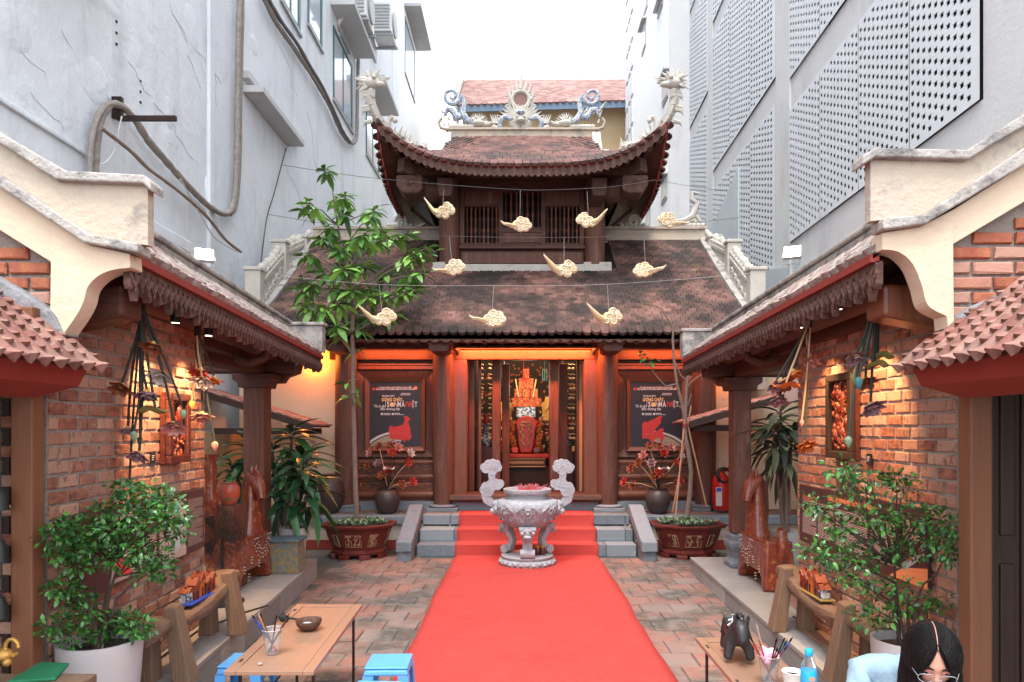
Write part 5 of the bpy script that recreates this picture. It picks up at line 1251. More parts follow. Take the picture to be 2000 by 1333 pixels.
# ---- stone incense burner
B = Vector((.104, 8.28, 0))
t = thing('incense_burner', 'carved pale stone incense burner with cloud shaped handles standing on the red carpet', 'incense burner', tuple(B))
g = MB(); g.lathe([(.30,.008),(.325,.02),(.335,.05),(.33,.075),(.30,.09),(.295,.10),(.31,.108),(.315,.125),(.305,.13),(.0,.131)], tuple(B), 40, wob=lambda a, z: 1+.02*math.cos(14*a)*(.02 < z < .08))
bs = g.build('round_base', BURN, t, smooth=True)
g = MB()
for k_ in range(28):
    a = 2*PI*k_/28; g.ball((B.x+.325*math.cos(a), B.y+.325*math.sin(a), .05+.008*(k_ % 2)), .03, 8, 5, (1,1,.8))
g.build('base_carving', BURN, bs, smooth=True)
def burwob(a, z): return 1+(.018*math.sin(a*9)+.012*math.sin(a*17+z*60)) if .52 < z < .78 else 1
prof = [(.02,.43),(.12,.435),(.20,.465),(.28,.52),(.34,.60),(.375,.68),(.385,.74),(.365,.785),(.33,.80),(.26,.805),(.245,.83),(.25,.865),(.285,.875),(.295,.89),(.295,.925),(.275,.93),(.262,.92),(.255,.89),(.0,.885)]
g = MB(); g.lathe(prof, tuple(B), 56, wob=burwob); bowl = g.build('bowl', BURN, t, smooth=True, ang=60)
g = MB()
def onbowl(a, z, extra=0):
    r = .30
    for (r0, z0), (r1, z1) in zip(prof, prof[1:]):
        if z0 <= z <= z1 and z1 > z0: r = r0+(r1-r0)*(z-z0)/(z1-z0); break
    return Vector((B.x+(r+extra)*math.cos(a), B.y+(r+extra)*math.sin(a), z))
for k_ in range(8):                                # scroll medallions round the belly
    a0 = -PI/2+k_*PI/4
    g.tube([onbowl(a0+.11*math.cos(q*.5), .66+.05*math.sin(q*.5), .008) for q in range(14)], .012, 6)
    g.ball(tuple(onbowl(a0, .66, .0)), .03, 8, 6)
    for sg in (-1, 1):
        g.tube([onbowl(a0+sg*(.16+.12*(1-q/16)*math.cos(q*.6)), .69+.065*(1-q/16)*math.sin(q*.6), .010) for q in range(16)], .013, 6)
        for j in range(4): g.tube([onbowl(a0+sg*(.12+.03*j), .76-.01*j, .012), onbowl(a0+sg*(.17+.05*j), .73-.015*j, .02), onbowl(a0+sg*(.19+.05*j), .69-.02*j, .006)], [.012,.013,.005], 6)
        g.tube([onbowl(a0+sg*.08, .60, .0), onbowl(a0+sg*.16, .56, .012), onbowl(a0+sg*.24, .58, .012), onbowl(a0+sg*.26, .62, .005)], [.01,.014,.012,.006], 6)
for sg in (-1, 1):                                  # lion masks at the sides
    c = Vector((B.x+sg*.375, B.y-.03, .70)); g.ball(tuple(c), .075, 10, 8, (.8,1,1.3)); g.ball(tuple(c+Vector((sg*.04,-.03,-.04))), .04, 8, 6); g.ball(tuple(c+Vector((sg*.02,-.05,.05))), .025, 8, 6)
    for j in range(5): g.tube([c+Vector((0,0,.06)), c+Vector((-sg*.03,-.05,.09-.03*j)), c+Vector((-sg*.08,-.07,.07-.035*j))], [.02,.016,.005], 6)
g.build('bowl_relief', BURN, bowl, smooth=True)
def leg(a):
    g = MB(); u = Vector((math.cos(a), math.sin(a), 0)); s_ = Vector((-u.y, u.x, 0))
    pts = [(.255,.50,.085),(.275,.43,.078),(.235,.36,.062),(.205,.30,.055),(.215,.24,.06),(.245,.19,.064),(.25,.155,.06)]
    vs = []; 
    for (r, z, wd) in pts:
        for dx, dr in ((-1,.8),(1,.8),(1.0,-.7),(-1.0,-.7)):
            vs.append(tuple(B+u*(r+dr*wd*.75)+s_*dx*wd+Vector((0,0,z))))
    fs = [(i*4+j, i*4+(j+1)%4, (i+1)*4+(j+1)%4, (i+1)*4+j) for i in range(len(pts)-1) for j in range(4)]+[(3,2,1,0), tuple(len(vs)-4+j for j in range(4))]
    g.add(vs, fs)
    o = g.build('leg', BURN, t, bev=.012)
    g = MB(); g.tube([B+u*.28+s_*.085+Vector((0,0,.185)), B+u*.28-s_*.085+Vector((0,0,.185))], .052, 14)
    g.tube([B+u*.30+s_*.10+Vector((0,0,.47)), B+u*.30-s_*.10+Vector((0,0,.47))], .034, 10)
    c = B+u*.31+Vector((0,0,.43))
    g.ball(tuple(c), .07, 10, 7, (1,1,.7)); g.ball(tuple(c+u*.05+Vector((0,0,-.04))), .05, 10, 6, (1,1,.5))
    for q in (-1, 1): g.ball(tuple(c+u*.03+s_*q*.065+Vector((0,0,.0))), .024, 8, 6); g.ball(tuple(c+u*.06+s_*q*.03+Vector((0,0,.03))), .02, 8, 5)
    g.build('beast_face', BURN, o, smooth=True)
for a in (-90, 30, 150): leg(R(a))
def cloudhandle(sg):
    g = MB(); c = Vector((B.x+sg*.36, 0, 0))
    # outline of lobes, unioned visually as overlapping discs of the same slab thickness (staggered a little)
    k_ = 0
    def disc(x, z, r, y=.03):
        nonlocal k_; k_ += 1; e = .0012*k_
        pts = [(B.x+sg*x+r*math.cos(q*PI/12), z+r*math.sin(q*PI/12)) for q in range(24)]
        g.prism(pts, B.y-y-e, B.y+y+e)
    def ribbon(p):
        for (x0, z0, w0), (x1, z1, w1) in zip(p, p[1:]):
            for q in range(4):
                s_ = q/4; disc(x0+(x1-x0)*s_, z0+(z1-z0)*s_, w0+(w1-w0)*s_, .026)
    ribbon([(.40,.735,.03),(.44,.76,.045),(.485,.80,.055),(.50,.85,.055),(.48,.88,.05)])
    for (x, z, r) in ((.47,.905,.07),(.52,.915,.055),(.51,.96,.045),(.43,.955,.06),(.36,.965,.055),(.33,.985,.05),(.39,1.0,.05),(.45,.985,.045)): disc(x, z, r)
    ribbon([(.42,1.0,.045),(.425,1.06,.04),(.43,1.12,.045)])
    for (x, z, r) in ((.42,1.15,.06),(.50,1.17,.055),(.53,1.19,.04),(.47,1.22,.055),(.42,1.24,.045),(.37,1.22,.05),(.35,1.18,.045)): disc(x, z, r)
    o = g.build('cloud_handle', BURN, t, bev=0)
    g = MB()
    for (x, z, r, tt) in ((.50,.915,.04,1),(.40,.975,.038,-1),(.39,1.195,.035,1),(.46,1.18,.038,-1)):
        g.tube(spiral(Vector((B.x+sg*x, B.y-.055, z)), r, 1.4, sg*tt, 16), .006, 5)
    g.build('carved_spiral', BURN, o, smooth=True)
cloudhandle(-1); cloudhandle(1)
g = MB(); g.ball((B.x+.02, B.y, .89), .12, 14, 8, (1.1,1,.28)); 
for _ in range(140):
    x, y = random.gauss(.03,.06), random.gauss(0,.06); g.tube([(B.x+x,B.y+y,.90),(B.x+x*1.5+random.uniform(-.02,.02),B.y+y*1.4,.955+random.uniform(-.02,.03))], .0035, 4)
tag(g.build('incense_sticks', M('incense_pink', (.42,.06,.09), (.6,.2,.2), scale=60)), 'burnt pink incense stubs crowding the stone burner', 'incense')
for k_, (px, py) in enumerate(((1050, 1082), (1060, 1080))):
    c = P(px, py, 8.22); c.z = .13
    tt = thing('glass_jar', 'small dark red glass jar on the burner base, '+('left' if k_ == 0 else 'right')+' of the pair', 'jar', tuple(c))
    MB().lathe([(.028,.003),(.032,.01),(.032,.09),(.028,.095)], tuple(c), 14).build('jar_body', LACQD, tt, smooth=True); MB().lathe([(.03,.095),(.03,.11),(.0,.111)], tuple(c), 14).build('jar_lid', GOLD, tt, smooth=True)

# ---- leaves
def leafproto(L_, wd, fold=.25, curl=.25, seed=0, segs=4):
    rr = random.Random(seed); vs = []; fs = []
    prof = {4: (.0,.62,1.0,.72,0), 3: (.0,.9,.8,0), 6: (0,.55,.9,1.,.85,.5,0)}[segs]
    for i, p in enumerate(prof):
        s_ = i/(len(prof)-1); x = wd/2*p; y = L_*s_; z = -curl*L_*s_*s_
        if p == 0: vs.append((0, y, z))
        else: vs += [(-x, y, z+fold*x), (0, y, z), (x, y, z+fold*x)]
    n = len(prof)
    idx = [[0]]; c = 1
    for i in range(1, n-1): idx.append([c, c+1, c+2]); c += 3
    idx.append([c])
    fs += [(0, idx[1][1], idx[1][0]), (0, idx[1][2], idx[1][1])]
    for i in range(1, n-2):
        a, b = idx[i], idx[i+1]; fs += [(a[0],a[1],b[1],b[0]), (a[1],a[2],b[2],b[1])]
    a = idx[n-2]; fs += [(a[0],a[1],c), (a[1],a[2],c)]
    return vs, fs
def orient(p, d, roll=0.0, s_=1.0, up=(0,0,1)):
    """matrix whose +Y is d and +Z is near up"""
    d = Vector(d).normalized(); z = Vector(up)-d*d.dot(Vector(up))
    if z.length < .05: z = Vector((0,-1,.1))-d*d.dot(Vector((0,-1,.1)))
    z.normalize(); x = d.cross(z)
    mw = Matrix(((x.x,d.x,z.x,p[0]),(x.y,d.y,z.y,p[1]),(x.z,d.z,z.z,p[2]),(0,0,0,1)))
    return mw @ Matrix.Rotation(roll, 4, 'Y') @ Matrix.Scale(s_, 4)
def rdir(zlo=-1, zhi=1):
    a = random.uniform(0, 2*PI); z = random.uniform(zlo, zhi); r = math.sqrt(max(0, 1-z*z)); return Vector((r*math.cos(a), r*math.sin(a), z))
def wig(p, q, n=6, amp=.03, sag=0):
    p = Vector(p); q = Vector(q); out = []
    for i in range(n+1):
        s_ = i/n; v = p.lerp(q, s_)+Vector((random.uniform(-amp,amp), random.uniform(-amp,amp), random.uniform(-amp,amp)*.5-sag*math.sin(PI*s_)))*(0 < i < n); out.append(v)
    return out

# ---- octagonal planters
def planter(cx, cy, label, reedlab):
    t = thing('octagonal_planter', label, 'planter', (cx, cy, 0))
    def octv(r, z, r_off=R(22.5)): return [(cx+r*math.cos(r_off+k*PI/4), cy+r*math.sin(r_off+k*PI/4)*.9, z) for k in range(8)]
    def octloft(name, rz, mat, par=t, bev=.01):
        g = MB(); vs = []; 
        for r, z in rz: vs += octv(r, z)
        n = len(rz); fs = [(i*8+k, i*8+(k+1)%8, (i+1)*8+(k+1)%8, (i+1)*8+k) for i in range(n-1) for k in range(8)]+[tuple(range(7,-1,-1)), tuple((n-1)*8+k for k in range(8))]
        g.add(vs, fs); return g.build(name, mat, par, bev=bev)
    b = octloft('pot_body', [(.34,.04),(.36,.06),(.37,.09),(.33,.11),(.36,.17),(.41,.28),(.435,.38)], POTR)
    octloft('pot_rim', [(.44,.382),(.485,.39),(.50,.42),(.50,.435),(.45,.436),(.43,.40)], POTR, bev=.006)
    octloft('soil', [(.42,.40),(.42,.425)], SOIL, bev=0)
    for k_ in range(8):
        a = k_*PI/4+R(22.5)
        g = MB(); c = Vector((cx+.35*math.cos(a), cy+.35*.9*math.sin(a), 0)); g.bx(-.07,.07,-.04,.02,.0,.06, Matrix.Translation(c) @ Matrix.Rotation(a-PI/2, 4, 'Z')); g.build('foot', POTR, t, bev=.01)
    for k_ in range(8):                              # relief panels
        a = -PI/2+(k_)*PI/4; u = Vector((math.cos(a), .9*math.sin(a), 0)).normalized(); s_ = Vector((-u.y, u.x, 0))
        ap = math.cos(PI/8)
        r0, r1 = .345*ap, .408*ap; c0 = Vector((cx+r0*math.cos(a), cy+r0*.9*math.sin(a), .165)); c1 = Vector((cx+r1*math.cos(a), cy+r1*.9*math.sin(a), .315))
        nn = u*.010; g = MB(); hw = .095
        def Q(x, q): return c0.lerp(c1, q)+s_*x+nn
        for (a0, b0, a1, b1) in ((-hw,0,hw,0),(hw,0,hw,1),(hw,1,-hw,1),(-hw,1,-hw,0)): g.bar(Q(a0,b0), Q(a1,b1), .006, .006)
        rr = random.Random(k_+int(cx*10))
        for j in range(5):
            x0 = rr.uniform(-.07,.07); p = [Q(x0,.05)]
            for i in range(4): x0 += rr.uniform(-.025,.025); p.append(Q(max(-.08,min(.08,x0)), .05+.22*(i+1)))
            g.tube(p, .005, 5)
            for i in range(5):
                bq = p[rr.randrange(1, 5)]
                for q in range(4):
                    an = rr.uniform(0, 2*PI); e = bq+s_*math.cos(an)*.02+Vector((0,0,math.sin(an)*.02)); g.tube([bq, e], [.006,.003], 4)
        g.build('relief_panel', POTG, b)
    pr = [leafproto(.085, .022, .5, .12, i, 3) for i in range(3)]; ins = []
    for _ in range(60):
        a = random.uniform(0, 2*PI); r = math.sqrt(random.random())*.37; px_, py_ = cx+r*math.cos(a), cy+r*math.sin(a)*.88
        for q in range(9):
            d = Vector((math.cos(q*2.4), math.sin(q*2.4), random.uniform(.5,1.6))); ins.append((random.randrange(3), orient((px_, py_, .43), d, random.uniform(-.3,.3), random.uniform(.7,1.15))))
    s = thing('rosette_plants', reedlab, 'plant', (cx, cy, .43))
    pieces(s, 'succulent_leaf', pr, ins, SUCC, cap=280)
    return t
planter(P(702,0,8.86).x, 8.86, 'octagonal oxblood planter with gilded flower panels left of the temple steps', 'small pale green rosettes round the tall leafy tree in the left planter')
planter(P(1342,0,8.86).x, 8.86, 'octagonal oxblood planter with gilded panels holding a bare staked tree, right of the steps', 'small striped rosettes round the bare staked trunk in the right planter')
# ---- leafy tree in the left planter
YT = 8.86
t = thing('leafy_tree', 'slender young tree with drooping glossy green leaves in the left planter', 'tree', tuple(P(697, 1010, YT)))
tr = [P(x, y, YT) for x, y in ((697,1015),(694,940),(692,860),(690,780),(690,700),(688,650),(690,610),(684,570),(676,530),(668,490),(660,440),(652,395),(649,365))]
g = MB(); g.tube(tr, [.036,.034,.032,.031,.029,.027,.025,.022,.019,.016,.012,.009,.006], 10); tk = g.build('trunk', BARK, t, smooth=True)
ends = [(600,415),(640,365),(652,355),(690,400),(720,395),(752,425),(790,440),(805,485),(840,492),(735,470),(700,450),(640,440),(610,455),(590,500),(640,505),(675,500),(715,520),(760,520),(800,545),(780,580),(740,590),(700,575),(655,560),(610,560),(575,560),(625,600),(665,600),(720,610),(762,600),(655,640),(688,625),(600,610),(620,530),(700,480),(650,470),(765,470),(590,585),(735,560),(660,530),(745,450),(620,420),(680,430),(830,520),(815,560),(850,500),(570,590),(690,540),(720,560),(640,560)]
low = [(675,745),(700,680),(660,655),(680,775),(705,650)]
pr = [leafproto(.27, .098, .25, .28, 1), leafproto(.24, .09, .3, .2, 2), leafproto(.29, .095, .2, .38, 3), leafproto(.18, .07, .3, .2, 4)]
ins = []; g = MB(); rng = random.Random(11)
for i, (x, y) in enumerate(ends+low):
    yy = YT+(rng.uniform(-.55,.5) if i < len(ends) else rng.uniform(-.1,.1)); e = P(x, y, YT); e.y = yy
    base = min(tr[3:] if i >= len(ends) else tr[5:], key=lambda q: abs(q.z-(e.z-.12-.35*abs(e.x-q.x))))
    br = wig(base, e, 6, .02, -.03); g.tube(br, [.012,.010,.009,.008,.006,.005,.004], 6)
    nl = rng.randint(15, 21) if i < len(ends) else rng.randint(5, 7)
    for k_ in range(nl):
        a = k_*2.4+rng.uniform(-.3,.3); s_ = k_/nl
        pp = br[-1].lerp(br[-3], s_*.9)
        d = Vector((math.cos(a), math.sin(a), .55-1.35*s_-rng.uniform(0,.25)))
        ins.append((rng.randrange(3) if s_ > .15 else 3, orient(pp, d, rng.uniform(-.6,.6), rng.uniform(.5,1.0))))
g.build('branches', BARK, tk, smooth=True)
pieces(t, 'leaf', pr, ins, LEAF, cap=290, smooth=True)
# ---- bare tree with stakes in the right planter
t = thing('bare_tree', 'nearly leafless young tree tied to bamboo stakes in the right planter', 'tree', tuple(P(1338, 1012, YT)))
g = MB(); g.tube([P(x, y, YT) for x, y in ((1342,1008),(1348,960),(1350,920),(1344,880),(1338,850),(1339,800),(1341,760),(1344,725))], [.034,.032,.03,.03,.028,.024,.02,.016], 10)
g.tube([P(x, y, YT) for x, y in ((1339,830),(1332,790),(1322,750),(1316,700),(1314,660),(1315,637))], [.022,.02,.02,.018,.015,.012], 9)
tk = g.build('trunk', BARK, t, smooth=True)
g = MB()
for pts in ([(1315,637),(1303,622),(1293,605),(1280,598),(1262,594)], [(1315,637),(1326,628),(1334,622),(1336,600),(1337,575),(1339,562)], [(1322,750),(1300,755),(1282,735),(1272,720),(1268,705)], [(1270,716),(1262,712),(1256,713)], [(1344,745),(1330,735),(1322,715),(1316,700)], [(1344,755),(1352,745),(1365,735),(1376,728)], [(1346,740),(1349,735),(1350,728)], [(1338,802),(1328,795),(1322,790)], [(1340,800),(1347,780),(1350,770)]):
    g.tube([P(x, y, YT) for x, y in pts], [.010-.0012*i for i in range(len(pts))], 6)
g.build('branches', BARK, tk, smooth=True)
ins = []
for (x, y) in ((1268,706),(1262,702),(1274,703),(1250,692),(1247,696),(1254,694),(1418,740)):
    for k_ in range(2): ins.append((k_, orient(P(x, y, YT), (random.uniform(-.6,.9), -.4, random.uniform(-.4,.3)), random.uniform(-.6,.6), .55)))
pieces(t, 'leaf', [leafproto(.2,.1,.3,.3,8), leafproto(.18,.1,.3,.4,9)], ins, M('fresh_leaf', (.07,.26,.05), (.05,.18,.04), rnd=.3, scale=9, rough=.35), cap=50, smooth=True)
for k_, (a, b) in enumerate((((1319,1012),(1339,800)), ((1380,990),(1336,800)), ((1314,1000),(1345,820)))):
    pa, pb = P(*a, YT-.1+.1*k_), P(*b, YT); g = MB(); g.tube([pa, pa.lerp(pb, .5), pb+(pb-pa)*.15], .010, 7)
    tag(g.build('bamboo_stake', BAMBOO, smooth=True), 'bamboo stake propping the bare tree, '+('upright one on the left' if k_ == 0 else 'the one leaning from the right' if k_ == 1 else 'thin one behind'), 'stake')
g = MB(); 
for z in (0, .02, .035): g.tube([P(1338,833,YT)+Vector((.036*math.cos(q*PI/6), .036*math.sin(q*PI/6), z)) for q in range(13)], .005, 5)
tag(g.build('tie_string', REDL), 'red string tying the stakes to the bare tree', 'string')
# ---- lotus flower meshes
def petalproto(L_, wd, curl, seed=0):
    rr = random.Random(seed); vs = []; fs = []; n = 5; wdt = (.25,.75,1.,.8,.08)
    for i in range(n):
        s_ = i/(n-1); y = L_*s_*.9; z = curl*L_*(s_**1.8)+.0
        for j in (-1, 0, 1): vs.append((j*wd/2*wdt[i], y, z+abs(j)*wd*.28*wdt[i]+rr.uniform(-.002,.002)))
    for i in range(n-1):
        for j in range(2): a = i*3+j; fs.append((a, a+1, a+4, a+3))
    return vs, fs
PETS = {}
def petal_mesh(L_, wd, curl, mat, seed):
    k = (round(L_,3), round(wd,3), round(curl,2), mat.name, seed)
    if k not in PETS:
        m = MB(); m.add(*petalproto(L_, wd, curl, seed)); me = m.mesh('petal'); me.materials.append(mat); me.polygons.foreach_set('use_smooth', [True]*len(me.polygons)); PETS[k] = me
    return PETS[k]
def lotus(par, p, axis, r, mat, mat2=None, sep=True):
    """open flower whose face looks along axis"""
    q = orient(p, axis).to_3x3().to_4x4(); q = Matrix.Translation(Vector(p)) @ q @ Matrix.Rotation(R(-90), 4, 'X')
    # local +Z now along axis? build: centre then petals radiating
    g = MB(); g.lathe([(.06*r,-.22*r),(.20*r,-.05*r),(.24*r,.10*r),(.22*r,.14*r),(.0,.15*r)], (0,0,0), 10)
    fl = g.build('flower', COLS['gold'] if mat2 is None else mat2, par, smooth=True, mw=q)
    allm = MB()
    for ring, (n, tilt, sc) in enumerate(((7, 12, 1.0), (6, 38, .85), (5, 60, .62))):
        for k_ in range(n):
            a = 2*PI*k_/n+ring*.4+random.uniform(-.1,.1)
            ml = Matrix.Rotation(a, 4, 'Z') @ Matrix.Translation((0, .10*r, 0)) @ Matrix.Rotation(R(tilt+random.uniform(-8,8)), 4, 'X') @ Matrix.Scale(sc, 4)
            if sep: link('petal', petal_mesh(r, r*.52, .25, mat, (k_+ring) % 3), fl, q @ ml)
            else: allm.add(*petalproto(r, r*.52, .25, k_), mw=ml)
    if not sep: allm.build('petals', mat, fl, smooth=True, mw=q)
    return fl
def bud(par, p, r, mat, down=True):
    s_ = -1 if down else 1; q = Vector(p)
    g = MB(); g.lathe([(.15*r,0),(.55*r,-.35*r*1),(.62*r,-.8*r),(.45*r,-1.4*r),(.12*r,-1.95*r),(.0,-2.1*r)], tuple(q), 12, wob=lambda a, z: 1+.09*math.cos(5*a+z*12)); g.v = [(x, y, q.z+(z-q.z)*(1 if down else -1)) for x, y, z in g.v]
    return g.build('bud', mat, par, smooth=True)
def lotusleaf(par, p, r, mat):
    g = MB(); n = 18; vs = [(p[0], p[1], p[2])]
    for i in range(n): a = 2*PI*i/n; vs.append((p[0]+r*math.cos(a), p[1]+r*.8*math.sin(a), p[2]+.018*math.sin(3*a)-.012))
    for i in range(n): a = 2*PI*i/n; vs.append((p[0]+r*.6*math.cos(a), p[1]+r*.5*math.sin(a), p[2]+.010*math.sin(3*a)-.028))
    fs = [(0, 1+n+i, 1+n+(i+1)%n) for i in range(n)]+[(1+n+i, 1+i, 1+(i+1)%n, 1+n+(i+1)%n) for i in range(n)]
    g.add(vs, fs); return g.build('leaf', mat, par, smooth=True)
def hanging(label, top, Y, items, side):
    p0 = P(*top, Y); t = thing('hanging_lotus_bunch', label, 'lotus bunch', tuple(p0), 'lacquered lotus bunches hanging upside down')
    for k_, (kind, px, py, dY, r, c, st) in enumerate(items):
        e = P(px, py, Y+dY); s0 = p0+Vector((random.uniform(-.012,.012), random.uniform(-.012,.012), 0))
        bow = Vector((random.uniform(-.015,.015), random.uniform(-.02,.02), -.0))
        pts = [s0.lerp(e, q/6)+bow*math.sin(PI*q/6) for q in range(7)]
        MB().tube(pts, .0068 if kind != 'bud' else .006, 7).build('stem', {'d': STEM, 'g': STEMG, 'b': STEMB}[st], t, smooth=True)
        if kind == 'fl': lotus(t, e, (random.uniform(-.35,.35), -.45+random.uniform(-.3,.3), -.85), r, COLS[c])
        elif kind == 'bud': bud(t, e, r, COLS[c])
        else: lotusleaf(t, e, r, COLS[c])
    MB().tube([p0+Vector((0,0,-.03)), p0+Vector((0,0,.10))], .02, 8).build('tie', STEM, t)
hanging('large left bunch of upside down lotus flowers nearest the camera', (276,604), 3.62,
    [('fl',237,752,0,.075,'rust','d'), ('fl',299,672,-.03,.075,'rust','d'), ('fl',318,730,.06,.085,'white','d'), ('fl',287,765,.02,.075,'plum','d'), ('leaf',303,795,.03,.095,'olive','g'),
     ('fl',340,828,0,.08,'pink','d'), ('bud',358,800,.05,.026,'green','d'), ('bud',262,842,0,.03,'green','g'), ('bud',274,853,.05,.024,'olive','d'), ('fl',272,885,.02,.07,'plum','d'), ('fl',250,835,.06,.06,'plum','d'), ('bud',253,940,.05,.02,'pink','d')], -1)
hanging('smaller left bunch of lotus flowers beside the wall end', (386,648), 4.55,
    [('fl',391,722,0,.085,'red','d'), ('fl',396,740,-.08,.085,'white','b'), ('fl',419,738,0,.07,'orange','d'), ('bud',375,782,0,.03,'gold','b'), ('fl',395,808,.03,.085,'pink','d'), ('bud',420,862,0,.034,'pink','g')], -1)
hanging('large right bunch of upside down lotus flowers nearest the camera', (1711,578), 3.55,
    [('fl',1672,695,0,.075,'plum','d'), ('leaf',1714,690,.05,.085,'olive','d'), ('leaf',1707,706,.0,.075,'olive','d'), ('bud',1677,736,-.04,.034,'teal','g'), ('fl',1690,742,.05,.065,'rust','g'), ('fl',1700,790,0,.078,'plum','d'), ('bud',1657,852,-.03,.03,'green','g'), ('bud',1668,728,.04,.03,'olive','b')], 1)
hanging('right bunch of orange lotus flowers beside the post', (1580,632), 4.45,
    [('fl',1584,700,0,.075,'pink','b'), ('fl',1550,725,0,.08,'orange','d'), ('fl',1527,745,.03,.095,'rust','d'), ('leaf',1535,748,-.06,.09,'orange','b'), ('fl',1520,778,.05,.08,'plum','d'), ('bud',1566,820,0,.024,'pink','b'), ('fl',1573,866,0,.08,'orange','g'), ('fl',1512,750,0,.07,'plum','d')], 1)

# ---- vases with lacquered lotus arrangements on the temple platform
def vase(px, Y, label, lab2, seed, dark):
    rr = random.Random(seed); x = P(px, 0, Y).x; z0 = .47
    v = MB(); v.lathe([(.10,0),(.14,.05),(.175,.15),(.18,.22),(.155,.29),(.12,.32),(.125,.345),(.135,.35),(.11,.345),(.0,.30)], (x, Y, z0), 24)
    o = v.build('vase', JARD, smooth=True); tag(o, label, 'vase')
    t = thing('lotus_arrangement', lab2, 'flower arrangement', (x, Y, z0+.33))
    sc = F/Y
    offs = [(-58,-118,'rust'),(-38,-125,'rust'),(-32,-150,'pink'),(-20,-168,'rust'),(2,-170,'rust'),(12,-152,'red'),(28,-165,'pink'),(45,-150,'white'),(-50,-75,'rust'),(30,-78,'rust'),(50,-80,'red'),(-18,-128,'plum'),(0,-108,'red'),(38,-128,'red'),(-72,-80,'red'),(-10,-95,'rust')]
    for (dx, dy, c) in offs:
        e = Vector((x+(dx*.9+rr.uniform(-4,4))/sc, Y+rr.uniform(-.14,.08), z0+.38+(-dy-72)*.78/sc+rr.uniform(-.02,.02))); s0 = Vector((x, Y, z0+.33))
        MB().tube([s0, s0.lerp(e, .5)+Vector((0,0,.03)), e], .006, 5).build('stem', STEMB if rr.random() < .4 else STEM, t, smooth=True)
        lotus(t, e, ((dx/60), -.8, .5), .082, COLS[c], sep=False)
    lotusleaf(t, (x+.05, Y-.16, z0+.33+.32), .08, COLS['white'])
vase(757, 9.62, 'round brown clay vase on the platform left of the steps', 'red and rust lacquered lotus flowers fanning out of the left clay vase', 3, 0)
vase(1285, 9.62, 'round dark clay vase on the platform right of the steps', 'red and orange lacquered lotus flowers fanning out of the right clay vase', 9, 1)

# ---- lettering helper
def text(par, s, mw, size, mat, name='lettering', bold=0.0, ext=.0006, align='CENTER', sx=1.0):
    cu = bpy.data.curves.new(name, 'FONT'); cu.body = s; cu.size = size; cu.extrude = ext; cu.align_x = align; cu.align_y = 'CENTER'; cu.offset = bold; cu.resolution_u = 2
    o = bpy.data.objects.new(name, cu); col.objects.link(o)
    dg = bpy.context.evaluated_depsgraph_get(); me = bpy.data.meshes.new_from_object(o.evaluated_get(dg)); bpy.data.objects.remove(o)
    me.materials.clear(); me.materials.append(mat)
    return link(name, me, par, mw @ Matrix.Diagonal((sx, 1, 1, 1)))
FR = lambda x, y, z: Matrix.Translation((x, y, z)) @ Matrix.Rotation(R(90), 4, 'X')      # lettering facing the camera
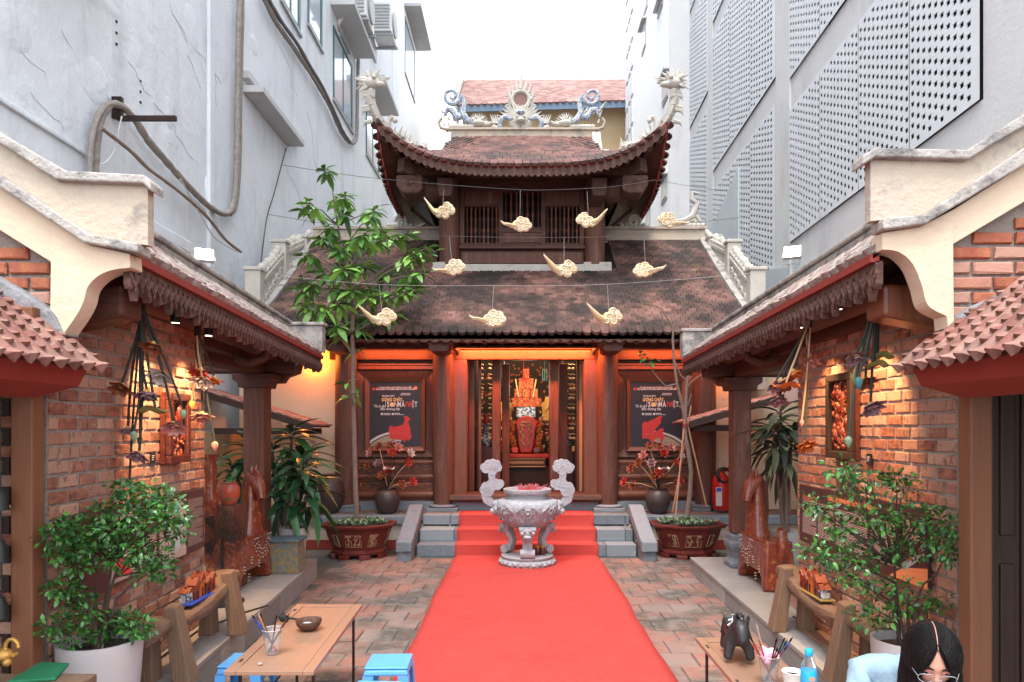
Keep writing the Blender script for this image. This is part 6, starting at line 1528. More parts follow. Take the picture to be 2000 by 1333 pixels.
# ---- posters
def poster(sg, xc, label):
    w2, z0, z1 = .372, 1.395, 2.325; Y = 9.965
    t = thing('exhibition_poster', label, 'poster', (xc, Y, z0)); MB().bx(xc-w2, xc+w2, Y-.006, Y+.006, z0, z1).build('poster_sheet', POSTER, t)
    H = z1-z0; y = Y-.007
    def q(u, v): return (xc-w2+2*w2*u, y, z1-H*v)
    def T_(s, u, v, size, mat, bold=.0, align='LEFT', sx=1.0): text(t, s, FR(*q(u, v)), size, mat, bold=bold, align=align, sx=sx)
    T_('ỦY BAN NHÂN DÂN PHƯỜNG HOÀN KIẾM', .50, .078, .030, INKW, .0005, 'CENTER', .80)
    T_('BAN QUẢN LÝ HỒ HOÀN KIẾM VÀ PHỐ CỔ HÀ NỘI', .50, .105, .030, INKW, .001, 'CENTER', .80)
    def bars(u0, u1, v, h, n):
        g = MB()
        for k in range(n):
            p0, p1 = q(u0+(u1-u0)*k/n, v), q(u0+(u1-u0)*(k+.78)/n, v); g.bx(p0[0], p1[0], y-.001, y, p0[2]-h/2, p0[2]+h/2)
        g.build('small_print', INKW, t)
    bars(.62, .80, .170, .009, 9); bars(.60, .80, .192, .009, 10)
    T_('TRƯNG BÀY', .235, .212, .034, INKW, .0004, sx=1.0)
    T_('DÒNG CHẢY', .235, .270, .068, INKY, .0022, sx=.72)
    T_('S', .335, .345, .105, INKW, .002, sx=.8); T_('N', .475, .345, .105, INKP, .002, sx=.75); T_('M', .545, .345, .105, INKW, .002, sx=.62); T_('À', .625, .345, .105, INKW, .002, sx=.62); T_('I', .700, .345, .105, INKR, .002, sx=.8)
    T_('V', .735, .345, .105, INKR, .003, sx=.8); T_('I', .795, .345, .105, INKR, .002, sx=.8); T_('Ệ', .825, .345, .105, INKP, .002, sx=.6); T_('T', .880, .345, .105, INKW, .002, sx=.6)
    g = MB(); c = q(.437, .345); g.lathe([(.033,0),(.033,.002)], (0,0,0), 20); g.build('emblem_disc', INKY, t, mw=Matrix.Translation(c) @ Matrix.Rotation(R(90), 4, 'X'))
    T_('Từ di sản', .085, .372, .050, INKW, .0006, sx=.85); T_('đến đương đại', .205, .415, .050, INKW, .0006, sx=.9)
    g = MB(); a = q(.31, .285); b = q(.31, .37); g.bx(a[0]-.0025, a[0]+.0025, y-.001, y, b[2], a[2]); g.build('rule', INKW, t)
    bars(.27, .41, .484, .010, 8); bars(.27, .41, .504, .010, 8); bars(.48, .60, .484, .011, 6); bars(.48, .68, .503, .007, 14)
    for u in (.235, .45):
        c = q(u, .493); g = MB(); g.bx(c[0]-.013, c[0]+.013, y-.001, y, c[2]-.014, c[2]+.014); g.build('pictogram', INKW, t)
    c = q(.075, .10); g = MB(); g.lathe([(.022,0),(.022,.001)], (0,0,0), 18); g.build('emblem', INKR, t, mw=Matrix.Translation(c) @ Matrix.Rotation(R(90), 4, 'X'))
    c = q(.155, .10); g = MB(); g.lathe([(.021,0),(.021,.001)], (0,0,0), 18); g.build('emblem', INKGY, t, mw=Matrix.Translation(c) @ Matrix.Rotation(R(90), 4, 'X'))
    c = q(.90, .085); g = MB()
    g.prism([(c[0]+.032*math.cos(k*PI/5+PI/2)*(1 if k % 2 == 0 else .72), c[2]+.032*math.sin(k*PI/5+PI/2)*(1 if k % 2 == 0 else .72)) for k in range(10)], y-.001, y); g.build('emblem', INKO, t)
    # sweeping lacquer bands
    u0, s_ = (0, 1) if sg < 0 else (1, -1)
    for (r0, r1, mt, cy) in ((.60,.64,INKP,1.28),(.47,.58,INKG,1.28),(.40,.415,INKP,1.24),(.36,.372,INKGY,1.22)):
        g = MB(); pts = []
        n = 18; cu_ = u0+s_*.62
        out = []; inn = []
        for k in range(n+1):
            a = PI*.5+ (PI*.5)*k/n
            for r, L_ in ((r1, out), (r0, inn)):
                uu = cu_+s_*r*math.cos(a)*1.35+ (0); vv = cy-r*math.sin(a)*.82
                L_.append((min(max(uu, .003), .997), min(vv, .997)))
        for k in range(n):
            p4 = [q(*out[k]), q(*out[k+1]), q(*inn[k+1]), q(*inn[k])]
            g.add([(a_[0], y-.0006*(1 if mt is INKG else 1.4), a_[2]) for a_ in p4], [(0,1,2,3)])
        g.build('painted_band', mt, t)
    if sg < 0:      # red rooster-like lacquer horse
        P2 = [(.385,.87),(.40,.80),(.37,.79),(.375,.72),(.40,.68),(.44,.675),(.46,.70),(.50,.69),(.60,.675),(.65,.66),(.68,.60),(.69,.565),(.66,.545),(.68,.53),(.72,.52),(.76,.545),(.80,.575),(.795,.595),(.76,.585),(.755,.61),(.79,.70),(.82,.86),(.80,.885),(.77,.885),(.765,.915),(.745,.915),(.74,.89),(.70,.895),(.695,.935),(.665,.935),(.66,.895),(.50,.885),(.48,.89),(.475,.92),(.455,.92),(.45,.885)]
    else:
        P2 = [(.22,.84),(.225,.74),(.215,.68),(.24,.625),(.30,.61),(.34,.63),(.36,.60),(.42,.58),(.45,.575),(.52,.54),(.60,.52),(.615,.54),(.59,.57),(.585,.63),(.54,.68),(.48,.73),(.45,.77),(.53,.755),(.56,.72),(.62,.715),(.65,.74),(.62,.77),(.65,.84),(.64,.90),(.61,.925),(.58,.90),(.55,.87),(.47,.88),(.46,.92),(.42,.945),(.39,.93),(.38,.89),(.29,.875),(.23,.88)]
    g = MB(); g.prism([(q(u, v)[0], q(u, v)[2]) for u, v in P2], y-.002, y-.001); g.build('painted_beast', INKR, t)
    g = MB(); rr = random.Random(4)
    cx_, cy_ = (.57,.80) if sg < 0 else (.42,.82)
    for _ in range(26):
        u, v = cx_+rr.uniform(-.14,.14), cy_+rr.uniform(-.035,.045); a = q(u, v); b = q(u+rr.uniform(.01,.03), v+rr.uniform(-.008,.008)); g.bar((a[0],y-.003,a[2]), (b[0],y-.003,b[2]), .004, .001)
    g.build('painted_highlights', INKO, t)
poster(-1, -1.80, 'black exhibition poster with a red lacquer horse in the left temple bay')
poster(1, 2.01, 'black exhibition poster with a red lacquer beast curled on itself in the right temple bay')

# ---- altar inside the door
def box_thing(name, label, cat, x0, x1, y0, y1, z0, z1, mat, bev=.006, group=None):
    o = MB().bx(x0, x1, y0, y1, z0, z1).build(name, mat, bev=bev); return tag(o, label, cat, group)
AY = 11.8
def A(px, py, Y=AY): return P(px, py, Y)
t = thing('altar_table', 'dark carved altar table with a gilded front panel inside the doorway', 'altar', (A(1027,0).x, AY, .475))
a, b = A(978,885), A(1092,915); MB().bx(A(985,0).x, A(1070,0).x, AY-.4, AY+.2, A(0,893).z, A(0,886).z).build('table_top', REDL, t, bev=.01)
g = MB().bx(A(990,0).x, A(1064,0).x, AY-.38, AY+.1, A(0,910).z, A(0,893).z-.003).build('table_apron', WOODR, t)
g = MB()
for k_ in range(14):
    x = A(993+5*k_,0).x; g.tube([(x+.022*math.cos(q*.8)*(1-q/12), AY-.385, A(0,902).z+.03*math.sin(q*.8)*(1-q/12)) for q in range(10)], .005, 4)
g.bx(A(990,0).x, A(1064,0).x, AY-.39, AY-.38, A(0,895).z, A(0,894).z); g.bx(A(990,0).x, A(1064,0).x, AY-.39, AY-.38, A(0,910).z, A(0,909).z)
g.build('gilt_fretwork', GOLDT, t)
MB().bx(A(975,0).x, A(1080,0).x, AY-.3, AY+.3, .476, A(0,911).z).build('table_body', WOODDK, t)
# throne with red seat panel
t = thing('red_throne', 'red and gold offering throne with an embroidered red shield on the altar', 'throne', (A(1027,0).x, AY-.1, A(0,886).z))
g = MB(); g.prism([(A(x, y).x, A(x, y).z) for x, y in ((1010,868),(1012,840),(1009,820),(1012,866-60),(1008,806+62-50),(1010,872),(1018,905-20),(1036,885),(1046,870),(1047,822),(1040,812),(1032,808),(1024,808),(1014,812))][0:0] + [(A(x, y).x, A(x, y).z) for x, y in ((1016,884),(1012,866),(1010,842),(1006,826),(1014,816),(1028,812),(1042,816),(1050,826),(1045,842),(1043,866),(1038,884))], AY-.22, AY-.16)
sh = g.build('red_shield', REDL, t, bev=.02)
g = MB()
for sg in (-1, 1):
    c = A(1027, 846); g.tube([(c.x+sg*x, AY-.235, c.z+z) for x, z in ((.02,.12),(.08,.14),(.05,.05),(.10,.02),(.04,-.05),(.07,-.12),(.03,-.20))], .010, 5)
    g.tube([(c.x+sg*x, AY-.235, c.z+z) for x, z in ((.0,.18),(.06,.2),(.09,.13))], .008, 5)
g.build('gold_embroidery', GOLD, sh, smooth=True)
for sg in (-1, 1):
    g = MB(); rr = random.Random(8)
    for k_ in range(40):
        x, y = 1027+sg*(27-abs(k_-12)*.18+rr.uniform(-4,5)), 826+k_*1.45; c = A(x, y, AY-.12); g.ball(tuple(c), .022+rr.uniform(0,.015), 6, 4)
        if k_ % 3 == 0: g.tube(spiral(c+Vector((0,-.03,0)), .04, 1.2, sg, 8), .010, 4)
    g.build('gilded_openwork', ALTAR if sg < 0 else ALTAR, t, smooth=True)
g = MB().bx(A(1009,0).x, A(1045,0).x, AY-.12, AY, A(0,815).z, A(0,796).z).build('blue_panel', BLUEW, t)
# stacked votive boxes
k_ = 0
for row, (y0, y1, xs) in enumerate(((826,812,(0,)),)): pass
def votive(px, py, wpx, hpx, Y, lab, mat=ALTAR):
    c = P(px, py, Y); w_ = wpx*Y/F/2; h = hpx*Y/F; o = MB().bx(c.x-w_, c.x+w_, Y-.06, Y+.06, c.z, c.z+h); oo = o.build('votive_box', mat, bev=.004); tag(oo, lab, 'box', 'votive boxes stacked on the altar'); return oo
rows_ = ((795,17,(1006,1018,1030,1042,1052),11.5), (778,17,(1012,1027,1041),13), (761,20,(1020,1034),13.5), (742,18,(1027,),12), (726,17,(1027,),11))
desc = ['left end', 'second', 'middle', 'fourth', 'right end']
for ri, (py, hh, xs_, wd) in enumerate(((795,17,(1005,1016.5,1028,1039.5,1051),11.2), (777.5,17,(1012,1027.5,1043),14.5), (760,20,(1020.2,1035),14.2), (739.5,18,(1027.5,),12))):
    for i_, px in enumerate(xs_): votive(px, py, wd, hh, AY+.05, 'red and gold votive box, %s of the %s layer of the altar pyramid' % (['only one','leftmost','rightmost','middle','second','fourth'][0 if len(xs_) == 1 else 1 if i_ == 0 else 2 if i_ == len(xs_)-1 else 3 if i_ == (len(xs_)-1)/2 else 4 if i_ == 1 else 5], ['bottom','second','third','top'][ri]))
for sg in (-1, 1):
    g = MB(); g.bar(A(1027+sg*14, 776, AY), A(1027+sg*20, 741, AY), .03, .02); tag(g.build('candle', GOLDT), 'pale upright blade flanking the %s of the votive pyramid' % ('left' if sg < 0 else 'right'), 'candle')
box_thing('offering_shelf', 'long dark offering shelf behind the altar throne', 'shelf', A(925,0).x, A(1130,0).x, AY+.05, AY+.5, A(0,830).z, A(0,822).z, WOODX)
# golden paper robes, vases with red lamp shades
for px, lab in ((988, 'left'), (1070, 'right')):
    c = A(px, 822, AY+.3); g = MB(); g.prism([(c.x+x, c.z+z) for x, z in ((-.09,0),(-.11,.22),(-.14,.30),(-.06,.34),(-.05,.42),(.02,.43),(.05,.35),(.13,.28),(.10,.2),(.10,0))], c.y-.03, c.y+.03); tag(g.build('gold_robe', M('gold_paper', (.70,.40,.12), (.6,.3,.08), scale=8), bev=.01), 'golden paper robe standing %s of the votive pyramid' % lab, 'robe')
for px, lab in ((951, 'left'), (1106, 'right')):
    c = P(px, 872-32, 11.3); z0 = P(0, 826+46, 11.3).z
    t = thing('blue_vase', 'blue and white vase with a red shade behind the %s door leaf' % lab, 'vase', (c.x, 11.3, P(0,872,11.3).z))
    MB().lathe([(.05,0),(.07,.03),(.085,.10),(.07,.18),(.04,.22),(.035,.30),(.045,.36),(.06,.38)], (c.x, 11.3, P(0,872,11.3).z), 18).build('vase_body', BLUEW, t, smooth=True)
    MB().lathe([(.062,.39),(.07,.40),(.06,.53),(.055,.535),(.0,.54)], (c.x, 11.3, P(0,872,11.3).z), 18).build('red_shade', REDL, t, smooth=True)
    box_thing('side_stand', 'dark stand carrying the %s blue and white vase' % lab, 'stand', c.x-.15, c.x+.15, 11.15, 11.45, .476, P(0,872,11.3).z, WOODR)
for k_, (px, py, wd, hh, mt, lab) in enumerate(((1131,872,12,20,GOLDT,'pale gold box at the right door jamb, lower one'), (1136,851,8,16,GOLDT,'pale gold box at the right door jamb, upper one'), (920,900,9,32,INLAY,'patterned box at the left door jamb'), (920,868,8,22,BLUEW,'blue labelled box at the left door jamb, on the patterned one'), (1122,882,10,10,GOLD,'small gilt box beside the right vase'), (1006,884,12,9,REDL,'red ingot dish left of the throne foot'), (1048,884,12,9,LACQD,'dark dish right of the throne foot'))):
    c = P(px, py, 10.9); w_ = wd*10.9/F/2; h = hh*10.9/F; tag(MB().bx(c.x-w_, c.x+w_, 10.85, 10.97, c.z, c.z+h).build('offering_box', mt, bev=.006), lab, 'box')
c = P(1131, 872, 10.9); box_thing('jamb_stand', 'dark stand under the pale gold boxes', 'stand', c.x-.08, c.x+.10, 10.8, 11.02, .476, c.z, WOODDK)
c = P(920, 900, 10.9); box_thing('jamb_stand', 'dark stand under the patterned box at the left jamb', 'stand', c.x-.07, c.x+.07, 10.8, 11.02, .476, c.z, WOODDK)
c = P(1006,884,10.9)
# hanging ornaments and lights inside
for px, py, hh, mt, lab, cat in ((1023,734,20,REDL,'red cone tassel hanging over the altar','tassel'), (985,735,26,BLUEW,'pale hanging tassels left above the altar','tassel'), (1064,735,24,COLS['teal'],'green hanging tassels right above the altar','tassel')):
    c = P(px, py, 11.3); g = MB()
    n = 1 if px == 1023 else 3
    for q in range(n):
        x = c.x+(q-(n-1)/2)*.035; g.lathe([(.028 if n == 1 else .01, 0), (.02 if n == 1 else .01, .08), (.006, hh*11.3/F)], (x, 11.3, c.z-.08), 8)
    g.tube([(c.x, 11.3, c.z+.1), (c.x, 11.3, 3.3)], .004, 4)
    tag(g.build('tassel', mt, smooth=True), lab, cat)
g = MB(); rr = random.Random(12)
for _ in range(160):
    px, py = rr.uniform(935,1122), rr.uniform(712,800)
    if 1000 < px < 1055 and py > 735: continue
    c = P(px, py, 12.6); g.ball(tuple(c), rr.uniform(.012,.035), 6, 4)
o = g.build('carved_wall_ornament', ALTAR, T); stuff(o)
g = MB()
for _ in range(220):
    px, py = rr.uniform(968,1085), rr.uniform(790,882)
    if 1003 < px < 1052: continue
    c = P(px, py, AY+rr.uniform(-.1,.2)); g.ball(tuple(c), rr.uniform(.012,.03), 6, 4, (1,1,rr.uniform(.6,2)))
tag(stuff(g.build('altar_offerings', M('offering_mix', (.55,.35,.12), (.35,.03,.02), scale=14, contrast=.05, rough=.4))), 'small gilt and red offerings crowding the altar either side of the throne', 'offerings')
lamp('altar_glow', 'POINT', (X0, 11.2, 2.3), 3, (1, .75, .5), T, size=.15)
# ================================================================ CLOUDS AND WIRES
def cloud(px, py, Y, wpx, kind, label, wire_z):
    c = P(px, py, Y); s_ = 1.07*wpx*Y/F           # overall width
    fx = -1 if kind.endswith('R') else 1     # tail to the left by default
    t = thing('hanging_cloud', label, 'ornament cloud', tuple(c), 'gilded clouds strung across the courtyard')
    L = lambda u, v, w_=0: Vector((c.x+fx*u*s_, c.y+w_*s_, c.z+v*s_))
    up = kind.startswith('up')
    if up: lobes = [(.10,-.02,.15),(.25,.12,.14),(.40,.0,.13),(.22,-.12,.14),(.02,-.10,.13),(.36,.10,.10),(-.10,-.05,.10)]; tail = [(-.02,-.12,.12),(-.15,-.05,.13),(-.27,.08,.11),(-.37,.20,.07),(-.50,.34,.014)]
    else: lobes = [(.02,-.02,.14),(.15,.10,.15),(.30,.08,.14),(.40,-.02,.12),(.30,-.10,.13),(.14,-.12,.13),(.0,-.08,.11),(.22,.0,.16)]; tail = [(-.02,-.08,.12),(-.15,-.07,.11),(-.27,-.03,.09),(-.38,-.03,.055),(-.50,.05,.014)]
    g = MB()
    for (u, v, r) in lobes: g.ball(tuple(L(u, v)), r*s_, 14, 8, (1,.32,1))
    g.tube([L(u, v) for u, v, r in tail], [r*s_ for u, v, r in tail], 10, flat=.5)
    bd = g.build('cloud_body', CLOUDM, t, smooth=True)
    g = MB()
    for i, (u, v, r) in enumerate(lobes[:6]):
        o = L(u, v, -.30*r-.012)
        g.tube(spiral(o, r*s_*.80, 1.35, fx*(-1)**i, 16, start=.7*i, shrink=.15), .017*s_, 5)
    g.tube([L(u, v+.03, -.06*(1-i/5)) for i, (u, v, r) in enumerate(tail)], [.02*s_]*4+[.006*s_], 5)
    g.tube([L(u, v-.05*(1-i/4), -.05*(1-i/5)) for i, (u, v, r) in enumerate(tail)], [.018*s_]*4+[.006*s_], 5)
    g.build('swirl_ridge', CLOUDW, bd, smooth=True)
    t.rotation_euler = (R(random.uniform(-8,8)), R(random.uniform(-7,7)), R(random.uniform(-16,16)))
    MB().tube([L(.12, .2), (c.x+fx*.12*s_, c.y, wire_z)], .0014, 4).build('thread', WIREW, t)
CL = [(857,411,8.6,60,'upL','top row, the first from the left'), (1008,438,8.6,58,'flL','top row, second, before the baluster window'), (1157,430,8.6,58,'upR','top row, third, over the right upper column'), (1316,432,8.6,60,'flR','top row, rightmost, beyond the upper roof'),
      (876,524,8.1,62,'flL','middle row, left, at the foot of the left upper column'), (1094,524,8.1,64,'upL','middle row, centre, below the upper window'), (1269,526,8.1,60,'flR','middle row, right, over the tiles'),
      (738,620,7.6,66,'upL','bottom row, left, beside the tree trunk'), (952,622,7.6,68,'flL','bottom row, centre, just above the eave'), (1181,619,7.6,68,'upL','bottom row, right, just above the eave')]
zr = {8.6: P(0,372,8.6).z, 8.1: P(0,464,8.1).z, 7.6: P(0,556,7.6).z}
for px, py, Y, wpx, k_, lab in CL: cloud(px, py, Y, wpx, k_, 'gilded cloud in the '+lab, zr[Y])
def wirething(pts, r, label, mat=WIRE):
    out = []
    for a, b in zip(pts, pts[1:]):
        for q in range(8):
            s_ = q/8; v = Vector(a).lerp(Vector(b), s_); v.z -= .03*(b[0]-a[0])*s_*(1-s_) if b[0] > a[0] else 0; out.append(v)
    out.append(Vector(pts[-1])); tag(MB().tube(out, r, 5).build('wire', mat), label, 'wire')
wirething([P(553,323,6.7), P(700,345,8.0), P(1035,372,8.6), P(1190,366,8.6), P(1280,352,8.3), P(1420,374,9.0)], .0028, 'uppermost thin wire strung from the left wall past the upper eaves')
wirething([P(523,419,6.5), P(600,432,8.1)-Vector((0,0,0)), P(860,461,8.1), P(1185,463,8.1), P(1300,440,8.4), P(1445,425,8.6)], .0026, 'middle thin wire crossing the baluster window')
wirething([P(482,520,5.8), P(560,540,7.0), P(740,556,7.6), P(950,558,7.6), P(1180,556,7.6), P(1500,530,7.2)], .0013, 'lowest faint wire over the lower roof', WIREW)
# ================================================================ WALL PIECES
def wallframe(sg, Y, z, out=.012):
    x = (-2.21-.0663*(Y-3.2)+out) if sg < 0 else (2.21-out)
    if sg < 0:
        u = Vector((-.0661, .9978, 0)); n_ = Vector((.9978, .0661, 0)); return Matrix(((u.x,0,n_.x,x),(u.y,0,n_.y,Y),(0,1,0,z),(0,0,0,1)))
    return Matrix(((0,0,-1,x),(-1,0,0,Y),(0,1,0,z),(0,0,0,1)))
def relief(sg, Y, z, w_, h, label, seed):
    fr = wallframe(sg, Y, z, .014); t = thing('wall_relief', label, 'relief', tuple(fr.translation))
    g = MB(); g.bx(-w_/2, w_/2, -h/2, h/2, 0, .03, fr); bk = g.build('relief_back', LACQD, t)
    fw = .05
    for (a, b, c, d) in ((-w_/2,w_/2,h/2-fw,h/2), (-w_/2,w_/2,-h/2,-h/2+fw), (-w_/2,-w_/2+fw,-h/2+fw,h/2-fw), (w_/2-fw,w_/2,-h/2+fw,h/2-fw)):
        g = MB(); g.bx(a, b, c, d, .031, .065, fr); g.build('frame_board', WOODDK if sg > 0 else LACQD, t, bev=.006)
    rr = random.Random(seed); g = MB()
    if sg > 0:
        for _ in range(70):
            x, y = rr.uniform(-w_*.32,w_*.32), rr.uniform(-h*.40,h*.40); r = rr.uniform(.008,.026); g.ball((x, y, .035), r, 7, 5, (1,rr.uniform(.8,1.6),.9), fr)
        for _ in range(26):
            x, y = rr.uniform(-w_*.3,w_*.3), rr.uniform(-h*.38,h*.38); g.tube([fr @ Vector(p) for p in ((x,y,.04),(x+rr.uniform(-.03,.03),y+.03,.05),(x+rr.uniform(-.05,.05),y+.055,.04))], .006, 5)
    else:
        g.ball((.03,.10,.04), .045, 10, 7, (.8,1.5,.6), fr); g.ball((-.03,-.02,.035), .03, 10, 6, (1,1.4,.6), fr)
        for k_ in range(12):
            x, y = rr.uniform(-.09,.09), rr.uniform(-.17,.14); g.tube([fr @ Vector(p) for p in ((x,y,.035),(x+rr.uniform(-.02,.02),y-.03,.045),(x+rr.uniform(-.02,.02),y-.07,.035))], [.006,.008,.004], 5)
            g.ball((x, y-.07, .04), .011, 6, 4, (1,1.3,1), fr)
    g.build('relief_figures', LACQ if sg > 0 else LACQ, bk, smooth=True)
relief(-1, 4.48, 1.655, .32, .455, 'dark red lacquer relief panel on the left brick wall', 3)
relief(1, 4.57, 1.735, .36, .57, 'framed red figure relief glowing on the right brick wall', 5)
for sg, Y, z, lab in ((-1, 4.78, 1.47, 'tiny black label card right of the left relief'), (1, 4.27, 1.46, 'tiny black label card beside the right relief')):
    if sg < 0: Y = 4.22
    fr = wallframe(sg, Y, z, .014); t = thing('label_card', lab, 'label', tuple(fr.translation)); g = MB(); g.bx(-.03,.03,-.035,.035,0,.006, fr); g.build('card', BLACK, t)
    g = MB(); 
    for k_ in range(3): g.bx(-.02,.012-.006*k_,.012-.012*k_,.016-.012*k_,.0062,.0066, fr)
    g.build('print_lines', INKW, t)
def board(sg):
    Y, z = (4.46, 1.005) if sg > 0 else (4.17, 1.005); w_, h = (1.66 if sg > 0 else 1.62), .43
    fr = wallframe(sg, Y, z, .016); t = thing('information_board', 'long dark brown exhibition text board on the %s brick wall' % ('right' if sg > 0 else 'left'), 'board', tuple(fr.translation))
    g = MB(); g.bx(-w_/2, w_/2, -h/2, h/2, 0, .018, fr); g.build('panel_sheet', BOARD, t, bev=.002); zt = .0185
    T2 = lambda s, x, y, size, mat, al='LEFT', b=0, sx=1: text(t, s, fr @ Matrix.Translation((x, y, zt)), size, mat, bold=b, align=al, sx=sx, ext=.0003)
    rr = random.Random(6)
    def lines(x0, x1, y0, n, pitch=.0105, mat=INKP):
        g = MB()
        for i in range(n):
            y = y0-i*pitch; x = x0; end = x1 if i % 7 != 6 else x0+(x1-x0)*rr.uniform(.3,.8)
            while x < end:
                l_ = min(rr.uniform(.008,.03), end-x); g.add([fr @ Vector(p) for p in ((x,y,zt),(x+l_,y,zt),(x+l_,y+.0042,zt),(x,y+.0042,zt))], [(0,1,2,3)]); x += l_+.004
        g.build('print_lines', mat, t)
    if sg > 0:
        T2('DÒNG CHẢY SƠN MÀI VIỆT: TỪ DI SẢN ĐẾN ĐƯƠNG ĐẠI', 0, .155, .042, INKO, 'CENTER', .001, .62)
        lines(-.77,-.52,.135,3,.012,INKO); lines(-.77,-.25,.10,2,.012); lines(-.77,-.53,.06,20); lines(-.50,-.26,.06,20); lines(-.22,.20,.09,24); lines(.24,.56,.09,24); lines(.60,.80,.13,12)
        g = MB(); q = lambda x, y: (x, y)
        def poly(pts, mat, nm, dz=0):
            g = MB(); g.add([fr @ Vector((x, y, zt+dz)) for x, y in pts], [tuple(range(len(pts)))]); g.build(nm, mat, t)
        poly([(.45,-.213),(.828,-.213),(.828,-.10),(.60,-.14)], INKO, 'printed_floor'); poly([(.60,-.16),(.80,-.04),(.82,.02),(.75,.03),(.60,-.11)], INKB, 'printed_gate', .0003)
        poly([(.64,-.10),(.69,-.075),(.71,.0),(.66,-.03)], INKR, 'printed_roof', .0006); poly([(.71,-.06),(.77,-.03),(.80,.05),(.74,.02)], INKR, 'printed_roof', .0006)
    else:
        def poly(pts, mat, nm, dz=0):
            g = MB(); g.add([fr @ Vector((x, y, zt+dz)) for x, y in pts], [tuple(range(len(pts)))]); g.build(nm, mat, t)
        poly([(.10,-.21),(.50,-.21),(.50,.17),(.10,.17)], INKGY, 'printed_map'); poly([(.33,-.18),(.41,-.14),(.45,.0),(.42,.14),(.36,.16),(.38,.02),(.31,-.08)], INKB, 'printed_river', .0004)
        poly([(-.5,-.2),(-.2,-.2),(-.2,.0),(-.5,.0)], INKGY, 'printed_photo'); poly([(-.45,-.18),(-.25,-.18),(-.3,-.05),(-.4,-.06)], INKR, 'printed_figure', .0004)
        T2('SƠN MÀI VIỆT', -.35, .15, .045, INKP, 'CENTER', .001, .8); T2('DÒNG CHẢY', -.05, .08, .04, INKO, 'CENTER', .001, .8)
        lines(.53,.78,.15,31,.0105,INKGY); lines(-.17,.06,.0,18)
        for (x, y) in ((.13,.0),(.15,-.1),(.2,-.03),(.24,.1),(.16,.12),(.27,-.12)): lines(x, x+.07, y, 4, .009, BOARD)
board(-1); board(1)
# ================================================================ BENCHES
def bench(sg, yn, yf, xn, xf, ztop, zf, label):
    t = thing('rustic_bench', label, 'bench', ((xn+xf)/2, (yn+yf)/2, zf))
    N = 14; g = MB(); rr = random.Random(4+sg); vs = []; M_ = 10
    y0, y1 = yn-.32, yf+.22
    for i in range(N+1):
        s_ = i/N; y = y0+(y1-y0)*s_; x = xn+(xf-xn)*(y-yn)/(yf-yn); sag = -.07*math.sin(PI*min(1,max(0,(y-yn)/(yf-yn))))+.03*(s_ > .9)
        wd = .085+.012*math.sin(s_*9)+rr.uniform(-.006,.006); ht = .048+.008*math.sin(s_*7+2)
        for k_ in range(M_):
            a = 2*PI*k_/M_; cx = wd*math.copysign(abs(math.cos(a))**.8, math.cos(a)); cz = ht*math.copysign(abs(math.sin(a))**.6, math.sin(a))
            vs.append((x+cx+rr.uniform(-.003,.003), y, ztop-.05+sag+cz+rr.uniform(-.003,.003)))
    fs = [(i*M_+k_, i*M_+(k_+1)%M_, (i+1)*M_+(k_+1)%M_, (i+1)*M_+k_) for i in range(N) for k_ in range(M_)]+[tuple(range(M_-1,-1,-1)), tuple(N*M_+k_ for k_ in range(M_))]
    g.add(vs, fs); g.build('log_seat', WOODBEN, t, smooth=True, ang=50)
    for y, x in ((yn, xn), (yf, xf)):
        for side in (-1, 1):                      # -1 towards the courtyard
            bx_ = x-sg*(.075+.0) if side < 0 else x+sg*.06
            fx = bx_-sg*.075 if side < 0 else bx_+sg*.0
            top = ztop+.055 if side < 0 else ztop-.03
            g = MB(); w2, d2 = .044, .052
            lo = [(fx-w2*1.15,y-d2*1.15,zf+.002),(fx+w2*1.15,y-d2*1.15,zf+.002),(fx+w2*1.15,y+d2*1.15,zf+.002),(fx-w2*1.15,y+d2*1.15,zf+.002)]
            hi = [(bx_-w2*.8,y-d2*.8,top-.01),(bx_+w2*.8,y-d2*.8,top),(bx_+w2*.8,y+d2*.8,top+.008),(bx_-w2*.8,y+d2*.8,top)]
            g.hexa(lo, hi); g.build('leg', WOODLEG, t, bev=.007)
    return t
bench(-1, 3.86, 4.76, -2.03, -2.10, .60, .22, 'rustic log bench with splayed timber legs along the left brick wall')
bench(1, 3.97, 5.0, 1.985, 2.04, .585, .174, 'rustic log bench with splayed timber legs along the right brick wall')
def minis(sg, c, label):
    t = thing('miniature_houses', label, 'miniature', tuple(c)); rr = random.Random(3)
    MB().bx(c[0]-.05, c[0]+.05, c[1]-.20, c[1]+.20, c[2], c[2]+.012).build('tray', M('tray_wood', (.30,.2,.06), (.2,.12,.04)) if sg > 0 else PLASTICD, t, bev=.003)
    for k_, (dy, h, mt) in enumerate(((-.15,.10,BLUEW),(-.07,.15,LACQ),(.01,.17,COLS['orange']),(.09,.12,LACQD),(.16,.14,REDL))):
        y = c[1]+dy; z = c[2]+.0125; x = c[0]+rr.uniform(-.01,.01)
        b = MB(); b.bx(x-.028, x+.028, y-.028, y+.028, z, z+h*.62); o = b.build('house', mt, t, bev=.003)
        r = MB(); r.prism([(y-.042, z+h*.62),(y+.042, z+h*.62),(y+.03, z+h*.72),(y, z+h*.95),(y-.03, z+h*.72)], x-.036, x+.036, Matrix(((0,1,0,0),(1,0,0,0),(0,0,1,0),(0,0,0,1)))); r.bx(x-.008,x+.008,y-.012,y+.012,z+h*.9,z+h); r.build('roof', COLS['rust'] if k_ % 2 else LACQ, o, bev=.003)
        d = MB(); d.bx(x-.030*1-.0005 if sg > 0 else x+.0285, x-.0285 if sg > 0 else x+.0305, y-.010, y+.010, z+.005, z+h*.35); d.build('doorway', BLACK, o)
        g = MB(); g.bx(x-.01,x+.01,y-.0305,y-.0285,z+.01,z+h*.45); g.build('front_panel', INLAY, o)
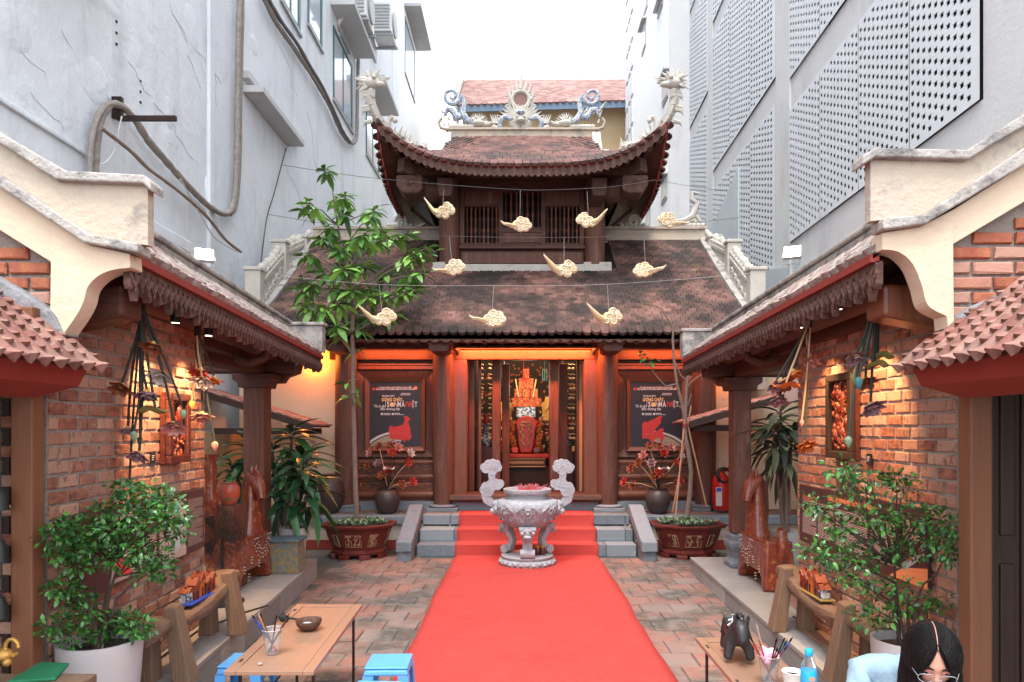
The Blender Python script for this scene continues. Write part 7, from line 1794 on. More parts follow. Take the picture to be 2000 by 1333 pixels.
minis(-1, (-2.09, 4.45, .545), 'row of tiny red and blue lacquer houses on the left bench')
minis(1, (2.01, 4.63, .525), 'row of tiny orange and red lacquer houses on the right bench')
# ================================================================ TABLES, STOOLS, SMALL THINGS
def ftable(x0f, x1f, yf, x0n, x1n, yn, h, label):
    t = thing('low_table', label, 'table', ((x0f+x1n)/2, (yf+yn)/2, 0))
    cs = [Vector((x0n,yn,h)), Vector((x1n,yn,h)), Vector((x1f,yf,h)), Vector((x0f,yf,h))]
    def bil(u, v, z=0): return (cs[0].lerp(cs[1], u)).lerp(cs[3].lerp(cs[2], u), v)+Vector((0,0,z))
    def plate(nm, u0, u1, v0, v1, z0, z1, mat=WOODTAB, bev=.003):
        g = MB(); g.hexa([bil(u0,v0,z0),bil(u1,v0,z0),bil(u1,v1,z0),bil(u0,v1,z0)], [bil(u0,v0,z1),bil(u1,v0,z1),bil(u1,v1,z1),bil(u0,v1,z1)]); return g.build(nm, mat, t, bev=bev)
    plate('table_panel', .13, .87, .065, .935, -.018, -.003)
    plate('edge_board', 0, .125, 0, 1, -.022, 0); plate('edge_board', .875, 1, 0, 1, -.022, 0); plate('end_board', .127, .873, 0, .06, -.022, 0); plate('end_board', .127, .873, .94, 1, -.022, 0)
    for v in (.12, .5, .88): plate('slot', .05, .085, v-.02, v+.02, -.0, .0006, WOODDK, 0)
    for v in (.10, .90):
        for u, du in ((.08,-.0),(.92,.0)):
            a = bil(u, v, -.022); b = Vector((a.x, a.y+(-.0 if v < .5 else .0), .004))
            MB().tube([a, b], .0085, 8).build('leg', STEEL, t, smooth=True)
        MB().tube([bil(.08,v,-.03), bil(.92,v,-.03)], .007, 6).build('cross_rod', STEEL, t)
    MB().tube([bil(.08,.1,-.30), bil(.08,.9,-.30)], .006, 6).build('cross_rod', STEEL, t)
    return bil
hL = .50
def onz(px, py, z): Y = (1.65-z)*F/(py-838); return P(px, py, Y)
a, b, c, d = onz(580,1180,hL), onz(708,1180,hL), onz(437,1311,hL), onz(607,1318,hL)
ftable(a.x, b.x, a.y, c.x, d.x, c.y, hL, 'low wooden folding table with a brush cup and coconut bowl, front left')
hR = .45
a, b = onz(1358,1245,hR), onz(1474,1243,hR)
ftable(a.x, b.x, a.y, a.x, b.x, 2.55, hR, 'low wooden table carrying the black horse statue, front right')
def cup(px, py, z, r, h, label, col_extra, seed):
    c = onz(px, py, z); t = thing('plastic_cup', label, 'cup', tuple(c))
    g = MB(); g.lathe([(r*.62,0),(r*.64,.003),(r*.97,h-.004),(r*1.03,h),(r*1.0,h+.002),(r*.95,h-.004),(r*.60,.006),(.0,.006)], tuple(c), 28); g.build('cup_shell', CLEARP, t, smooth=True)
    g = MB(); g.tube([c+Vector((r*1.01*math.cos(q*PI/12), r*1.01*math.sin(q*PI/12), h)) for q in range(25)], .0022, 6); g.build('cup_rim', INKP, t, smooth=True)
    rr = random.Random(seed)
    mats = [REDL, BLACK, STEEL, COLS['teal'], PLASTICD, WOODF, INKR, LACQ, STEMG, WOODTAB]
    for k_ in range(11):
        an = rr.uniform(0, 2*PI); bx_, by_ = c.x+r*.45*math.cos(an+PI), c.y+r*.45*math.sin(an+PI); L_ = h*rr.uniform(1.35,1.95)
        top = Vector((c.x+r*.95*math.cos(an), c.y+r*.95*math.sin(an), c.z+h)); b0 = Vector((bx_, by_, c.z+.008)); d = (top-b0).normalized(); e = b0+d*L_
        br = thing('paint_brush', 'brush', 'brush') if False else None
        o = MB().tube([b0, b0+d*L_*.72, b0+d*L_*.74, e], [.0032,.0038,.0042,.003], 7).build('paint_brush', mats[k_ % len(mats)], t, smooth=True)
        MB().tube([e, e+d*.012, e+d*.028], [.004,.0048,.001], 7).build('bristles', HAIR if k_ % 3 else WOODTAB, o, smooth=True)
    return t, c
cup(532, 1276, hL, .051, .125, 'clear plastic cup of paint brushes on the left table', 0, 2)
t, c = cup(1502, 1334, hR, .050, .13, 'clear plastic cup of brushes and pink tissue on the right table', 0, 5)
g = MB(); rr = random.Random(9)
for _ in range(16): g.ball((c.x+rr.uniform(-.03,.03), c.y+rr.uniform(-.03,.03), c.z+.115+rr.uniform(0,.05)), rr.uniform(.012,.022), 7, 5, (1,1,1.3))
g.build('pink_tissue', PINKF, t, smooth=True)
# coconut bowl with a gourd spoon
c = onz(603, 1230, hL); t = thing('coconut_bowl', 'halved coconut shell bowl with white grains on the left table', 'bowl', tuple(c))
g = MB(); g.lathe([(.018,0),(.045,.006),(.066,.028),(.074,.055),(.073,.058),(.069,.055),(.060,.028),(.03,.014),(0,.012)], tuple(c), 28); g.build('bowl_shell', COCO, t, smooth=True)
g = MB(); g.ball(tuple(c+Vector((-.01,0,.024))), .035, 10, 6, (1.2,1,.5)); g.build('white_grains', INKW, t, smooth=True)
c = onz(571, 1214, hL)+Vector((0,0,.012)); g = MB(); g.ball(tuple(c+Vector((-.055,.0,.01))), .026, 10, 7, (1,.8,.9)); g.tube([c+Vector((-.05,0,.01)), c+Vector((-.01,0,.006)), c+Vector((.05,.0,.0))], [.012,.007,.005], 8)
tag(g.build('gourd_spoon', STEM, smooth=True), 'small dark gourd spoon left of the coconut bowl', 'spoon')
c = onz(508, 1299, hL); tag(MB().ball((c.x, c.y, c.z+.006), .012, 9, 6, (1,1,.5)).build('silver_bead', INKGY, smooth=True), 'tiny shiny shell bead near the front of the left table', 'bead')
c = onz(1548, 1345, hR); g = MB(); g.lathe([(.034,0),(.047,.075),(.05,.08),(.048,.082),(.044,.075),(.030,.004),(0,.003)], tuple(c), 26); g.lathe([(.0,.06),(.043,.06)], tuple(c), 20)
tag(g.build('paper_cup', INKW, smooth=True), 'white paper cup beside the water bottle', 'cup')
# water bottle
c = Vector((1.245, 2.93, hR)); t = thing('water_bottle', 'small water bottle with bright blue cap and blue label', 'bottle', tuple(c))
g = MB(); g.lathe([(.028,0),(.031,.004),(.032,.02),(.030,.06),(.031,.10),(.0315,.14),(.032,.165),(.029,.19),(.018,.215),(.013,.225),(.013,.24),(.0,.241)], tuple(c), 26); g.build('bottle_body', BOTTLEP, t, smooth=True)
g = MB(); g.lathe([(.0325,.085),(.0335,.087),(.0335,.165),(.0325,.167)], tuple(c), 28); lb = g.build('bottle_label', LABELB, t, smooth=True)
g = MB(); g.lathe([(.015,.226),(.0165,.228),(.0165,.252),(.014,.256),(.0,.256)], tuple(c), 22); g.build('bottle_cap', CAPB, t, smooth=True)
g = MB(); g.bx(c.x-.012, c.x+.012, c.y-.0348, c.y-.034, c.z+.13, c.z+.145); g.build('label_mark', INKO, lb); g = MB(); g.bx(c.x-.02, c.x+.02, c.y-.0342, c.y-.0336, c.z+.088, c.z+.097); g.build('label_mark', INKW, lb)
# black horse statue
c = Vector((1.140, 3.56, hR)); t = thing('horse_statue', 'small black stylised horse statue with silver mosaic patch on the right table', 'statue', tuple(c))
def skin(name, verts, edges, rad, mat, par, sub=2):
    me = bpy.data.meshes.new(name); me.from_pydata([tuple(v) for v in verts], edges, []); me.materials.append(mat)
    o = link(name, me, par); m_ = o.modifiers.new('skin', 'SKIN'); m_.use_smooth_shade = True
    for i, r in enumerate(rad):
        sv = me.skin_vertices[0].data[i]; sv.radius = (r, r) if not hasattr(r, '__len__') else r
        sv.use_root = (i == 0)
    s2 = o.modifiers.new('sub', 'SUBSURF'); s2.levels = sub; s2.render_levels = sub; return o
_hq = Matrix.Rotation(R(-12), 3, 'Z')
Hv = lambda x, y, z: c+_hq @ Vector((x, y, z))
V_ = [Hv(0,.05,.140), Hv(-.008,.10,.148), Hv(0,0,.135), Hv(.0,-.05,.145), Hv(.002,-.070,.185), Hv(.006,-.095,.212), Hv(.010,-.128,.190), Hv(.012,-.150,.150), Hv(.012,-.160,.118),
      Hv(-.050,.120,.100), Hv(-.055,.118,.055), Hv(-.055,.115,.014), Hv(.040,.118,.100), Hv(.048,.115,.055), Hv(.048,.112,.014),
      Hv(-.046,-.055,.095), Hv(-.052,-.062,.050), Hv(-.053,-.068,.014), Hv(.048,-.055,.095), Hv(.056,-.062,.050), Hv(.058,-.068,.014)]
E_ = [(0,1),(0,2),(2,3),(3,4),(4,5),(5,6),(6,7),(7,8),(1,9),(9,10),(10,11),(1,12),(12,13),(13,14),(3,15),(15,16),(16,17),(3,18),(18,19),(19,20)]
Rd = [.056,.056,.054,.056,.044,.038,.042,.030,.026,.032,.023,.027,.032,.023,.027,.032,.024,.028,.032,.024,.028]
body = skin('horse_body', V_, E_, Rd, BLACKS, t)
for sg in (-1, 1):
    g = MB(); g.tube([Hv(.008+sg*.026,-.112,.222), Hv(.008+sg*.034,-.114,.246), Hv(.008+sg*.032,-.12,.262)], [.012,.009,.002], 7); g.build('ear', BLACKS, t, smooth=True)
g = MB(); g.tube([Hv(.0,-.05,.225), Hv(.0,-.07,.252), Hv(.003,-.095,.262), Hv(.006,-.11,.235)], [.012,.016,.012,.004], 8, flat=.6); g.build('mane_crest', BLACKS, t, smooth=True)
g = MB(); rr = random.Random(2)
for _ in range(90):
    an = rr.uniform(-.9,.5); y = rr.uniform(-.03,.11); r = .060; x, z = r*math.sin(an), r*math.cos(an)
    g.ball(tuple(Hv(x, y, .138+z)), rr.uniform(.005,.010), 6, 4, (1,1,.6))
g.build('silver_mosaic', INKW, t, smooth=True)
# stools
def stool(cx, cy, rot, label):
    t = thing('plastic_stool', label, 'stool', (cx, cy, 0), 'bright blue plastic stools')
    mw = Matrix.Translation((cx, cy, 0)) @ Matrix.Rotation(rot, 4, 'Z'); h = .285; a = .118; b = .145
    g = MB(); g.bx(-a-.006, a+.006, -a-.006, a+.006, h-.012, h, mw); g.build('stool_top', PLASTICB, t, bev=.02)
    g = MB(); g.hexa([mw @ Vector((q[0]*(a+.012), q[1]*(a+.012), h-.05)) for q in ((-1,-1),(1,-1),(1,1),(-1,1))], [mw @ Vector((q[0]*(a+.004), q[1]*(a+.004), h-.0125)) for q in ((-1,-1),(1,-1),(1,1),(-1,1))]); g.build('stool_apron', PLASTICB, t, bev=.012)
    for sx in (-1, 1):
        for sy in (-1, 1):
            g = MB(); 
            def L2(u, z, o=0): return mw @ Vector((sx*(a+.012+(b-a-.012)*(1-z/(h-.05))-u[0]), sy*(a+.012+(b-a-.012)*(1-z/(h-.05))-u[1]), z))
            w_ = .062; th = .007
            pl = [(0,0),(w_,0),(w_,th),(th,th),(th,w_),(0,w_)]; pl2 = [(x*.62 if x > th else x, y*.62 if y > th else y) for x, y in pl]
            vs = [L2(u, .004) for u in pl2]+[L2(u, h-.05) for u in pl]
            g.add(vs, [tuple(range(6)), tuple(range(11,5,-1))]+[(i, (i+1)%6, (i+1)%6+6, i+6) for i in range(6)]); g.build('leg', PLASTICB, t)
    g = MB()
    for q in range(4):
        m4 = mw @ Matrix.Rotation(q*PI/2, 4, 'Z'); g.bx(-.075,.075,b-.022,b-.016,.05,.075, m4)
    g.build('stretcher', PLASTICD, t)
c = onz(760, 1290, .285); stool(c.x, c.y, .03, 'bright blue stool at the left edge of the red carpet, the farther of two')
c = onz(737, 1338, .285); stool(c.x-.0, c.y-.06, -.05, 'bright blue stool cut by the bottom edge, nearer of two by the carpet')
c = onz(482, 1288, .285); stool(c.x, c.y, .0, 'bright blue stool tucked under the left folding table')
# green mat bench at bottom left
t = thing('side_table', 'rough dark timber table at the bottom left corner', 'table', (-2.1, 2.5, 0))
for i in range(3):
    g = MB(); y0 = 2.28+.16*i; x1 = P(163,0,2.6).x-.02*i; g.bx(-2.7, x1, y0, y0+.152, .62, .665); g.build('plank', WOODBEN, t, bev=.006)
for x in (-2.5, -1.85):
    for y in (2.32, 2.70): MB().bx(x-.03, x+.03, y-.03, y+.03, 0, .618).build('leg', WOODBEN, t)
zz = .667; q4 = [onz(15,1336,zz), onz(109,1330,zz), onz(136,1300,zz), onz(78,1298,zz)]
g = MB(); g.hexa(q4, [v+Vector((0,0,.012)) for v in q4]); tag(g.build('green_mat', GREENM, bev=.004), 'bright green mat lying on the dark table, bottom left', 'mat')
c = onz(14, 1300, zz); t = thing('gold_figurine', 'small golden animal figurine with a ring tail at the left edge', 'figurine', tuple(c))
g = MB(); g.ball(tuple(c+Vector((-.02,0,.045))), .04, 12, 8, (1.1,.9,.7)); g.ball(tuple(c+Vector((.015,-.02,.02))), .018, 8, 6); g.ball(tuple(c+Vector((-.05,-.01,.02))), .018, 8, 6)
g.build('figurine_body', GOLD, t, smooth=True); g = MB(); g.tube([c+Vector((.02+.028*math.cos(q*.5), 0, .075+.035*math.sin(q*.5))) for q in range(12)], .008, 7); g.build('ring_tail', GOLD, t, smooth=True)
# ================================================================ PLANTS IN POTS
def bush(sg, pot, pr_, ph, zf, centers, Y0, leafsz, nleaf, lab, potlab, xlim, rad):
    px_, py_ = pot
    p = tag(MB().lathe([(pr_*.78,0),(pr_*.82,.01),(pr_*.95,ph*.6),(pr_,ph-.01),(pr_*1.0,ph),(pr_*.93,ph),(pr_*.90,ph-.05),(0,ph-.05)], (px_, py_, zf), 32).build('plant_pot', POTW, smooth=True), potlab, 'pot')
    tag(MB().lathe([(0,ph-.048),(pr_*.89,ph-.047)], (px_, py_, zf), 20).build('potting_soil', SOIL), 'dark soil inside the '+potlab, 'soil')
    t = thing('potted_shrub', lab, 'shrub', (px_, py_, zf+ph)); rr = random.Random(20+sg)
    pts = []
    for (x, y) in centers:
        Y = min(Y0+rr.uniform(-.14,.14), xlim*F/abs(x-1013)); pts.append(P(x, y, Y))
    base = Vector((px_, py_, zf+ph-.05)); g = MB(); mains = [base+Vector((sg*a, b, h)) for a, b, h in ((.02,.0,.28),(-.05,.03,.34),(.06,-.03,.30),(-.09,-.02,.25),(-.02,.06,.42))]
    for m_ in mains: g.tube(wig(base+Vector((rr.uniform(-.03,.03), rr.uniform(-.03,.03), 0)), m_, 5, .008), [.011,.010,.009,.008,.007,.006], 7)
    for e in pts:
        b = min(mains+[base.lerp(m_, .5) for m_ in mains], key=lambda q: (q-e).length+(.4 if q.z > e.z else 0)); g.tube(wig(b, e, 5, .012), [.0055,.005,.0045,.004,.003,.002], 5)
    g.build('branches', BARKD, t, smooth=True)
    pr = [leafproto(leafsz, leafsz*.55, .3, .3, i, 3) for i in range(4)]; ins = []
    for e in pts:
        for _ in range(nleaf):
            d0 = rdir(); p_ = e+Vector((d0.x, d0.y, d0.z*.62))*rad*rr.random()**.5
            if abs(p_.x) > 2.19 or rr.random() < .12: continue
            d = (d0+Vector((0,0,rr.uniform(-.4,.5)))+rdir()*.5); nrm = Vector((rr.uniform(-.5,.5), rr.uniform(-.6,.2), 1))
            ins.append((rr.randrange(4), orient(p_, d, rr.uniform(-.7,.7), rr.uniform(.5,1.3), nrm)))
    pieces(t, 'leaf', pr, ins, LEAFB, cap=290, smooth=True)
bush(-1, (-2.01, 3.28), .185, .42, .22, [(240,955),(262,968),(300,962),(328,980),(200,1000),(128,1030),(105,1048),(150,1042),(180,1052),(218,1036),(255,1010),(290,1022),(322,1015),(345,1008),(250,1058),(200,1080),(165,1072),(125,1075),(272,1075),(300,1085),(235,1092),(125,1150),(150,1168),(168,1196),(105,1222),(240,1212),(200,1232),(150,1245),(262,1218),(290,1120),(318,1110),(290,990),(185,1025),(240,1035),(150,1105),(270,1232),(215,1215),(345,1040)], 3.24, .031, 125, 'dense glossy green shrub in a white pot against the left brick wall', 'large white glazed pot at lower left', 2.08, .078)
bush(1, (1.98, 3.50), .16, .40, .174, [(1640,913),(1655,930),(1700,935),(1750,935),(1765,955),(1650,955),(1690,965),(1595,985),(1605,1005),(1640,1025),(1680,1005),(1720,1000),(1760,1005),(1800,1005),(1840,1015),(1865,1035),(1620,1055),(1588,1075),(1660,1055),(1700,1045),(1740,1050),(1780,1055),(1820,1050),(1850,1060),(1640,1090),(1680,1095),(1720,1085),(1760,1080),(1690,1130),(1705,1160),(1760,1145),(1800,1185),(1750,1185),(1830,1175),(1715,1200),(1685,1205),(1860,1080),(1610,1090),(1670,1080),(1730,1020),(1780,1025),(1655,1125),(1795,1080)], 3.5, .034, 62, 'airy glossy green shrub in a white pot against the right brick wall', 'white glazed pot behind the seated person', 2.08, .085)
def strapplant(cx, cy, z0, heads, L_, n, lab, stem=True, mat=LEAFD, seed=1):
    t = thing('dracaena_plant', lab, 'plant', (cx, cy, z0)); rr = random.Random(seed); ins = []; g = MB()
    pr = [leafproto(L_, .100, .35, .75, 1, 6), leafproto(L_*.9, .088, .35, 1.0, 2, 6), leafproto(L_*.85, .092, .35, .45, 3, 6)]
    for (hx, hy, hz) in heads:
        h = Vector((hx, hy, hz)); g.tube(wig((cx+(hx-cx)*.2, cy+(hy-cy)*.2, z0), h, 5, .01), [.022,.02,.019,.018,.017,.015], 8)
        for k_ in range(n):
            s_ = k_/n; a = k_*2.4+rr.uniform(-.2,.2); d = Vector((math.cos(a), math.sin(a), 1.1-1.7*s_)); p_ = h-Vector((0,0,.26*s_))
            ins.append((rr.randrange(3), orient(p_, d, rr.uniform(-.3,.3), rr.uniform(.75,1.1))))
    g.build('stems', BARK, t, smooth=True); pieces(t, 'leaf', pr, ins, mat, cap=290, smooth=True)
potc = (-2.36, 7.15)
tag(MB().lathe([(.10,0),(.11,.01),(.135,.3),(.145,.40),(.13,.40),(.125,.36),(0,.36)], (potc[0], potc[1], .22), 28).build('plant_pot', POTW, smooth=True), 'white pot beside the left timber post, on the platform corner', 'pot')
strapplant(potc[0], potc[1], .56, [(-2.28, 7.15, 1.32), (-2.42, 7.1, 1.08), (-2.22, 7.2, 1.05)], .40, 22, 'strap leaved dracaena in the white pot beside the left post', seed=3)
strapplant(-2.75, 7.9, .3, [(-2.62, 7.9, 1.62), (-2.85, 7.9, 1.45), (-3.05, 7.7, 1.5), (-2.75, 7.7, 1.2), (-2.5,7.9,1.35), (-3.2,7.6,1.25)], .42, 22, 'larger dark dracaena behind the left post', seed=5)
tag(MB().lathe([(.14,0),(.17,.1),(.18,.25),(.16,.30),(0,.30)], (-2.75, 7.9, .0), 20).build('plant_pot', JARD, smooth=True), 'dark pot behind the patterned box holding the larger dracaena', 'pot')
tag(MB().lathe([(.12,0),(.19,.12),(.22,.28),(.19,.45),(.12,.52),(.13,.54),(0,.54)], (-2.68, 9.65, .47), 24).build('clay_jar', JARD, smooth=True), 'brown clay jar half hidden behind the dracaena leaves by the wing wall', 'jar')
strapplant(2.86, 7.3, .55, [(2.80, 7.3, 1.86), (2.70, 7.25, 1.66), (2.92, 7.3, 1.68), (2.82,7.2,1.5)], .44, 20, 'drooping dracaena with dark leaves behind the right lacquer horse', seed=7, mat=M('dull_leaf', (.03,.05,.035), (.05,.055,.04), rc=(.16,.17,.08), rnd=.4, scale=8, rough=.5))
tag(MB().lathe([(.12,0),(.16,.2),(.17,.38),(.15,.38),(0,.36)], (2.86, 7.3, .18), 24).build('plant_pot', GREYMET, smooth=True), 'grey pot behind the right lacquer horse', 'pot')
# ================================================================ LACQUER HORSES
def lhorse(sg, cx, y0, y1, zf, label):
    t = thing('lacquer_horse', label, 'sculpture', (cx, (y0+y1)/2, zf)); L_ = y1-y0; H = .46; wb = .15
    # body: side profile in (y,z), extruded in x with a taper
    side = [(0,0),(.10*L_,0),(.14*L_,.10),(.24*L_,.15),(.76*L_,.15),(.86*L_,.10),(.90*L_,0),(L_,0),(L_*.985,H*.5),(L_*.95,H),(L_*.6,H*.97),(L_*.3,H*.96),(.03*L_,H),(.01*L_,H*.5)]
    g = MB(); n = len(side); vs = []
    for q in (-1, 1):
        for (y, z) in side: vs.append((cx+q*(wb*(1-.18*z/H)), y0+y, zf+.002+z))
    fs = [tuple(range(n)), tuple(range(2*n-1, n-1, -1))]+[(i, i+n, (i+1)%n+n, (i+1)%n) for i in range(n)]
    g.add(vs, fs); b = g.build('horse_body', LACQ, t, bev=.025)
    # neck and head at the far end
    nx = cx-sg*.02; ny = y1-.20
    g = MB(); vs = []; M_ = 12
    secs = [(0,-.02,.125,.17,.44),(0,.0,.105,.135,.60),(0,.01,.085,.11,.74),(0,.0,.075,.10,.86),(-.02,-.0,.07,.085,.95)]
    for (dx, dy, rx_, ry_, z) in secs:
        for k_ in range(M_): a = 2*PI*k_/M_; vs.append((nx-sg*dx*-1+rx_*math.cos(a)*.9, ny+dy+ry_*math.sin(a), zf+z))
    fs = [(i*M_+k_, i*M_+(k_+1)%M_, (i+1)*M_+(k_+1)%M_, (i+1)*M_+k_) for i in range(len(secs)-1) for k_ in range(M_)]+[tuple(range(M_-1,-1,-1)), tuple((len(secs)-1)*M_+k_ for k_ in range(M_))]
    g.add(vs, fs)
    g.build('neck', LACQ, t, smooth=True, ang=60)
    h0 = Vector((nx, ny, zf+.93)); g = MB()
    g.tube([h0+Vector((sg*.0,.06,.0)), h0+Vector((-sg*.02,.0,.03)), h0+Vector((-sg*.07,-.04,-.02)), h0+Vector((-sg*.11,-.07,-.10)), h0+Vector((-sg*.125,-.085,-.16))], [.06,.085,.072,.05,.038], 12)
    hd = g.build('head', LACQ, t, smooth=True)
    g = MB(); g.tube([h0+Vector((sg*.09,.05,-.50)), h0+Vector((sg*.10,.05,-.25)), h0+Vector((sg*.085,.05,-.02)), h0+Vector((sg*.03,.03,.085)), h0+Vector((-sg*.04,.0,.07))], [.03,.04,.045,.035,.015], 8, flat=.5); g.build('mane', GOLD if False else LACQD, t, smooth=True)
    for q in (-1, 1):
        g = MB(); g.tube([h0+Vector((-sg*.02,q*.05,.08)), h0+Vector((-sg*.02,q*.06,.13)), h0+Vector((-sg*.03,q*.055,.16))], [.02,.015,.003], 7); g.build('ear', LACQ, hd, smooth=True)
    g = MB(); xs_ = cx-sg*(wb*.93)
    for k_ in range(3):                              # swag of pearl inlay on the courtyard face
        r = .12+.04*k_; pts = [(xs_-sg*.006+sg*.0*q, ny-.05+r*math.cos(PI+q*PI/10), zf+.42+r*1.0*math.sin(PI+q*PI/10)) for q in range(11)]
        for p_ in pts: g.ball(p_, .0065, 6, 4)
    for (dy, z) in ((.2,.18),(.4,.24),(.6,.18),(.32,.10)):
        for q in range(6): g.ball((xs_-sg*.002, y0+dy*L_+.018*math.cos(q), zf+z+.03*math.sin(q)), .006, 6, 4)
    g.build('pearl_inlay', INLAY, b, smooth=True)
    g = MB(); g.tube([(cx+sg*.02, y0+.02, zf+.30), (cx+sg*.02, y0-.01, zf+.42), (cx+sg*.02, y0+.02, zf+.54), (cx+sg*.02, y0+.08, zf+.56)], [.05,.05,.045,.02], 9); g.build('tail', LACQ, t, smooth=True)
lhorse(-1, -2.56, 5.85, 6.70, .22, 'large cinnabar lacquer horse sculpture with pearl swags on the left platform')
lhorse(1, 2.36, 6.15, 6.92, .174, 'large cinnabar lacquer horse sculpture on the right platform beside the post')
# patterned box, fan, urn, statue on the left
t = thing('patterned_box', 'square blue and gold patterned box stool at the left platform corner', 'box', (-2.33, 6.85, .22))
g = MB(); g.hexa([(-2.49,6.72,.222),(-2.17,6.72,.222),(-2.17,6.98,.222),(-2.49,6.98,.222)], [(-2.47,6.74,.53),(-2.19,6.74,.53),(-2.19,6.96,.53),(-2.47,6.96,.53)]); g.build('box_body', M('patterned_box_paint', (.10,.14,.17), (.26,.17,.05), scale=26, contrast=.06, rough=.5, bump=.4, stain=((.30,.22,.10), 34, .55, .62, .6)), t, bev=.006)
g = MB(); g.bx(-2.50,-2.16,6.71,6.99,.531,.56); g.build('box_lid', M('box_lid_paint', (.10,.15,.18), (.07,.09,.11), scale=14, stain=((.25,.22,.18),9,.55,.7,.5)), t, bev=.006)
fc = P(424, 1046, 5.5); t = thing('floor_fan', 'dark wire caged floor fan behind the left wall end', 'fan', (fc.x, fc.y, .22))
g = MB()
for yy, r0 in ((-.035,.21),(.035,.21)):
    for r in [(.03+.015*i) for i in range(13)]:
        dome = .045*(1-(r/.21)**2); g.tube([fc+Vector((r*math.cos(q*PI/14), (yy+dome*(-1 if yy < 0 else 1)), r*math.sin(q*PI/14))) for q in range(29)], .0024, 4)
    for k_ in range(24):
        a = 2*PI*k_/24; g.tube([fc+Vector((r*math.cos(a), yy+.045*(1-(r/.21)**2)*(-1 if yy < 0 else 1), r*math.sin(a))) for r in (.02,.12,.21)], .0024, 4)
stuff(g.build('wire_cage', STEEL, t)); g = MB()
for k_ in range(3):
    a = 2*PI*k_/3; g.add([tuple(fc+Vector((r*math.cos(a+w2), .012*w2*3, r*math.sin(a+w2)))) for r, w2 in ((.03,-.5),(.17,-.45),(.18,.25),(.03,.5))], [(0,1,2,3)])
g.build('blades', STEEL, t); g = MB(); g.tube([fc+Vector((0,.0,0)), fc+Vector((0,.14,0))], [.03,.05], 12); g.tube([fc+Vector((0,.1,0)), Vector((fc.x, fc.y+.1, .25))], .014, 8); g.lathe([(.17,0),(.17,.015),(.03,.03)], (fc.x, fc.y+.1, .222), 20); g.build('stand', BLACK, t, smooth=True)
c = P(412, 980, 5.9); t = thing('lacquer_totem', 'tall ornate red lacquer figure post behind the left wall end', 'statue', tuple(c))
g = MB(); g.lathe([(.05,-.55),(.055,-.05),(.06,0),(.065,.05),(.04,.10),(.055,.17),(.045,.23),(.055,.28),(.04,.34),(.06,.38),(.065,.41),(0,.41)], tuple(c), 16, wob=lambda a, z: 1+.07*math.sin(5*a+z*30)); g.build('totem_body', LACQ, t, smooth=True)
box_thing('urn_stand', 'dark plank stand carrying the painted urn', 'stand', P(421,0,6.1).x, P(466,0,6.1).x, 6.0, 6.3, .222, P(0,987,6.1).z, WOODCOL)
c = P(447, 985, 6.15); g = MB(); g.lathe([(.055,0),(.085,.05),(.098,.11),(.09,.16),(.07,.185),(.08,.195),(0,.19)], tuple(c), 22)
tag(g.build('painted_urn', M('painted_urn', (.42,.07,.03), (.35,.10,.08), scale=18, contrast=.08, rough=.3, stain=((.05,.14,.06),12,.58,.64,.7)), smooth=True), 'red painted urn with green leaves on the plank stand', 'urn')
# fire extinguisher
c = Vector((P(1409,0,9.66).x, 9.66, .475)); t = thing('fire_extinguisher', 'large red wheeled fire extinguisher with coiled black hose', 'fire extinguisher', tuple(c))
g = MB(); g.lathe([(.11,.03),(.125,.05),(.125,.42),(.11,.49),(.06,.54),(.03,.56),(.03,.60),(0,.60)], tuple(c), 26); bd = g.build('cylinder_body', FIREX, t, smooth=True)
g = MB(); 
for k_ in range(3): g.tube([c+Vector((.0+(.10-.01*k_)*math.cos(q*PI/10), -.10-.02*k_, .52+(.11-.012*k_)*math.sin(q*PI/10))) for q in range(21)], .012, 7)
g.build('hose', BLACK, t, smooth=True)
g = MB(); g.tube([c+Vector((.0,-.02,.55)), c+Vector((.08,-.04,.62)), c+Vector((.16,-.05,.72))], [.02,.018,.012], 8); g.tube([c+Vector((-.06,0,.6)), c+Vector((.06,0,.62))], .015, 8); g.build('valve_handle', FIREX, t, smooth=True)
g = MB(); g.bx(c.x-.115, c.x-.03, c.y-.130, c.y-.118, .475+.10, .475+.36); o = g.build('paper_label', INKP, bd); g = MB(); g.bx(c.x-.105, c.x-.04, c.y-.132, c.y-.1305, .475+.30, .475+.35); g.build('label_band', PLASTICD, o)
for q in (-1, 1):
    g = MB(); g.lathe([(.07,0),(.07,.03)], (0,0,0), 18); g.build('wheel', BLACK, t, mw=Matrix.Translation(c+Vector((q*.13-.015,.04,.07))) @ Matrix.Rotation(R(90), 4, 'Y'))
# floor cable along the right wall, timber strip
tag(MB().tube([(2.15,5.35,.18),(2.19,4.9,.185),(2.16,4.5,.182),(2.19,4.1,.20),(2.17,3.7,.182)], .006, 6).build('floor_cable', BLACK, smooth=True), 'black cable lying along the foot of the right brick wall', 'cable')
tag(MB().tube([(-2.10,3.6,.228),(-2.22,4.2,.23),(-2.26,4.8,.228),(-2.12,5.3,.228),(-2.02,5.5,.228)], .006, 6).build('floor_cable', BLACK, smooth=True), 'black cable lying along the foot of the left brick wall', 'cable')
tag(MB().bx(2.06, 2.20, 3.45, 4.95, .176, .19).build('floor_board', WOODTAB, bev=.003), 'orange timber strip on the platform under the right bench', 'board')
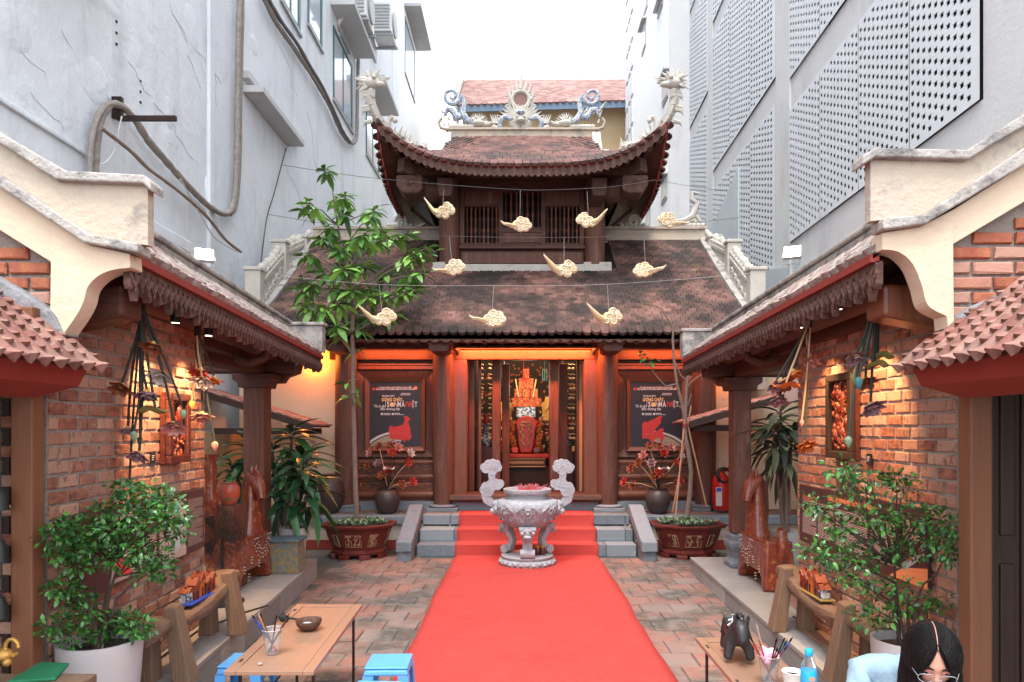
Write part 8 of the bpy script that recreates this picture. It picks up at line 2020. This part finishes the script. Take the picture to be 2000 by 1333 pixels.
# ================================================================ PERSON
pc = Vector((1.330, 2.20, .922))
t = thing('person', 'person with long black hair and glasses in a pale blue top, seated head bowed', 'person', (1.34, 2.45, 0))
Vp = [Vector(v) for v in ((1.36,2.62,.36),(1.355,2.58,.50),(1.345,2.50,.66),(1.34,2.42,.78),(1.335,2.33,.815),(1.33,2.27,.85),
     (1.225,2.42,.785),(1.17,2.38,.66),(1.13,2.30,.55),(1.14,2.13,.52),(1.18,2.05,.52),
     (1.49,2.42,.79),(1.55,2.38,.66),(1.57,2.30,.55),(1.50,2.13,.52),(1.45,2.05,.52),
     (1.26,2.56,.36),(1.22,2.25,.40),(1.22,2.18,.20),(1.22,2.20,.04),(1.22,2.10,.03),(1.46,2.56,.36),(1.50,2.25,.40),(1.50,2.18,.20),(1.50,2.20,.04),(1.50,2.10,.03))]
Ep = [(0,1),(1,2),(2,3),(3,4),(4,5),(3,6),(6,7),(7,8),(8,9),(9,10),(3,11),(11,12),(12,13),(13,14),(14,15),(0,16),(16,17),(17,18),(18,19),(19,20),(0,21),(21,22),(22,23),(23,24),(24,25)]
Rp = [.13,(.13,.10),(.14,.10),(.13,.09),.05,.045,.062,.048,.038,.030,.026,.062,.048,.038,.030,.026,.085,.07,.05,.035,.03,.085,.07,.05,.035,.03]
bo = skin('body', Vp, Ep, Rp, SHIRT, t, sub=4)
tx = bpy.data.textures.new('cloth_folds', 'CLOUDS'); tx.noise_scale = .09; tx.noise_depth = 1
dm = bo.modifiers.new('folds', 'DISPLACE'); dm.texture = tx; dm.strength = .030; dm.mid_level = .5
for q, x in ((-1, 1.18), (1, 1.45)):                  # hands with five fingers
    w0 = Vector((x, 2.05, .52)); vv = [w0, w0+Vector((-q*.004,-.04,0)), w0+Vector((-q*.006,-.075,-.003))]; ee = [(0,1),(1,2)]; rd = [.020,(.030,.014),(.034,.012)]
    for f_, (dx, L_) in enumerate(((-.027,.058),(-.009,.070),(.010,.066),(.027,.052))):
        b = len(vv); vv += [w0+Vector((dx,-.085,0)), w0+Vector((dx*1.15,-.085-L_*.5,-.004)), w0+Vector((dx*1.2,-.085-L_*.95,-.016))]; ee += [(2,b),(b,b+1),(b+1,b+2)]; rd += [.009,.0082,.0068]
    b = len(vv); vv += [w0+Vector((-q*.036,-.045,-.006)), w0+Vector((-q*.052,-.075,-.01)), w0+Vector((-q*.052,-.098,-.014))]; ee += [(1,b),(b,b+1),(b+1,b+2)]; rd += [.012,.010,.008]
    skin('hand', vv, ee, rd, SKIN, t)
HM = Matrix.Translation(pc) @ Matrix.Rotation(R(-20), 4, 'Z') @ Matrix.Rotation(R(27), 4, 'X') @ Matrix.Scale(.93, 4)
# head : sculpted lathe-like surface in head space, face towards -Y
def headpt(u, v):                # u azimuth, v polar from top
    st, ct = math.sin(v), math.cos(v); x = .074*st*math.sin(u); y = -.092*st*math.cos(u); z = .112*ct
    f = max(0, math.cos(u))
    if z < -.02:
        k_ = (-.02-z)/.092; x *= 1-.30*k_; y *= 1-.10*k_ if y > 0 else 1-.02*k_
        if y > 0: y *= 1-.25*k_
    if y < 0:
        g_ = lambda cx, cz, sx, sz, a: a*math.exp(-((x-cx)/sx)**2-((z-cz)/sz)**2)
        y -= g_(0,-.028,.011,.026,.020)+g_(0,-.040,.016,.012,.010)+g_(0,-.066,.022,.010,.007)+g_(0,-.095,.024,.014,.006)+g_(0,.022,.05,.012,.004)
        y += g_(-.030,.002,.016,.011,.010)+g_(.030,.002,.016,.011,.010)+g_(0,-.080,.02,.005,.003)
        y -= g_(-.042,-.03,.02,.02,.003)+g_(.042,-.03,.02,.02,.003)
    return Vector((x, y, z))
g = MB(); nu, nv = 56, 44
vs = [headpt(2*PI*i/nu, PI*(j+.001)/(nv+.002)) for j in range(nv+1) for i in range(nu)]
g.add(vs, [(j*nu+i, (j+1)*nu+i, (j+1)*nu+(i+1)%nu, j*nu+(i+1)%nu) for j in range(nv) for i in range(nu)], HM); hd = g.build('head', SKIN, t, smooth=True, ang=80)
g = MB(); g.ball((0,-.098,-.072), .016, 12, 6, (1.35,.35,.42), HM); g.build('lips', SKIND, hd, smooth=True)
for q in (-1, 1):
    g = MB(); g.ball((q*.030,-.079,.002), .013, 12, 8, (1.2,.7,.62), HM); e = g.build('eye', INKP, hd, smooth=True)
    g = MB(); g.ball((q*.030,-.0868,-.001), .0062, 10, 6, (1,.5,.95), HM); g.build('iris', HAIR, e, smooth=True)
    g = MB(); g.tube([HM @ Vector(p) for p in ((q*.013,-.090,.010),(q*.022,-.0915,.0125),(q*.034,-.089,.012),(q*.046,-.080,.005))], [.0022,.003,.003,.0015], 6); g.build('eyelid', SKIND, e, smooth=True)
    g = MB(); g.tube([HM @ Vector(p) for p in ((q*.012,-.097,.024),(q*.026,-.096,.030),(q*.042,-.086,.027),(q*.05,-.078,.022))], [.002,.0036,.003,.001], 6); g.build('eyebrow', HAIR, hd, smooth=True)
    g = MB(); g.ball((q*.076,.004,-.008), .026, 10, 7, (.3,.62,1.1), HM); g.build('ear', SKIN, hd, smooth=True)
    g = MB(); g.tube([HM @ Vector((q*.033+.024*math.cos(a*PI/12), -.108+.006*abs(math.cos(a*PI/12)), -.006+.019*math.sin(a*PI/12))) for a in range(25)], .0011, 6); g.tube([HM @ Vector(p) for p in ((q*.057,-.103,-.002),(q*.074,-.06,.0),(q*.08,.0,.004))], .0007, 5)
    if q < 0: gl_t = tag(g.build('glasses', GREYMET, smooth=True), 'thin wire framed glasses worn by the seated person', 'glasses'); ggl = gl_t
    else: link('rim', g.mesh('rim'), ggl).data.materials.append(GREYMET)
g = MB(); g.tube([HM @ Vector(p) for p in ((-.010,-.113,-.004),(0,-.117,0),(.010,-.113,-.004))], .0012, 5); link('bridge', g.mesh('bridge'), ggl).data.materials.append(GREYMET)
# hair: cap plus long strands falling from a centre parting
g = MB(); rr = random.Random(1)
vs = []; nu2, nv2 = 56, 22
def vlim(u):
    u = abs((u+PI) % (2*PI)-PI)
    return .74+1.15*(u/.62)**1.15 if u < .62 else min(2.25, 1.89+.6*(u-.62))
def hp_(u, v, o=0):
    st, ct = math.sin(v), math.cos(v); return Vector(((.079+o)*st*math.sin(u), -(.098+o)*st*math.cos(u), (.117+o)*ct))
for j in range(nv2+1):
    for i in range(nu2):
        u = 2*PI*i/nu2; vs.append(hp_(u, vlim(u)*(j/nv2)))
g.add(vs, [(j*nu2+i, (j+1)*nu2+i, (j+1)*nu2+(i+1)%nu2, j*nu2+(i+1)%nu2) for j in range(nv2) for i in range(nu2)], HM)
hair = g.build('hair', HAIR, t, smooth=True, ang=80)
g = MB()
for side in (-1, 1):
    for k_ in range(230):
        u = side*(.10+2.95*rr.random()**1.3); y0 = -.098*.62*math.cos(u)
        a0 = Vector((side*.002, y0, .1185*math.sqrt(max(.05, 1-(y0/.098)**2)))); ue = side*max(abs(u), .60+.25*rr.random()); ve = 1.75; o = rr.uniform(.001,.009); pts = []
        for q in range(8):
            s_ = q/7; v_ = .25+(ve-.25)*s_; p1 = hp_(u+(ue-u)*s_, v_, o); w_ = min(1, s_*1.8); pts.append(a0.lerp(p1, w_) if s_ < .56 else p1)
        for q in range(1, 7):          # push onto the scalp
            p_ = pts[q]; k2 = math.sqrt((p_.x/.081)**2+(p_.y/.100)**2+(p_.z/.119)**2)
            if k2 < 1: pts[q] = p_/k2
        pts = [HM @ p_ for p_ in pts]
        last = pts[-1]; L_ = rr.uniform(.17,.30); front = max(0, math.cos(ue))
        for q in range(1, 6):
            z = q/5; pts.append(last+Vector((side*(.010*math.sin(z*2.5)-.012*z*front)+rr.uniform(-.004,.004)*z, -.020*z*front+.01*z*(1-front), -L_*z)))
        n = len(pts); g.tube(pts, [.003]+[.0055]*(n-3)+[.0045,.0015], 5)
stuff(g.build('hair_strands', HAIR, hair, smooth=True))
g = MB(); g.tube([HM @ Vector((rr.uniform(-.0006,.0006), .1*math.sin(R(-44+q*11)), .1215*math.cos(R(-44+q*11)))) for q in range(9)], [.0008]+[.0013]*7+[.0006], 5); g.build('parting', SKIN, hair, smooth=True)
